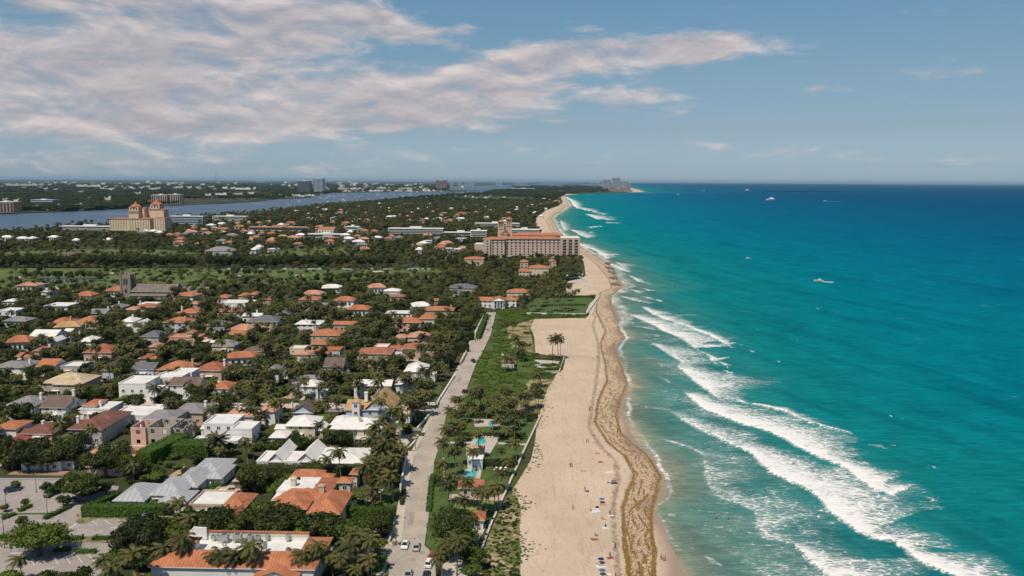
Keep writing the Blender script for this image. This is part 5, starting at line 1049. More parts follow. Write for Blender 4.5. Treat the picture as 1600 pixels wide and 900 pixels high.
def crown_mesh(name,mat,rad,hgt,z0,n,leaf,seed,nl=9,flat=.8,core=True):
    rg=np.random.default_rng(seed); V=[];Fc=[];k=0; per=n//nl; cores=[]
    for i in range(nl):
        a=i*2.4+rg.uniform(-.4,.4); rr_=rad*(.62 if i else 0)*math.sqrt(rg.uniform(.35,1)) ; c=np.array([rr_*math.cos(a),rr_*math.sin(a),z0+hgt*(.5+rg.uniform(-.22,.28)*(1 if i else .4))])
        lr=rad*rg.uniform(.38,.58); lz=lr*flat*rg.uniform(.7,1.0)
        d=rg.normal(size=(per,3)); d/=np.linalg.norm(d,axis=1)[:,None]; d[:,2]=np.where(d[:,2]<-.35,-d[:,2],d[:,2])
        q=rg.uniform(.72,1.08,(per,1)); nz_=1+.22*np.sin(d[:,:1]*7+i)*np.cos(d[:,1:2]*6+2*i)
        p=c+d*np.array([lr,lr,lz])*q*nz_
        v,f=leafquads(p,d,leaf,rg); V.append(v);Fc.append(f+k);k+=len(v); cores.append((c,lr*.66,lz*.66))
    V=np.concatenate(V);Fc=np.concatenate(Fc)
    if core:
        # added solid core inside the leaves, so light does not pass straight through
        ph=np.linspace(0,2*math.pi,7)[:-1]
        for c,lr,lz in cores:
            ring=[]; 
            for zf,rf in ((-.8,.5),(0,1.),(.75,.6)): ring.append(np.stack([c[0]+lr*rf*np.cos(ph+zf)*rg.uniform(.8,1.15,6),c[1]+lr*rf*np.sin(ph+zf)*rg.uniform(.8,1.15,6),np.full(6,c[2]+lz*zf)],1))
            R_=np.concatenate(ring+[np.array([[c[0],c[1],c[2]+lz]])]); f=[(k+a*6+i,k+a*6+(i+1)%6,k+(a+1)*6+(i+1)%6,k+(a+1)*6+i) for a in (0,1) for i in range(6)]+[(k+12+i,k+12+(i+1)%6,k+18,k+18) for i in range(6)]
            V=np.concatenate([V,R_]);k+=len(R_); Fc=np.concatenate([Fc,np.array(f)])
    # drop degenerate quads into tris-safe form
    me=bpy.data.meshes.new(name); me.from_pydata(V.tolist(),[],[tuple(dict.fromkeys(map(int,f))) for f in Fc]); me.materials.append(mat); me.update(); return me
def trunk_mesh(name,h,r,mat,lean=0,limbs=4,seed=0,rad=3):
    rg=random.Random(seed); b=MB(); pts=[(lean*(i/5)**1.6,0,h*i/5-.2*(i==0)) for i in range(6)]; b.tube(pts,[r*(1.35-.75*i/5) if i else r*1.8 for i in range(6)],7)
    for i in range(limbs):
        a=i*6.28/limbs+rg.uniform(-.4,.4); e=(lean+math.cos(a)*rad*.6,math.sin(a)*rad*.6,h*1.25+rg.uniform(0,1)); s=pts[4]; b.tube([s,((s[0]+e[0])/2,(s[1]+e[1])/2,(s[2]+e[2])/2-.2),e],[r*.5,r*.38,r*.15],5)
    return b.mesh(name,mat,True)
def palm_crown(name,seed,nf=19,L=4.0,wind=-1.1,leafl=.85,droop=1.,mat=None,stiff=False):
    rg=np.random.default_rng(seed); V=[];Fc=[];k=0
    for i in range(nf):
        a=i*2.399+rg.uniform(-.2,.2); lev=i/nf; up=.95-1.35*lev+rg.uniform(-.12,.12); Lf=L*rg.uniform(.8,1.1)
        d=np.array([math.cos(a),math.sin(a),0.]); pts=[]; p=np.array([0,0,.0]); an=up
        for s in range(9):
            pts.append(p.copy()); st=Lf/8; w_=wind*(s/8)**1.2*.33*st; p=p+st*(d*math.cos(an)+np.array([0,0,math.sin(an)]))+np.array([w_,0,0]); an-=droop*(.13+.03*s)*(0.35 if stiff else 1)
        pts=np.array(pts)
        for s in range(8):
            for sub in (.25,.75):
                c=pts[s]*(1-sub)+pts[s+1]*sub; t=pts[s+1]-pts[s]; t/=np.linalg.norm(t); sd=np.cross(t,[0,0,1]); sd/=np.linalg.norm(sd)+1e-9; f=(s+sub)/8
                ll=leafl*(math.sin(math.pi*min(1,f*.92+.08))**.6)*rg.uniform(.85,1.15)+.12
                for sg in (-1,1):
                    tip=c+sd*sg*ll*.8+t*ll*.55+np.array([wind*.12*ll,0,-ll*(.42+rg.uniform(-.1,.15))]); hw=.115*L/4*1.35
                    V+= [c-t*hw,c+t*hw,tip+t*hw*.35,tip-t*hw*.35]; Fc.append((k,k+1,k+2,k+3)); k+=4
        # rib
        for s in (0,2,4,6):
            sd=np.cross(pts[s+2]-pts[s],[0,0,1]); sd=sd/(np.linalg.norm(sd)+1e-9)*.05; V+=[pts[s]-sd,pts[s]+sd,pts[s+2]+sd,pts[s+2]-sd]; Fc.append((k,k+1,k+2,k+3)); k+=4
    me=bpy.data.meshes.new(name); me.from_pydata([tuple(x) for x in V],[],Fc); me.materials.append(mat or PALML); me.update(); return me
# kinds: (name, category, label, group, trunk mesh, crown mesh, crown offset z, height, radius)
KIND={}
def kind(key,cat,label,group,tm,cm,cz,H_,rad,name): KIND[key]=dict(cat=cat,label=label,group=group,tm=tm,cm=cm,cz=cz,H=H_,rad=rad,name=name)
def palmkind(key,h,lean,seed,L=4.0,label=None,wind=-1.1,**kw):
    b=MB(); pts=[(lean*(i/6)**1.7,.15*math.sin(i),h*i/6-.3*(i==0)) for i in range(7)]; b.tube(pts,[.30,.21,.17,.15,.14,.13,.15],6); tm=b.mesh('palm_trunk',PBARK,True)
    cm=palm_crown('palm_crown',seed,L=L,wind=wind,**kw); n=np.empty(len(cm.vertices)*3,'f'); cm.vertices.foreach_get('co',n); n=n.reshape(-1,3)+np.array([lean,.15*math.sin(6),h]); cm.vertices.foreach_set('co',n.ravel()); cm.update()
    kind(key,'palm tree',label or 'coconut palm with wind swept fronds among the villas and gardens','coconut palms among villas and gardens',tm,cm,0,h+1.5,L,'palm_tree')
palmkind('p0',8.5,-.7,1); palmkind('p1',10.5,.5,2,4.2); palmkind('p2',7,-1.2,3,3.6); palmkind('p3',12,-.6,4,3.9)
palmkind('p4',5.0,.1,5,3.6,'date palm with dense stiff grey green crown',0,nf=40,stiff=True,leafl=.55,mat=leafmat('date frond',(.045,.058,.03),(.085,.10,.055),.15)); KIND['p4'].update(group='date palms with stiff crowns',cat='palm tree',name='date_palm')
TL='round crowned leafy tree standing between houses'; TG='leafy trees between houses'
def treekind(key,rad,h,th,mat,seed,n=1300,leaf=.55,label=TL,group=TG,name='leafy_tree',cat='tree',flat=.8,nl=9):
    kind(key,cat,label,group,trunk_mesh('tree_trunk',th,.22+rad*.03,BARK,0,4,seed,rad),crown_mesh('tree_crown',mat,rad,h,th*.7,n,leaf,seed,nl,flat),0,th*.7+h,rad,name)
treekind('t0',4.2,6,2.8,LEAF,11,1500); treekind('t1',5.4,6.5,3,LEAFD,12,1900,.6); treekind('t2',3.4,5,2.2,LEAFY,13,1200,.5,'bright green leafy tree standing between houses','bright green trees between houses')
treekind('t3',3.8,9,3,LEAFD,14,1700,.5,flat=1.2); treekind('t4',2.2,3.2,1.3,LEAF,15,900,.42,flat=.9)
def bushkind(key,rad,h,mat,seed,n,leaf,label,group,cat='shrub',name='shrub'):
    kind(key,cat,label,group,None,crown_mesh('foliage',mat,rad,h,-h*.12,n,leaf,seed,7,.75),0,h,rad,name)
bushkind('b0',1.9,2.2,LEAF,21,620,.42,'rounded garden shrub between the villas','garden shrubs between villas'); bushkind('b1',2.5,2.6,LEAFY,22,760,.42,'bright green spreading shrub between the villas','bright green shrubs between villas'); bushkind('b2',2.2,2.0,LEAFD,23,640,.42,'dark green shrub between the villas','dark shrubs between villas')
bushkind('bb',1.8,1.8,BOUG,27,520,.36,'magenta flowering shrub in a villa garden','magenta flowering shrubs'); bushkind('g0',2.4,1.3,GCM,24,520,.42,'low sea grape bush in the scrub between road and beach','sea grape bushes between road and beach','bush','sea_grape_bush'); bushkind('g1',1.9,1.0,LEAFY,25,420,.36,'low bright bush in the scrub between road and beach','bright bushes between road and beach','bush','beach_bush')
ALL=[]  # (kind,x,y,scale,rot,dist)
def plant(k,x,y,s=1,rot=None,zs=1,label=None,group=None): ALL.append([k,x,y,s,(random.uniform(-.5,.5) if (k[0]=='p' and k!='p4') else random.uniform(0,6.28)) if rot is None else rot,zs,label,group])
def atp(k,u,v,s=1,label=None,group=None,zs=1): x,y=G(u,v); plant(k,x,y,s,None,zs,label,group)
# hand placed
for i,(u,v,s) in enumerate([(863,561,1.12),(872,561,1.1),(876,562,1.0)]): atp('p3' if i else 'p1',u,v,s,'tall palm standing on open sand beside the covered pool','three palms on the open sand')
atp('p2',864,572,.8,'short bushy palm by the covered pool wall')
LP='tall slim palm on the beachside lawn'; LG='tall palms on the beachside lawns'
for u,v,s in [(854,490,1),(865,487,1.05),(873,488,1),(882,484,1),(886,488,1.05),(894,486,1),(840,486,1),(833,489,1.1),(829,480,1),(846,481,1),(860,478,1),(878,477,.95),(898,478,.9),(850,474,1),(868,472,1),(888,471,1)]: atp('p3',u,v,s*1.1,'slim palm on the lawn inside the white seawall','slim palms inside the white seawall')
for u,v in [(738,738),(749,718),(722,730),(706,667),(712,655),(718,648),(725,662),(733,654),(741,645),(751,640),(772,663),(781,653),(796,664),(804,655),(815,650),(826,640),(838,640),(842,636),(812,668),(822,662),(796,676),(778,690),(751,812),(784,729),(700,715),(694,735),(712,702),(720,692),(796,698),(804,692),(705,792),(726,795),(751,798),(765,800),(774,801),(780,798),(727,815),(785,770),(712,748),(690,765),(703,812),(795,745),(807,720),(760,655),(787,668),(745,662),(770,675),(792,650),(715,675),]: atp(random.choice(['p0','p1','p3','p0']),u,v,random.uniform(.72,.95),LP,LG)
SP='palm rising from the green dune scrub'; SG='palms in the green dune scrub'
for u,v in [(752,640),(790,640),(843,624),(813,559),(805,556),(818,552),(845,606),(790,582),(801,580),(818,566),(792,522),(785,512),(800,528),(790,640),(736,640),(835,618),(778,648),(822,645)]: atp(random.choice(['p0','p2','p1']),u,v,random.uniform(.8,1.05),SP,SG)
for u,v in [(596,668),(603,688),(610,700),(616,690),(609,722),(616,735),(620,745),(606,750),(600,760),(613,765),(625,690),(632,680),(638,672),(644,660),(650,665),(655,655),(640,650),(648,640),(656,634),(662,628),(668,622),(672,640),(664,652),(640,625),(650,618),(660,612),(672,606),(680,598),(688,590),(630,622),(622,616),(598,655),(593,640),(585,612),(594,620),(603,628),(560,608),(548,612),(536,606),(525,612),(512,606),(500,612),(490,606),(480,612),(470,618),(562,628),(505,626),(520,630),(533,636),(478,628),(575,775+15),(595,790),(614,785),(628,740),(586,700),(590,712),(596,724),(604,738),(592,750),(581,760),(690,580),(680,578),(670,572),(695,566),(660,566),(705,560),(688,555),(440,600),(430,605),(452,612),(418,598),(410,608),(400,600),(392,610),(370,602),(360,610),(382,618),(428,618)]: atp(random.choice(['p0','p1','p2','p3']),u,v,random.uniform(.8,1.1))
for u,v,s in [(383,662,1.1),(397,663,1.1),(410,664,1.05),(341,716,1.4)]: atp('p4',u,v,s)
for i,(u,v,s) in enumerate([(262,902,1.1),(285,905,1.2),(350,912,1.3),(372,915,1.1),(390,918,1.2),(460,905,1.1),(480,912,1.1),(495,905,1),(520,903,1),(36,912,.9),(560,890,1.1),(548,880,1),(555,905,1.2),(575,900,1.1),(540,915,1.2),(690,905,.9),(714,900,1.1),(703,880,1.0),(582,915,1)]): atp(['p0','p1','p2'][i%3],u,v,s*.85,'palm in front of the commercial block at the frame bottom' if u<500 else None,'palms before the commercial block' if u<500 else None)
atp('t1',62,868,1.15,'broad bright tree spreading over the parking lot entrance',zs=.8); ALL[-1][0]='t2x'
treekind('t2x',6.6,7.5,2.6,leafmat('bright tree leaf',(.060,.095,.014),(.115,.155,.022),.05),31,7500,.45,'broad bright tree spreading over the parking lot entrance',None,nl=14)  # bright yellow green is this tree's own leaf colour
treekind('t1x',5.8,7,2.8,LEAF,32,5600,.46,'large dark round tree in the middle of the parking lot',None,nl=13); atp('t1x',126,784,1,'large dark round tree in the middle of the parking lot')
treekind('t3x',7.5,9.5,3,LEAF,33,5200,.5,'large shady tree over the pavement beside parked cars',None,nl=15); atp('t3x',712,862,.95,'large shady tree over the pavement beside parked cars')
for u,v,s,l in [(72,770,.85,'small street tree left of the round parking lot tree'),(82,773,.8,'smaller twiggy tree touching the street tree in the lot'),(26,765,.7,'small round tree behind the parked dark car'),(95,765,.8,'small tree at the back kerb of the parking lot'),(40,792,.6,'tiny tree alone between parking bays'),(101,793,.95,'leaning dark tree at the end of a planted island'),(35,825,.8,'sparse tree beside the lamp near the lot entrance'),(166,773,1.0,'thin pale crowned tree by the lane to the grey roofs'),(8,800,.6,'low tree by the grass strip'),(603,821,1.2,'small leafy tree on the paved forecourt'),(148,771,.9,'small tree east of the round parking lot tree')]: atp('t4' if u!=166 else 't4',u,v,s,l)
for u,v,s in [(400,812,1.1),(430,825,1.2),(395,830,1.0),(460,835,1.1),(500,848,1.3),(530,855,1.3),(560,862,1.3),(480,845,1.2),(590,868,1.0),(515,835,1.0),(376,818,.9),(440,838,1.1),(260,870,1.0),(235,872,1.2),(215,880,1.3),(214,895,1.1),(245,850,1.1),(270,848,1.1),(310,838,1.1),(340,842,1.1),(365,845,1.1),(160,930,1.1),(120,938,1.1),(85,935,1.0),(300,845,1.1),(280,858,1),(330,848,1.1),(20,925,1.1),(420,842,1.1),(230,855,1.1),(210,865,1.1),(206,872,.9),(398,770,1.),(385,764,.9),(412,768,.9)]: atp(random.choice(['t0','t2','t1','t0']),u,v,s*.92)
for u,v,k in [(190,742,'t0'),(215,745,'t0'),(205,750,'t0'),(180,728,'t1'),(95,733,'t1'),(75,738,'t0'),(125,735,'t3'),(110,730,'t3'),(20,735,'t0'),(45,738,'t1'),(5,733,'t3'),(60,722,'t1'),(140,690,'t0'),(165,745,'t1'),(145,740,'t0'),(470,650,'b1'),(500,655,'t2'),(515,660,'b1'),(262,635,'t0'),(270,640,'t0'),(285,595,'t0'),(305,625,'t0'),(320,640,'t2'),(300,565,'t1'),(315,560,'t1')]: atp(k,u,v,1.)
for u,v in [(385,768),(230,768),(315,772),(92,695)]: atp('b0',u,v,1)
# formal rows: ficus wall across the golf course
for a,b_,vv in ((-40,300,419),(330,612,419.5)):
    n=int((b_-a)/7.2)
    for i in range(n+1):
        u=a+(b_-a)*i/n; atp('t3r',u,vv+random.uniform(-.2,.2),random.uniform(.93,1.07))
treekind('t3r',5.2,12.5,2.6,LEAFD,36,1500,.7,'tall dark tree in the clipped row across the golf course','clipped row across the golf course','row_tree',flat=1.25)
for a,b_,vv in ((40,170,436),(660,700,0),(512,680,438),(345,420,432)):
    if vv: 
        for i in range(int((b_-a)/9)): atp('t3r',a+i*9+random.uniform(-2,2),vv,random.uniform(.45,.6),'short dark tree dotted along the golf fairway','short trees along the golf fairway')
# random planting
def blocked(x,y,H_,rad,tall):
    for cx,cy_,hw,hd,h,see in FOOT:
        dx=(x-cx)*CT+(y-cy_)*ST; dy=-(x-cx)*ST+(y-cy_)*CT; m_=rad*.45
        if abs(dx)<hw+m_ and abs(dy)<hd+m_: return True
        yf=cy_-hd
        if y<yf+.5 and yf-y<120 and H_>1 and hash((round(x,1),round(cx)))%100>=(38 if (tall and see<.3) else (22 if see<.3 else 5)):
            # sight line to the point of the facade that must stay visible
            zl=h*(1-see); zr=HC-(HC-zl)*y/yf
            if H_>zr:
                xa=(cx-hw*.92)*y/yf; xb=(cx+hw*.92)*y/yf
                if xa-rad*.5<x<xb+rad*.5: return True
    return False
def prho(x,y):
    for pl,nv,a,b,c,d in NOV:
        if a<=x<=b and c<=y<=d and inpoly(x,y,pl): return nv
    return 0
FG={}
for f in FOOT:
    pass
ROADX=trace([(u,v) for u,v in road_l],0); ROADX=ROADX[np.argsort(ROADX[:,1])]; ROADR=trace(road_r,0); ROADR=ROADR[np.argsort(ROADR[:,1])]
PLN=random.Random(11)
westy=np.array(sorted([(G(*p)[1],G(*p)[0]) for p in west[:-2]]))
def west_x(y): return np.interp(y,westy[:,0],westy[:,1]) if y>westy[0,0] else -1e9
foots_sorted=sorted(FOOT,key=lambda f:f[1])
def near_foots(y,rng_=150):
    return [f for f in foots_sorted if y-60<f[1]<y+rng_+60]
y=128.0; count=0
while y<3600:
    sp=5.4 if y<600 else (7.0 if y<900 else (9 if y<1500 else 13)); FOOT=near_foots(y)
    x=-.88*y-30; xr=float(XV(y))-2; wx=west_x(y)
    while x<xr:
        px,py=x+PLN.uniform(-.48,.48)*sp,y+PLN.uniform(-.48,.48)*sp; x+=sp
        if px<wx+4 or px<-.86*py-25 or px>float(XV(py))-2: continue
        nv=prho(px,py)
        if nv and PLN.random()<nv: continue
        rl=float(np.interp(py,ROADX[:,1],ROADX[:,0])); rr2=float(np.interp(py,ROADR[:,1],ROADR[:,0]))
        if 125<py<610 and rl-4.2<px<rr2+2.2: continue
        zone_scrub=rr2<px and 300<py<620
        beachside=px>float(np.interp(py,ROADX[:,1],ROADX[:,0])) and py<300
        if beachside and PLN.random()<.7: continue
        u,v=P(px,py,0)
        if zone_scrub:
            if 345<py and PLN.random()<.97: plant(PLN.choice(['g0','g0','g1']),px,py,PLN.uniform(1.,1.6),None,.6); 
            continue
        c=math.sin(px*.021+2)*math.cos(py*.017)+math.sin(px*.05+py*.043)*.6; r_=PLN.random()
        if py<900: 
            k=('p' if r_<.42+.12*c else ('t' if r_<.66 else 'b'))
        else: k='p' if r_<.42+.15*c else 't'
        if 740<v<905 and u<190: continue
        if k=='p': k=PLN.choice(['p0','p1','p2','p3']); s=PLN.uniform(.68,1.05)
        elif k=='t': k=PLN.choice(['t0','t0','t1','t3','t2','t4','t2']); s=PLN.uniform(.55,1.0)
        else: k=PLN.choice(['b0','b1','b2','b0','b1','bb'] if py<500 else ['b0','b1','b2']); s=PLN.uniform(.7,1.4)*(.55 if k=='bb' else 1)
        if py>1500 : s*=1.35
        Kd=KIND[k]
        if not blocked(px,py,Kd['H']*s,Kd['rad']*s,k[0]=='p'): plant(k,px,py,s)
        else:
            k2=PLN.choice(['b0','b1','b2']); s=PLN.uniform(.5,.95)
            if not blocked(px,py,KIND[k2]['H']*s,1.5,False): plant(k2,px,py,s)
    y+=sp
FOOT=foots_sorted
# fringe of low vines creeping onto the sand
for i in range(1500):
    v=498+(900-498)*PLN.random()**.8; yy=G(830,v)[1]; xx=float(XV(yy))+abs(PLN.gauss(0,1))*1.9*(1+.8*math.sin(v*.09))-1.6
    if 560<v<583: continue
    if v>770 and PLN.random()<.3: xx-=PLN.uniform(0,18)*(v>790)
    plant('g1' if PLN.random()<.6 else 'g0',xx,yy,PLN.uniform(.08,.24),None,.5)
for i in range(620):   # dune tufts
    v=PLN.uniform(780,925); u=PLN.uniform(750,812); 
    if u<790-(v-776)*.33: continue
    atp('g0' if PLN.random()<.35 else 'b2',u,v,PLN.uniform(.10,.34),zs=.6)
# build: the nearest of each category become things, the rest one stuff object per category
def vis(u,v): return -420<u<1630 and v<1300
def inframe(u,v): return -40<u<1630 and v<975
protos={}
def make(k,x,y,s,rot,zs,label,group,z=0):
    Kd=KIND[k]; lab=label or Kd['label']; grp=group if label else Kd['group']; z=beach_z(x,y) if x>float(XV(y)) else 0
    key=k
    if Kd['tm'] is None:
        if key not in protos: protos[key]=link(Kd['name'],Kd['cm'])
        o=protos[key] if not protos[key].get('used') else protos[key].copy()
        if protos[key].get('used'): C.objects.link(o); del o['used']
        else: protos[key]['used']=1
    else:
        if key not in protos:
            o=empty(Kd['name'],(0,0,0)); link('trunk',Kd['tm'],o); link('crown',Kd['cm'],o); protos[key]=o; o['used']=1
        else:
            o=copy_tree(protos[key]); 
            if 'used' in o: del o['used']
    o.location=(x,y,z-.05); o.rotation_euler=(0,0,rot); o.scale=(s,s,s*zs)
    for kk in ('group',):
        if kk in o: del o[kk]
    tag(o,lab,Kd['cat'],grp); return o
bycat={}
for t in ALL:
    u,v=P(t[1],t[2],0)
    if not vis(u,v): continue
    K=KIND[t[0]]; bycat.setdefault(K['cat'],[]).append((t[2]/(K['H']*t[3]*t[5]) if K['cat'] not in('palm tree','tree') else t[2]-(1e4 if t[6] else 0),t))
REST={}
for cat,l in bycat.items():
    l.sort(key=lambda q:q[0]); cap=290; cnt=0
    for i,(_,t) in enumerate(l):
        if t[6] or (inframe(*P(t[1],t[2],0)) and cnt<cap): make(*t); cnt+=1
        else: REST.setdefault(cat,[]).append(t)
for k,o in protos.items():
    if 'used' in o: del o['used']
# geometry nodes scatter on points (real instances of the trees above)
def scatter(name,lst,label,cat):
    keys=sorted({t[0] for t in lst})
    for k in list(keys):
        if k not in protos:
            t=min((q for q in lst if q[0]==k),key=lambda q:(not inframe(*P(q[1],q[2],0)),q[2])); lst=[q for q in lst if q is not t]; make(*t); del protos[k]['used']
    n=len(lst); me=bpy.data.meshes.new(name); me.vertices.add(n)
    co=np.array([(t[1],t[2],(bz(t[1],t[2]) if t[1]>float(XV(t[2])) else 0)-.05) for t in lst],'f'); me.vertices.foreach_set('co',co.ravel())
    at=me.attributes.new('kind_id','INT','POINT'); at.data.foreach_set('value',[keys.index(t[0]) for t in lst])
    at=me.attributes.new('turn','FLOAT_VECTOR','POINT'); at.data.foreach_set('vector',np.array([(0,0,t[4]) for t in lst],'f').ravel())
    at=me.attributes.new('size','FLOAT_VECTOR','POINT'); at.data.foreach_set('vector',np.array([(t[3],t[3],t[3]*t[5]) for t in lst],'f').ravel())
    o=link(name,me); tag(o,label,cat,None,'stuff')
    ng=bpy.data.node_groups.new(name,'GeometryNodeTree'); ng.interface.new_socket('Geometry',in_out='INPUT',socket_type='NodeSocketGeometry'); ng.interface.new_socket('Geometry',in_out='OUTPUT',socket_type='NodeSocketGeometry')
    nn=ng.nodes; L=ng.links.new; gi=nn.new('NodeGroupInput'); go=nn.new('NodeGroupOutput'); jn=nn.new('GeometryNodeJoinGeometry')
    def attr(nm,ty): a=nn.new('GeometryNodeInputNamedAttribute'); a.data_type=ty; a.inputs[0].default_value=nm; return a.outputs[0]
    kid,tu,si=attr('kind_id','INT'),attr('turn','FLOAT_VECTOR'),attr('size','FLOAT_VECTOR')
    for i,k in enumerate(keys):
        pr=protos[k]; obs=[pr] if pr.type=='MESH' else list(pr.children)
        cmpn=nn.new('FunctionNodeCompare'); cmpn.data_type='INT'; cmpn.operation='EQUAL'; L(kid,cmpn.inputs[2]); cmpn.inputs[3].default_value=i
        for ob in obs:
            oi=nn.new('GeometryNodeObjectInfo'); oi.transform_space='ORIGINAL'; oi.inputs['Object'].default_value=ob; oi.inputs['As Instance'].default_value=True
            ip=nn.new('GeometryNodeInstanceOnPoints'); L(gi.outputs[0],ip.inputs['Points']); L(cmpn.outputs[0],ip.inputs['Selection']); L(oi.outputs['Geometry'],ip.inputs['Instance']); L(tu,ip.inputs['Rotation']); L(si,ip.inputs['Scale']); L(ip.outputs[0],jn.inputs[0])
    L(jn.outputs[0],go.inputs[0]); md=o.modifiers.new('scatter','NODES'); md.node_group=ng; return o
SL={'palm tree':('palm_grove','mass of more distant coconut palms across the island','palm grove'),'tree':('woodland','mass of more distant leafy trees across the island','woodland'),'shrub':('undergrowth','mass of garden shrubs and undergrowth between houses','undergrowth'),'bush':('beach_scrub','dense green scrub covering the ground between road and beach','scrub')}
for cat,l in REST.items(): scatter(SL[cat][0],l,SL[cat][1],SL[cat][2])
# far mainland and barrier island wood
FW=[]
def farwood(poly_pts,y0,y1,n,smin,smax):
    pl=[G(*p) for p in poly_pts]
    xs=[p[0] for p in pl]
    k=0
    while k<n:
        yy=1/(PLN.uniform(1/y1,1/y0)); xx=PLN.uniform(-.72*yy,.2*yy)
        if any(abs(xx-fx*yy/fy)<fw*1.1 and 0<fy-yy<max(700,fy*.14) for fx,fy,fw in FFOOT): continue
        if math.sin(xx*.004+yy*.0011)+math.sin(yy*.0023-xx*.0017)+PLN.uniform(-.8,.8)<-.75: k+=.01; continue
        if inpoly(xx,yy,pl): s=PLN.uniform(smin,smax)*max(1,yy/3500); FW.append([PLN.choice(['t1','t1','t0','t2']),xx,yy,s,PLN.uniform(0,6),min(1.,PLN.uniform(1.1,2.0)/s),None,None]); k+=1
        else: k+=.05
farwood([(-300,338),(0,334),(32,332.5),(125,329),(200,325),(235,321.5),(285,320),(350,317.5),(400,314.5),(417,312.5),(300,306),(300,286),(-300,282)],2500,16000,7000,1.8,3.6)
farwood([(300,306),(430,311),(460,306),(550,299),(700,297),(700,288),(850,287.5),(300,284.5)],3500,22000,3800,1.6,3.0)
farwood([(752,301),(770,298),(812,295),(800,291.5),(860,289),(930,288.5),(962,292),(985,298),(925,301),(885,302.5),(876,307),(860,312),(800,312)],3600,18000,2600,1.5,2.6)
farwood([(650,309),(752,301),(876,307),(862,318),(700,322),(540,321)],3300,6200,2600,1.0,1.7)
scatter('mainland_woods',FW,'tree cover of the flat mainland across the lagoon fading to horizon','woods')
# ---------------------------------------------------------------- hedges
def hedge(px,h,t,label,mat=None,den=5.5,leaf=.42,group=None,cat='hedge',z0=0):
    p=[Vector(G(u,v,0)) for u,v in px]; c=sum(p,Vector((0,0)))/len(p); rg=np.random.default_rng(int(abs(c.x*7+c.y))); PP=[];NN=[]; b=MB()
    for i in range(len(p)-1):
        A,B=p[i]-c,p[i+1]-c; d=(B-A); L=d.length; d=d/L; n=Vector((-d.y,d.x)); q=.22
        b.add([(*(A-n*(t/2-q)),-.1),(*(B-n*(t/2-q)),-.1),(*(B+n*(t/2-q)),-.1),(*(A+n*(t/2-q)),-.1),(*(A-n*(t/2-q)),h-q),(*(B-n*(t/2-q)),h-q),(*(B+n*(t/2-q)),h-q),(*(A+n*(t/2-q)),h-q)],[(4,5,6,7),(0,1,5,4),(1,2,6,5),(2,3,7,6),(3,0,4,7)])
        for side,ar in ((-1,L*h),(1,L*h),(0,L*t),(2,t*h),(3,t*h)):
            m_=int(ar*den); 
            if m_<1: continue
            s=rg.uniform(0,L,m_); 
            if side in(-1,1): off=np.full(m_,side*t/2); z=rg.uniform(0,h,m_); N0=np.tile([side*n.x,side*n.y,0.25],(m_,1))
            elif side==0: off=rg.uniform(-t/2,t/2,m_); z=np.full(m_,h)+.18*np.sin(s*1.3)*np.cos(off*2); N0=np.tile([0,0,1.],(m_,1))
            else: s=np.full(m_,0 if side==2 else L); off=rg.uniform(-t/2,t/2,m_); z=rg.uniform(0,h,m_); sg=-1 if side==2 else 1; N0=np.tile([sg*d.x,sg*d.y,.2],(m_,1))
            off=off+rg.normal(0,.10,m_); z=z+rg.normal(0,.08,m_); s=s+.1*rg.normal(size=m_)
            PP.append(np.stack([A.x+d.x*s+n.x*off,A.y+d.y*s+n.y*off,np.maximum(z,.05)],1)); NN.append(N0)
    V,Fc=leafquads(np.concatenate(PP),np.concatenate(NN),leaf,rg,1.3); k=len(V); V=np.concatenate([V,np.array(b.v)]); Fc=np.concatenate([Fc,np.array(b.f)+k])
    o=link('hedge',npmesh('hedge',V,Fc,mat or HEDGEM,smooth=False),None,(c.x,c.y,0)); tag(o,label,cat,group); return o
hedge([(131,806),(262,806)],3.6,3.2,'big bright clipped hedge between parking lot and grey metal roofs'); hedge([(140,800),(190,779)],2.6,2,'shorter hedge running back beside the lane to grey metal roofs')
hedge([(224,728),(286,697)],5.2,6.5,'very thick bright hedge west of the modern glass house'); hedge([(274,711),(330,710)],5,8,'flat topped block hedge in front of the modern glass house',den=4.5)
hedge([(380,748),(562,750)],4.8,3.5,'long dark hedge in front of the white gabled mansion',LEAFD); hedge([(534,812),(617,812)],4.0,2.5,'dark straight hedge north of the paved forecourt'); hedge([(430,700),(510,700)],3.2,3,'dark hedge between the compact white house and gabled mansion',LEAFD)
hedge([(681,758),(722,760)],2.8,3,'dark hedge south of rectangular pool',LEAFD); hedge([(684,728),(686,750)],1.2,1,'low hedge strip on the lawn edge by the road'); hedge([(741,726),(808,729)],2.0,3.4,'spreading hedge reaching the seawall east of the pool house',LEAFD)
hedge([(700,682),(822,683)],1.8,1.2,'thin hedge line north of the narrow pool',LEAFD); hedge([(738,652),(840,654)],2.2,2,'dark hedge bounding the dune scrub from gardens',LEAFD); hedge([(670,800),(674,760),(677,745)],1.4,1.6,'low roadside hedge beside the cabana garden')
hedge([(628,790),(631,766)],1.6,1.2,'brownish clipped hedge along the pavement',LEAFD); hedge([(590,895),(600,870)],1.8,1.6,'tall pale hedge at the side street corner'); hedge([(640,780),(640,781)],.1,.1,'') if False else None
hedge([(747,530),(760,497)],3.4,3,'trimmed hedge on the west side of upper road'); hedge([(668,556),(728,548)],5,8,'massive dark hedge west of the road bend',LEAFD,4); hedge([(676,545),(735,530)],5,7,'second massive dark hedge behind the road bend',LEAFD,4)
hedge([(823,465.5),(922,464.5)],1.6,3,'low hedge at the north edge of the seawall lawn'); hedge([(845,478),(915,477)],1.2,3,'low hedge dividing the lawn with slim palms'); hedge([(806,561),(838,559)],1.6,2,'hedge beside the round ended pavilion'); hedge([(836,579),(876,579),(880,563)],1.4,1.6,'dark hedge wrapped round the covered pool',LEAFD)
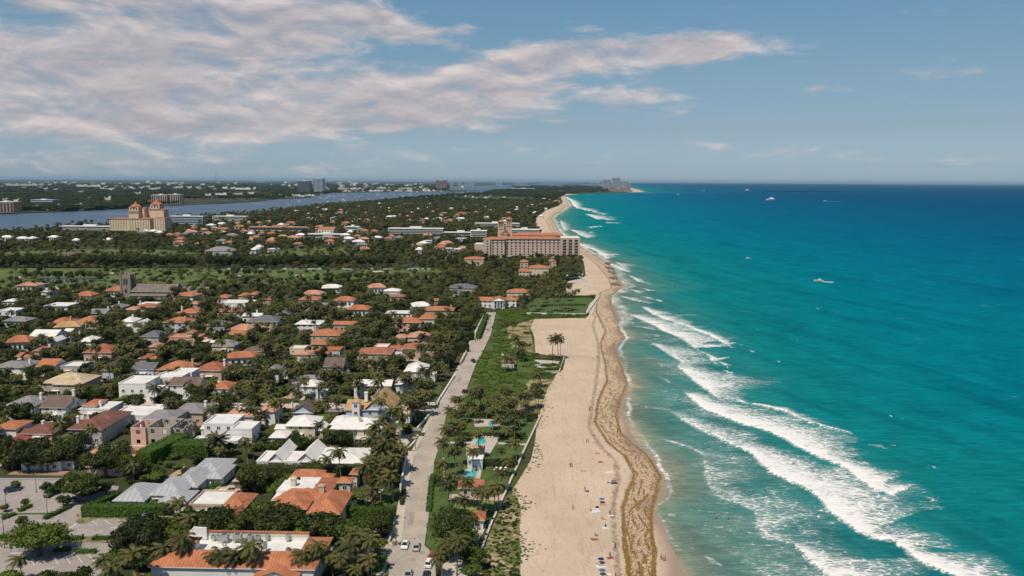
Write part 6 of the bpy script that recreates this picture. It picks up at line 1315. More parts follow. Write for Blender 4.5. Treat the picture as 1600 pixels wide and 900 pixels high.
for u0,v0,u1,v1,l in [(70,812,108,794,'clipped islet hedge along the lane through the parking lot'),(30,800,48,792,'small clipped islet hedge between parking bays'),(4,812,23,805,'small clipped islet hedge by the grass strip'),(72,779,100,764,'dark islet hedge running up to the small kerb tree'),(28,836,44,829,'small islet hedge near the lot entrance'),(97,843,129,843,'dark boxy hedge south of the first verge'),(145,843,170,843,'second dark boxy hedge along the verge'),(85,861,110,860,'dark boxy hedge under the broad bright tree'),(119,864,150,864,'dark twin hedge at the head of angled bays'),(172,866,190,860,'short hedge under the fir like trees'),(0,841,18,841,'brownish hedge at the frame edge near the lot'),(120,778,162,766,'islet hedge east of the large round tree')]: hedge([(u0,v0),(u1,v1)],1.1,1.7,l)
hedge([(520,503+50),(547,540)],3.5,6,'bright thick hedge east of orange edged house'); hedge([(385,533),(440,538)],4,9,'bright hedge mass in the palm belt north of small brown roof',den=3.5); hedge([(300,790+28),(328,806)],2,1.2,'thin hedge around the small rear garden')
hedge([(500,450),(660,450)],4.5,10,'long green hedge bank at the south edge of the golf course',LEAF,3,.6); hedge([(30,668),(62,660)],2.4,2.4,'bright trimmed hedge by the coral roofed house',LEAFY); hedge([(0,690),(32,676)],2.4,2.4,'yellow green hedge south of the edge villa',LEAFY)
hedge([(180,635),(203,626)],3,3,'bright wedge hedge beside the white stucco courtyard',LEAFY); hedge([(430,676),(478,660)],3,5,'pale green hedge bank rising behind the white cottage',LEAFY,4); hedge([(500,660),(520,672)],3.5,6,'bright hedge mound between the two white hip roofed villas',LEAFY,4)
hedge([(320,757),(338,745)],3,6,'bright yellow green hedge mound beside the metal roofs',LEAFY,4); hedge([(287,812),(350,806)],2.4,3,'hedge in front of tan annex')
# ================================================================= vehicles, people, boats, street furniture
def paint(n,c): return M(n,c,.28,.04,1,spec=.5)
CP={'white':paint('white car paint',(.75,.75,.75)),'silver':paint('silver car paint',(.38,.39,.41)),'grey':paint('grey blue car paint',(.17,.20,.25)),'black':paint('black car paint',(.02,.022,.025)),'red':paint('red car paint',(.42,.03,.03)),'blue':paint('dark blue car paint',(.03,.05,.10)),'beige':paint('beige car paint',(.45,.38,.30))}
TYRE=M('tyre rubber',(.02,.02,.02),.9,.1,1); RIM=M('alloy rim',(.4,.4,.42),.35,.05,1,metal=.6); CGL=M('tinted car glass',(.02,.025,.03),.08,.1,1,spec=.6); LAMP=M('headlamp lens',(.7,.7,.68),.15,.05,1); TAIL=M('tail lamp',(.35,.02,.02),.3,.05,1)
def body_mesh(suv,mat):
    # profile along x (front +x), lofted across y with tumblehome
    L=2.3; hb=.98 if suv else .86; ht=1.68 if suv else 1.42
    low=[(-L,.32),(-L,.75),(-L+.12,hb),(-1.0,hb+.02),(.95,hb),(L-.25,hb-.16),(L,.68),(L,.32)]
    b=MB(); n=len(low); vs=[]
    for y,s in ((-.92,.97),(-.98 if suv else -.95,1.0),(.98 if suv else .95,1.0),(.92,.97)):
        for x,z in low: vs.append((x*s,y,z if abs(y)>.93 else z-.0))
    vs=[(x*(1.0 if abs(y)<.94 else .99),y*(1 if z<hb-.05 else .94),z) for x,y,z in vs]
    m4=[(x,-.97,z) for x,z in low]+[(x,.97,z) for x,z in low]
    m4=[(x,y*(.92 if z>=hb-.2 else 1),z) for x,y,z in m4]
    b.add(m4,[(i,(i+1)%n,n+(i+1)%n,n+i) for i in range(n)]+[tuple(range(n))[::-1],tuple(range(n,2*n))])
    r0,r1=(-1.75,.55) if suv else (-1.05,.35)
    b.box(r0,r1,-.62,.62,ht-.04,ht+.015)
    for xa,xb in ((-1.95 if suv else -1.75,r0),(1.15,r1)):   # pillars
        for y in (-1,1): b.tube([(xa,y*.84,hb),(xb,y*.61,ht)],.045,4)
    b.tube([(-.35,.82,hb),(-.4,.62,ht)],.05,4); b.tube([(-.35,-.82,hb),(-.4,-.62,ht)],.05,4)
    return b.mesh('car_body',mat)
def glass_mesh(suv):
    hb=.98 if suv else .86; ht=1.68 if suv else 1.42; r0,r1=(-1.75,.55) if suv else (-1.05,.35); x0=-1.95 if suv else -1.75
    return MB().frust(x0,1.15,-.85,.85,hb-.02,r0,r1,-.63,.63,ht-.03).mesh('car_windows',CGL)
GLS={s:glass_mesh(s) for s in (0,1)}; wm=MB(); wm.tube([(0,-.11,0),(0,.11,0)],.34,14); WH=wm.mesh('wheel',TYRE); rm=MB(); rm.tube([(0,-.125,0),(0,.125,0)],.21,10); RMM=rm.mesh('rim',RIM)
LMM=MB().box(-.06,.03,-.2,.2,-.07,.07).mesh('headlight',LAMP); TLM=MB().box(-.03,.06,-.2,.2,-.08,.08).mesh('tail_light',TAIL)
CB={}
def car(u,v,ang,col,suv,label,group=None,parts=True,z=.06,s=1.0):
    x,y=G(u,v,0); r=empty('car',(x,y,z),ang,label,'car',group); r.scale=(s,s,s)
    if (suv,col) not in CB: CB[(suv,col)]=body_mesh(suv,CP[col])
    link('body',CB[(suv,col)],r); link('windows',GLS[suv],r)
    if parts:
        for wx in (-1.42,1.42):
            for wy in (-.86,.86): w_=link('wheel',WH,r,(wx,wy,.34)); link('rim',RMM,w_)
        for wy in (-.68,.68): link('headlight',LMM,r,(2.28,wy,.62)); link('tail_light',TLM,r,(-2.3,wy,.72))
    return r
N_=R(90)
car(633,854,-N_-.02,'white',0,'white sedan heading toward the viewer on the coast road'); car(651,857,N_+.02,'silver',0,'silver grey sedan driving away beside the white one'); car(676,871,N_-.18,'red',0,'red car parked at the kerb under the shady tree'); car(671,883,N_-.12,'white',1,'white suv parked at the kerb behind the red car')
car(638,901,-N_,'silver',0,'silver car at the frame bottom in left lane'); car(666,902,N_,'black',0,'black car at the frame bottom in right lane'); car(568,778,R(55),'white',1,'white suv in the driveway by the orange villa')
car(205,813,N_+.3,'black',0,'black sedan in an angled bay by the long hedge'); car(227,811,N_+.15,'grey',1,'dark grey suv parked right of the black sedan'); car(19,768,R(35),'blue',1,'dark blue car under a small tree in the back row'); car(119,783,R(10),'grey',0,'grey car in the shade of the round parking lot tree')
car(740,566,-N_+.35,'black',1,'black car on the road by the beach pavilion'); car(765,495,N_-.1,'grey',0,'blue grey car nearest the upper end of the road',parts=False); car(761,504,N_-.1,'white',0,'white car second from the upper end of the road',parts=False); car(756,515,-N_,'blue',0,'dark car on the left lane of upper road',parts=False); car(762,517,N_,'beige',1,'beige car on the right lane of upper road',parts=False)
car(729,614,.1,'black',1,'black car parked on the verge beside the dune scrub'); car(238,622,R(20),'white',1,'white suv before the plain stucco house'); car(540,830,.2,'blue',0,'dark car half hidden by the forecourt tree'); car(546,840,.1,'grey',0,'grey car behind the forecourt wall of the striped awning house',parts=False)
cr=random.Random(4)
for i in range(34):
    t=i%17; u=473+t*4.6+(i//17)*3; v=484.5-(i//17)*6+cr.uniform(-.3,.3)
    car(u,v,N_+cr.uniform(-.1,.1),cr.choice(['white','white','silver','black','beige']),cr.randint(0,1),'car in the packed car park between the tan villa and woods','cars in the packed car park',False)
for i in range(44):
    u=350+i*7.4+cr.uniform(-2,2); v=421.2+cr.uniform(-.25,.25); car(u,v,cr.choice([0,math.pi])+cr.uniform(-.1,.1),cr.choice(['white','silver','grey','blue','white']),cr.randint(0,1),'car parked in the shade of the tall clipped tree row','cars by the clipped tree row',False,z=.15,s=1.1)
for i in range(26):
    u=555+i*6.3+cr.uniform(-3,3); v=404+cr.uniform(-1.5,1.5); car(u,v,cr.uniform(0,6),cr.choice(['white','silver','white','grey']),cr.randint(0,1),'car in the open lot among palms north of the tree row','cars in the lot among northern palms',False,z=.15,s=1.1)
for u,v,l in [(198,636,'white car on the quiet street near the broad flat roof'),(209,633.5,'pale car just north of the broad flat roof')]: car(u,v,.1,'white',0,l,parts=False)
# ---- people
SKIN=[M('tanned skin',(.42,.25,.17),.6,.06,3),M('fair skin',(.58,.38,.29),.6,.06,3),M('brown skin',(.22,.12,.08),.6,.06,3)]; HAIR=[M('dark hair',(.03,.02,.015),.8,.1,5),M('fair hair',(.35,.24,.12),.8,.1,5)]
CL={k:M(k+' cloth',c,.9,.08,3) for k,c in dict(black=(.02,.02,.025),white=(.66,.63,.58),blue=(.05,.12,.30),red=(.34,.07,.06),pink=(.50,.25,.22),navy=(.02,.03,.09),teal=(.05,.3,.3),orange=(.6,.22,.06)).items()}
def pose(kind):
    """joint positions: pelvis, chest, neck, head, arms, legs"""
    if kind=='stand': J=dict(p=(0,0,.95),c=(0,.01,1.3),n=(0,0,1.48),h=(0,-.02,1.6),h2=(0,-.02,1.7),se=(.2,0,1.42),el=(.25,.02,1.14),wr=(.25,-.08,.90),ha=(.25,-.12,.82),hi=(.10,0,.9),kn=(.11,-.03,.48),an=(.11,.03,.08),to=(.12,-.14,.03))
    if kind=='walk': J=dict(p=(0,0,.94),c=(0,-.02,1.3),n=(0,-.03,1.48),h=(0,-.05,1.6),h2=(0,-.05,1.7),se=(.2,0,1.42),el=(.25,.12,1.16),wr=(.24,-.02,.95),ha=(.24,-.06,.88),hi=(.10,0,.9),kn=(.11,-.18,.50),an=(.11,-.22,.09),to=(.11,-.4,.05),kn2=(.11,.12,.48),an2=(.11,.36,.12),to2=(.11,.24,.03),el2=(.25,-.12,1.18),wr2=(.22,-.3,1.02),ha2=(.22,-.36,.98))
    if kind=='sit': J=dict(p=(0,.1,.13),c=(0,.22,.46),n=(0,.2,.64),h=(0,.16,.76),h2=(0,.15,.86),se=(.2,.22,.58),el=(.3,.34,.34),wr=(.27,.42,.10),ha=(.27,.46,.05),hi=(.10,.05,.13),kn=(.14,-.34,.42),an=(.13,-.66,.10),to=(.13,-.84,.05))
    if kind=='lie': J=dict(p=(0,0,.12),c=(0,.36,.14),n=(0,.55,.15),h=(0,.68,.15),h2=(0,.78,.15),se=(.2,.5,.12),el=(.32,.42,.10),wr=(.34,.62,.08),ha=(.34,.7,.07),hi=(.1,-.05,.12),kn=(.13,-.5,.14),an=(.14,-.92,.09),to=(.15,-1.02,.14))
    return J
bodies={}
def person_mesh(kind,skin):
    if (kind,skin) in bodies: return bodies[(kind,skin)]
    J=pose(kind); V=[];E=[];Rr=[]
    def a(p,r,par=None):
        V.append(p);Rr.append(r); 
        if par is not None: E.append((par,len(V)-1))
        return len(V)-1
    p=a(J['p'],.135); c=a(J['c'],.145,p); n=a(J['n'],.055,c); h=a(J['h'],.085,n); a(J['h2'],.075,h)
    for s in (-1,1):
        def g(k): 
            k2=k+'2' if s>0 and k+'2' in J and k in('kn','an','to','el','wr','ha') else k; q=J[k2]; return (q[0]*s,q[1],q[2])
        sh=a(g('se'),.06,c); e=a(g('el'),.045,sh); w_=a(g('wr'),.032,e); a(g('ha'),.036,w_)
        hi=a(g('hi'),.095,p); k=a(g('kn'),.062,hi); an=a(g('an'),.042,k); a(g('to'),.035,an)
    me=bpy.data.meshes.new('person_body'); me.from_pydata(V,E,[]); o=bpy.data.objects.new('tmp_person',me); C.objects.link(o); md=o.modifiers.new('s','SKIN')
    for i,sv_ in enumerate(me.skin_vertices[0].data): sv_.radius=(Rr[i],Rr[i]*(.75 if i<2 else 1)); sv_.use_root=(i==0)
    o.modifiers.new('u','SUBSURF').levels=1; dg=bpy.context.evaluated_depsgraph_get(); m2=bpy.data.meshes.new_from_object(o.evaluated_get(dg)); m2.materials.clear(); m2.materials.append(SKIN[skin]); m2.name='person_body'
    bpy.data.objects.remove(o); bodies[(kind,skin)]=m2; return m2
cloth={}
def person(u,v,kind,skin,hair,top,bot,label,rz=0,z=None,group=None,s=1.0,xy=None):
    x,y=xy or G(u,v,0); 
    if z is None: 
        if not xy:
            for _ in range(4): z=beach_z(x,y) if x>float(XV(y)) else .06; x,y=G(u,v,z)
        z=beach_z(x,y) if x>float(XV(y)) else .07
    r=link('person',person_mesh(kind,skin),None,(x,y,z),rz,(s,s,s)); tag(r,label,'person',group); J=pose(kind)
    hd=J['h2']; b=MB(); b.lathe([(.02,-.06),(.095,-.03),(.105,.03),(.07,.10),(.01,.125)],8); o=b.build('hair',HAIR[hair],r,(hd[0],hd[1]+.02,hd[2]),True)
    if bot:
        b=MB(); P_=Vector(J['p']); 
        for sx in (-1,1): k=J['kn2'] if (sx>0 and 'kn2' in J) else J['kn']; hi=Vector((J['hi'][0]*sx,*J['hi'][1:])); kk=Vector((k[0]*sx,*k[1:])); b.tube([P_+Vector((.05*sx,0,.03)),hi,hi.lerp(kk,.5)],[.15,.125,.105],8)
        b.build('shorts',CL[bot],r,smooth=True)
    if top:
        b=MB(); P_=Vector(J['p']); Cc=Vector(J['c']); Nn=Vector(J['n']); b.tube([P_.lerp(Cc,.15),P_.lerp(Cc,.5),Cc,Cc.lerp(Nn,.5)],[.155,.165,.185,.12],9); b.build('shirt',CL[top],r,smooth=True)
    return r
pp=[(916.5,692,'walk',0,0,None,'teal','bather in teal shorts walking up the beach, left of an adjacent pair',.2),(919.3,691,'walk',1,1,None,'red','bather in red shorts walking at the teal one\'s side',.1),(891,730,'stand',2,0,'black','black','person in black standing close to another mid beach',0),(893.6,730,'stand',0,0,None,'orange','person with orange shorts standing beside the one in black',2),
(914,768,'stand',2,0,'navy','navy','lone person in navy standing over a blue bag',1),(895,796,'walk',2,0,'white','black','lone walker in white shirt on the empty sand',3),(953,805,'stand',2,0,None,'black','person standing just above a white towel',0),(961,857,'stand',2,0,'black','black','small dark figure standing alone near the seaweed',1),(953,871,'stand',2,0,'pink','black','person in pink top standing by a dark bag',0),
(957,753,'sit',0,0,'black','navy','sunbather sitting with towels near the weed line',.4),(960,752,'sit',2,0,None,'red','second sunbather sitting with towels near the weed line',2),(958,771,'sit',0,1,None,'red','sunbather in red seated alone below the towels',1),(941,811,'sit',0,0,None,'pink','sunbather in pink seated by herself',.5),(943,811.3,'lie',1,1,None,'red','sunbather lying next to the pink seated one',1.5),
(946.5,823,'sit',2,0,'black','black','sunbather in black on a white towel',.2),(931,837,'sit',2,0,None,'navy','upper sunbather of a close pair',1.2),(928,842,'lie',0,0,None,'pink','lower sunbather of a close pair lying down',1.4),(933,708,'lie',1,1,None,'pink','lone sunbather lying face up on an orange towel',1.5),(938.5,721.5,'lie',0,0,None,'red','lone sunbather lying on a red towel',1.6),
(923,799,'sit',1,0,'navy','navy','person in navy sitting at the edge of a white blanket',.3),(926.5,797,'lie',0,0,None,'white','person lying on the large white blanket',1.4),(943,788,'lie',0,1,None,'pink','sunbather lying beside the blue umbrella',1.5),(939,787,'sit',2,0,None,'red','sunbather sitting in the shade of the blue umbrella',0),(912,735+0,'lie',1,0,None,'white','faint sunbather lying on pale towel mid beach',1.4),
(937,883,'sit',1,0,'white','navy','person in white sitting under the navy umbrella',0),(941,884,'lie',0,0,None,'black','person lying under the navy umbrella',1.5),(944,899,'lie',0,1,None,'pink','sunbather lying beside the lowest umbrella',1.3),(1033,875,'stand',0,0,None,'navy','left wader of the three at the water edge',0),(1036,877,'stand',1,1,None,'red','middle wader of the three at the water edge',.4),(1039,877,'stand',0,0,None,'black','right wader of the three at the water edge',1),
(962,895+8,'stand',2,0,'red','black','partly cropped person at the frame bottom',1),(933,559.5,'stand',2,0,'navy','black','tiny lone walker east of the lone palms',0),(921,641.5,'stand',0,0,'black','black','walker beside a yellow bag far up the beach',0),(1104,686,'stand',0,0,None,'black','') ]
for q in pp:
    if q[7]: person(q[0],q[1],q[2],q[3],q[4],q[5],q[6],q[7],q[8])
for u,v,l in [(642,732,'pedestrian in white on the pavement by the white wall'),(645,733,'second pedestrian keeping pace beside the white wall'),(614,853,'pedestrian in blue on the pavement near the grass triangle'),(683,889,'pedestrian on the pavement beside the parked white suv'),(719,876,'person resting on the pale terrace under palms')]: person(u,v,'walk',2,0,'white' if u<650 else 'navy','black',l,.5)
def swimmer(u,v,l,depth=.9,top=None):
    x,y=G(u,v,SEA); person(0,0,'stand',2 if u<1150 else 0,0,top,'navy',l,rz=u*.7,z=SEA-depth,xy=(x,y))
for u,v,l in [(1163,768,'leftmost wader of four in the surf'),(1170,769,'second wader from left of four in the surf'),(1176,769,'third wader from left of four in the surf'),(1196,767,'wader apart to the right of three others in the surf')]: swimmer(u,v,l,.6)
for u,v,l in [(1119,811,'left swimmer of two in calm green water'),(1138,812,'right swimmer of two in calm green water')]: swimmer(u,v,l,.95,'black')
# cyclists
bk=MB()
for x in (-.5,.5):
    for i in range(12): a,c=i*math.pi/6,(i+1)*math.pi/6; bk.tube([(0,x+.33*math.cos(a),.34+.33*math.sin(a)),(0,x+.33*math.cos(c),.34+.33*math.sin(c))],.03,4,cap=False)
bk.tube([(0,.5,.34),(0,.1,.35),(0,.25,.8),(0,-.35,.8),(0,.1,.35)],.03,4); bk.tube([(0,-.5,.34),(0,-.35,.95)],.03,4); bk.tube([(-.25,-.35,.98),(.25,-.35,.98)],.03,4); bk.box(-.07,.07,.15,.4,.85,.92); BKM=bk.mesh('bicycle',DKM)
for u,v,l,t in [(602,868,'cyclist crossing the side street mouth','red'),(743,535,'leftmost cyclist of three on the upper road','black'),(746,534,'middle cyclist of three on the upper road','navy'),(749.5,534,'rightmost cyclist of three on the upper road','black')]:
    x,y=G(u,v,0); o=link('bicycle',BKM,None,(x,y,.06)); tag(o,'bicycle ridden by the '+l,'bicycle'); person(0,0,'walk',2,0,t,'black',l,0,.35,xy=(x,y+.1),s=.92)
# umbrellas, towels, bags
def umbrella(u,v,col,label,navy=False):
    x,y=G(u,v,-.8); z=beach_z(x,y); x,y=G(u,v,z); r=empty('beach_umbrella',(x,y,z),0,label,'umbrella'); MB().tube([(0,0,-.1),(.15,0,1.6)],.025,5).build('pole',DKM,r)
    b=MB(); n=8; vs=[(.15,0,1.72)]+[(.15+0.9*math.cos(k*6.2832/n),0.9*math.sin(k*6.2832/n),1.40) for k in range(n)]+[(.15,0,1.66)]+[(.15+0.86*math.cos(k*6.2832/n),0.86*math.sin(k*6.2832/n),1.36) for k in range(n)]
    b.add(vs,[(0,1+k,1+(k+1)%n) for k in range(n)]+[(9,10+(k+1)%n,10+k) for k in range(n)]+[(1+k,10+k,10+(k+1)%n,1+(k+1)%n) for k in range(n)]); b.build('canopy',CL[col],r)
umbrella(939.5,786,'blue','bright blue beach umbrella, northern of the three'); umbrella(938,881,'navy','navy and white beach umbrella in the middle of three'); umbrella(940,899,'blue','blue beach umbrella lowest in the frame')
def flat(name,u,v,w,d,col,label,cat,h=.06,rz=.3):
    x,y=G(u,v,-.7); z=beach_z(x,y); x,y=G(u,v,z); b=MB(); nn=6; vs=[];fs=[]
    for j in range(2):
        for i in range(nn+1): vs.append((w*(i/nn-.5),d*(j-.5),h+.03*math.sin(i*2.1+j)))
    k=len(vs); vs+=[(a,c_,e-h-.03) for a,c_,e in vs]
    fs=[(i,i+1,nn+2+i,nn+1+i) for i in range(nn)]+[(i,k+i,k+i+1,i+1) for i in range(nn)]+[(nn+1+i,nn+2+i,k+nn+2+i,k+nn+1+i) for i in range(nn)]+[(0,nn+1,k+nn+1,k),(nn,k+nn,k+2*nn+1,2*nn+1)]
    b.add(vs,fs); o=b.build(name,CL[col],None,(x,y,z),rz=rz); tag(o,label,cat)
for u,v,w,d,c_,l in [(952,738,3,1.4,'white','white towel spread north of the towel group'),(950.5,754,1,1,'blue','small blue towel left of the seated pair'),(959,755,2.2,1.6,'navy','dark towel under the seated pair'),(927.5,798,3.6,3,'white','large white blanket by the edge of the group'),(954,805.5,1.8,1,'white','white towel under the standing figure'),(946,825,1.8,1.2,'white','white towel under the sunbather in black'),(933,709,2,1,'orange','orange towel under the lone face up sunbather'),(938.5,722.5,1.8,.9,'red','red towel under the lone sunbather'),(929,843,2,1.2,'red','red towel of the close pair'),(912,736,2,1,'pink','pale pink towel mid beach'),(942,789,2.4,1,'pink','pink towel beside the northern umbrella'),(939,885,2.6,1.6,'white','white towel under the navy umbrella'),(949,898,2.2,1.2,'white','white towel right of the lowest umbrella'),(953,872,1.6,1.2,'red','dark red towel under the pink topped person')]: flat('beach_towel',u,v,w,d,c_,l,'towel')
for u,v,c_,l in [(918,768.5,'blue','blue bag at the feet of the navy clad person'),(933,793.5,'black','black cooler at the corner of white blanket'),(919,641.8,'orange','yellow orange bag by the far walker'),(917,642,'white','white bag by the far walker')]: flat('beach_bag',u,v,.9,.6,c_,l,'bag',.45)
# sun loungers
LG_=MB().box(-.95,.45,-.32,.32,.22,.32).add([(.45,-.32,.32),(.95,-.32,.62),(.95,.32,.62),(.45,.32,.32),(.45,-.32,.22),(.95,-.32,.54),(.95,.32,.54),(.45,.32,.22)],[(0,1,2,3),(7,6,5,4),(0,4,5,1),(3,2,6,7),(1,5,6,2)])
for x in(-.85,.4):
    for y in (-.28,.28): LG_.box(x-.03,x+.03,y-.03,y+.03,0,.22)
LGM=LG_.mesh('sun_lounger',WL_['white'])
def lounger(u,v,l,g,rz=1.2): x,y=G(u,v,.1); o=link('sun_lounger',LGM,None,(x,y,.06),rz,(1.15,1.15,1.15)); tag(o,l,'sun lounger',g)
for u,v in ((774,734),(781,734),(788.5,734)): lounger(u,v,'white lounger on open lawn east of the lower pool','white loungers on the lawn')
for u in (754,759,764,769): lounger(u,682.5,'white lounger at the far end of narrow pool','white loungers by the narrow pool',N_)
for u,v in ((737,776),(745,776)): lounger(u,v,'white lounger before the terracotta cabana','white loungers before the cabana')
lounger(806,694,'single white lounger by the seawall path',None,2.2)
for i in range(46):
    u=cr.uniform(886,925); v=cr.uniform(444,462)
    if u>880+(466-v)*2.4+6: continue
    lounger(u,v,'white lounger on the hotel beach beside the palms','white loungers on the hotel beach',cr.uniform(0,3))
for i in range(14):
    u=cr.uniform(884,916); v=cr.uniform(430,439); x,y=G(u,v); b=MB().lathe([(1.3,2.2),(.1,2.9)],8).tube([(0,0,0),(0,0,2.3)],.04,4); o=b.build('parasol',CL[cr.choice(['white','blue','white','red'])],None,(x,y,.1)); tag(o,'small parasol on the hotel pool terrace','parasol','parasols on the hotel pool terrace')
for u,v,l,w in [(345,768,'row of pale sun beds, western end of the terrace',5),(390,768,'row of pale sun beds, eastern end of the terrace',5)]:
    pass
# boats
BH=M('white boat hull',(.72,.72,.72),.4,.04,.5,rnd=.15)
def boat_mesh(kind):
    b=MB(); n=10; prof=[]
    for i in range(n): t=i/(n-1); prof.append((t-.5,.17*min(1,1.6*math.sin(math.pi*min(1,(1-t)*.62+.06))**.8)*(1 if t<.95 else .3)))
    z0,z1=-.03,.12; vs=[]
    for x,w_ in prof: vs+=[(x,-w_*.55,z0),(x,-w_,z1+.03*(x+.5)),(x,w_,z1+.03*(x+.5)),(x,w_*.55,z0)]
    b.add(vs,[(4*i+j,4*(i+1)+j,4*(i+1)+j+1,4*i+j+1) for i in range(n-1) for j in range(3)]+[(0,1,2,3)],0)
    if kind!='sail': b.frust(-.32,.22,-.11,.11,.125,-.28,.08,-.09,.09,.24,0); b.frust(-.22,.02,-.08,.08,.243,-.2,-.04,-.07,.07,.31,0); b.box(-.3,.16,-.113,.113,.165,.2,1)
    if kind=='yacht': b.frust(-.4,.3,-.13,.13,.122,-.38,.2,-.12,.12,.18,0); b.tube([(-.1,0,.3),(-.12,0,.42)],.01,4)
    if kind=='sail': b.frust(-.2,.15,-.07,.07,.125,-.15,.08,-.05,.05,.18); b.tube([(.05,0,.12),(.05,0,1.25)],.008,4); b.tube([(.05,0,.28),(-.35,0,.28)],.012,4)
    return b.mesh(kind,[BH,CGL])
BT={k:boat_mesh(k) for k in ('motor','yacht','sail')}; WAKE=M('wake foam',(.78,.78,.76),.8,.1,.2)
def boat(u,v,k,L,rz,label,group=None,cat='boat',wake=0,ww=1):
    x,y=G(u,v,SEA); o=link({'motor':'motor_boat','yacht':'yacht','sail':'sailing_boat'}[k],BT[k],None,(x,y,SEA+.02*L),rz,(L,L,L)); tag(o,label,cat,group)
    if wake:
        b=MB(); m_=24; rg=random.Random(int(u)); vs=[]
        for i in range(m_+1):
            t=i/m_; xx=-.4*L-t*wake; hw=ww*(.6+1.6*t)*rg.uniform(.45,1.2)*(1-t*.75); vs+=[(xx,-hw,0),(xx,hw,0),(xx,0,.25*(1-t))]
        b.add(vs,[f for i in range(m_) for f in ((3*i,3*i+2,3*i+5,3*i+3),(3*i+2,3*i+1,3*i+4,3*i+5))]); w_=b.build('wake',WAKE,None,(x,y,SEA+.10),rz=rz); tag(w_,kind='stuff')
boat(1204,313,'yacht',52,math.pi+.1,'large white motor yacht furthest from the shore',cat='yacht'); boat(1289,314.6,'motor',18,math.pi,'small white boat with a long wake right of the large yacht',wake=95,ww=5); boat(1168,298,'yacht',60,.1,'faint white ship near the horizon',cat='ship'); boat(1060,304.5,'motor',24,.3,'tiny white boat off the resort towers'); boat(1279,440,'motor',9.5,math.pi-.4,'speedboat throwing wide white spray',wake=11,ww=3.2,cat='speedboat')
boat(1100,298,'sail',30,.3,'far small boat left of the faint ship'); boat(1169,404.6,'motor',7,0,'small white boat in teal water east of the hotel')
boat(282,326,'motor',14,.05,'white motor boat leaving a long wake near beige blocks',wake=90,ww=2.5); 
boat(206,334.5,'motor',8,.1,'speedboat hidden at the end of a long wake behind the palace',wake=150,ww=1.6); boat(394,318,'motor',14,3.2,'boat heading west with wake before the moored yachts',wake=110,ww=3)
for u,v in ((105,333.5),(31,338.5)): boat(u,v,'motor',10,.4,'small boat alone on the western lagoon','boats alone on the western lagoon')
BG='boats anchored in the lagoon'; br=random.Random(9)
for u,v,L in [(468,316,22),(513,317.5,26),(450,320.6,16),(563,309,26),(537,313.5,24),(560,314.5,22),(577,312.6,22),(597,309.5,20),(604,307.3,20)]: boat(u,v,'motor',L,br.uniform(-.6,.6),'white boat anchored on the open lagoon beyond the palms',BG)
for i in range(58):
    u=br.uniform(500,742); v=br.uniform(300.8,308.5)-(u-500)*.008+ (0 if u>560 else 4)
    if u<520 and v<304: continue
    if v>309.5-(u-600)*.07 and u>600: continue
    boat(u,v,br.choice(['motor','motor','sail']),br.uniform(12,24),br.uniform(-.7,.7),'white boat anchored on the open lagoon beyond the palms',BG)
for i in range(30):
    u=412+i*2.7+br.uniform(-1,1); v=308.4-i*.04+br.uniform(-1.2,.6); boat(u,v,'yacht' if i%3 else 'motor',br.uniform(26,48),br.uniform(-.3,.3)+(0 if i%2 else math.pi),'white yacht moored at the crowded marina under the twin towers','yachts at the marina',cat='yacht')
for i in range(24):
    u=br.uniform(525,690); v=br.uniform(299.6,300.6); boat(u,v,'yacht' if i%2 else 'sail',br.uniform(26,60),br.uniform(-.3,.3),'white yacht berthed along the port quay','yachts along the port quay',cat='yacht')
# street lamps
def lamp(u,v,h,arm,ang,label,kind=1):
    x,y=G(u,v); r=empty('street_lamp',(x,y,0),ang,label,'street lamp'); MB().tube([(0,0,0),(0,0,h*.5),(0,0,h)],[.13,.09,.07],6).box(-.2,.2,-.2,.2,0,.25).build('pole',DKM,r)
    if arm: MB().tube([(0,0,h*.95),(arm*.4,0,h+.35),(arm,0,h+.2)],.045,5).build('arm',DKM,r)
    MB().lathe([(.05,h+.2),(.28,h),(.25,h-.08)],8,arm,0).build('lamp_head',DKM,r) if kind==1 else MB().box(arm-.5,arm+.1,-.15,.15,h-.1,h+.06).build('lamp_head',DKM,r)
lamp(619,852,8,2.6,0,'dark street lamp curving over the coast road'); lamp(632,771,7,2.4,0,'second street lamp leaning over the road by the white wall'); lamp(681,646,7,2,0,'street lamp at the corner of estate lawn'); lamp(649,702,6.5,0,0,'short lamp post at the driveway mouth'); lamp(766,508,6,1.6,math.pi,'lamp by the scrub on the upper road')
for u,v,h,l in ((10,800,5.6,'parking lamp left of the grass strip'),(74,803,5.6,'tall parking lamp beside the clipped islet'),(57,770,5.2,'parking lamp by the back kerb'),(6,835,5.8,'parking lamp at the frame edge'),(212,838,5.2,'thin lamp post among the angled bays')): lamp(u,v,h,.6,0,l,2)
def sign(u,v,col,label,cat='sign'):
    x,y=G(u,v); r=empty('road_sign',(x,y,0),-.25,label,cat); MB().tube([(0,0,0),(0,0,2.5)],.05,5).build('post',DKM,r)
    b=MB(); n=8; pts=[(.42*math.cos(math.pi/8+k*math.pi/4),.42*math.sin(math.pi/8+k*math.pi/4)) for k in range(n)]; b.add([(a,-.08,2.35+c_) for a,c_ in pts]+[(a,-.055,2.35+c_) for a,c_ in pts],[tuple(range(n))[::-1],tuple(range(n,2*n))]+[(k,(k+1)%n,n+(k+1)%n,n+k) for k in range(n)]); b.build('plate',CL[col],r)
sign(123,817,'red','dark red sign at the tip of the grass verge'); sign(23,838,'white','round grey sign near the lot entrance'); sign(41,826,'blue','back of blue sign beside the sparse tree')
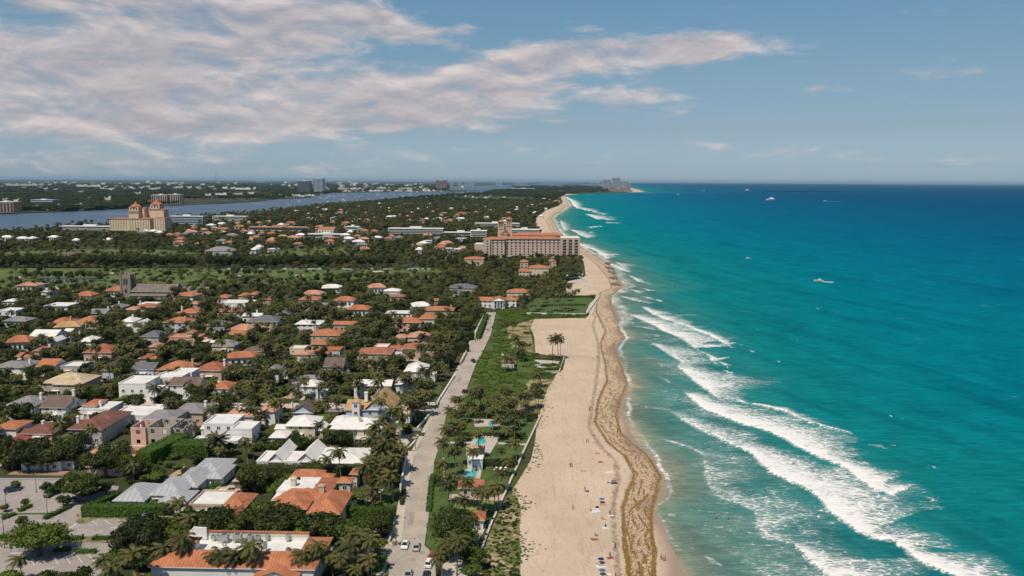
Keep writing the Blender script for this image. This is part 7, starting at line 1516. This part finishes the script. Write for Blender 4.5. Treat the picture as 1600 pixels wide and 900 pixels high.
# details on near buildings
r=house('beach_mat',[],'' ) if False else None
a=G(466,812,3.2); b_=G(508,812,3.2); w_=abs(b_[0]-a[0]); b=MB().add([(-w_/2,0,2.9),(w_/2,0,2.9),(w_/2,2.6,4.0),(-w_/2,2.6,4.0),(-w_/2,0,2.75),(w_/2,0,2.75),(w_/2,2.6,3.85),(-w_/2,2.6,3.85)],[(0,1,2,3),(7,6,5,4),(0,4,5,1),(1,5,6,2),(3,7,4,0)])
AWP=(a[0]+b_[0])/2,a[1]
par=[o for o in C.objects if o.name.startswith('orange_tile_house')][0]
o=b.build('awning',AWN,par); dx,dy=AWP[0]-par.location.x,AWP[1]-par.location.y; o.location=(6.9,-2.3,0)
par=[o for o in C.objects if o.name.startswith('white_villa')][0]
b=MB()
for x in np.arange(-9,9.1,3): b.box(x-.15,x+.15,-2.0,-1.7,-.1,3.0)
b.box(-9.2,9.2,-2.2,.55,3.002,3.2); b.build('veranda',WL_['white'],par)
b=MB().box(-9.2,9.2,-2.2,-2.1,4.0,4.1).box(9.1,9.2,-2.08,.5,4.0,4.1).box(-9.2,-9.1,-2.08,.5,4.0,4.1)
for x in np.arange(-9.15,9.2,.5): b.box(x-.04,x+.04,-2.19,-2.11,3.203,3.998)
b.build('balustrade',WL_['white'],par)
par=[o for o in C.objects if o.name.startswith('ocean_villa')][0]
b=MB()
for x in (-3.4,-1.2,1.2,3.4): b.lathe([(.45,0),(.36,.3),(.32,6.2),(.5,6.6)],8,x,-1.2)
b.box(-4,4,-1.9,.5,6.603,7.1); b.build('portico',WL_['white'],par)
# beach breakwater rocks under the hotel
ROCK=M('dark wet rock',(.16,.14,.12),.85,.25,.8,.5)
for j,(u,v,l) in enumerate([(951,412,'northernmost dark rock groyne on the hotel beach'),(953,419,'second dark rock groyne from the north'),(957,426,'third dark rock groyne from the north'),(960,435,'fourth dark rock groyne from the north'),(963,444.5,'southernmost dark rock groyne on the hotel beach')]):
    x,y=G(u,v,-1.4); b=MB(); rg=random.Random(j)
    for i in range(34):
        cx,cy_=rg.uniform(-3.5,3.5),rg.uniform(-9,9); s=rg.uniform(.7,1.5); b.lathe([(s*.8,-.8),(s,.0),(s*.75,.5*s),(s*.2,.75*s)],6,cx,cy_)
    o=b.build('rock_groyne',ROCK,None,(x-1,y,-1.2)); tag(o,l,'rocks')
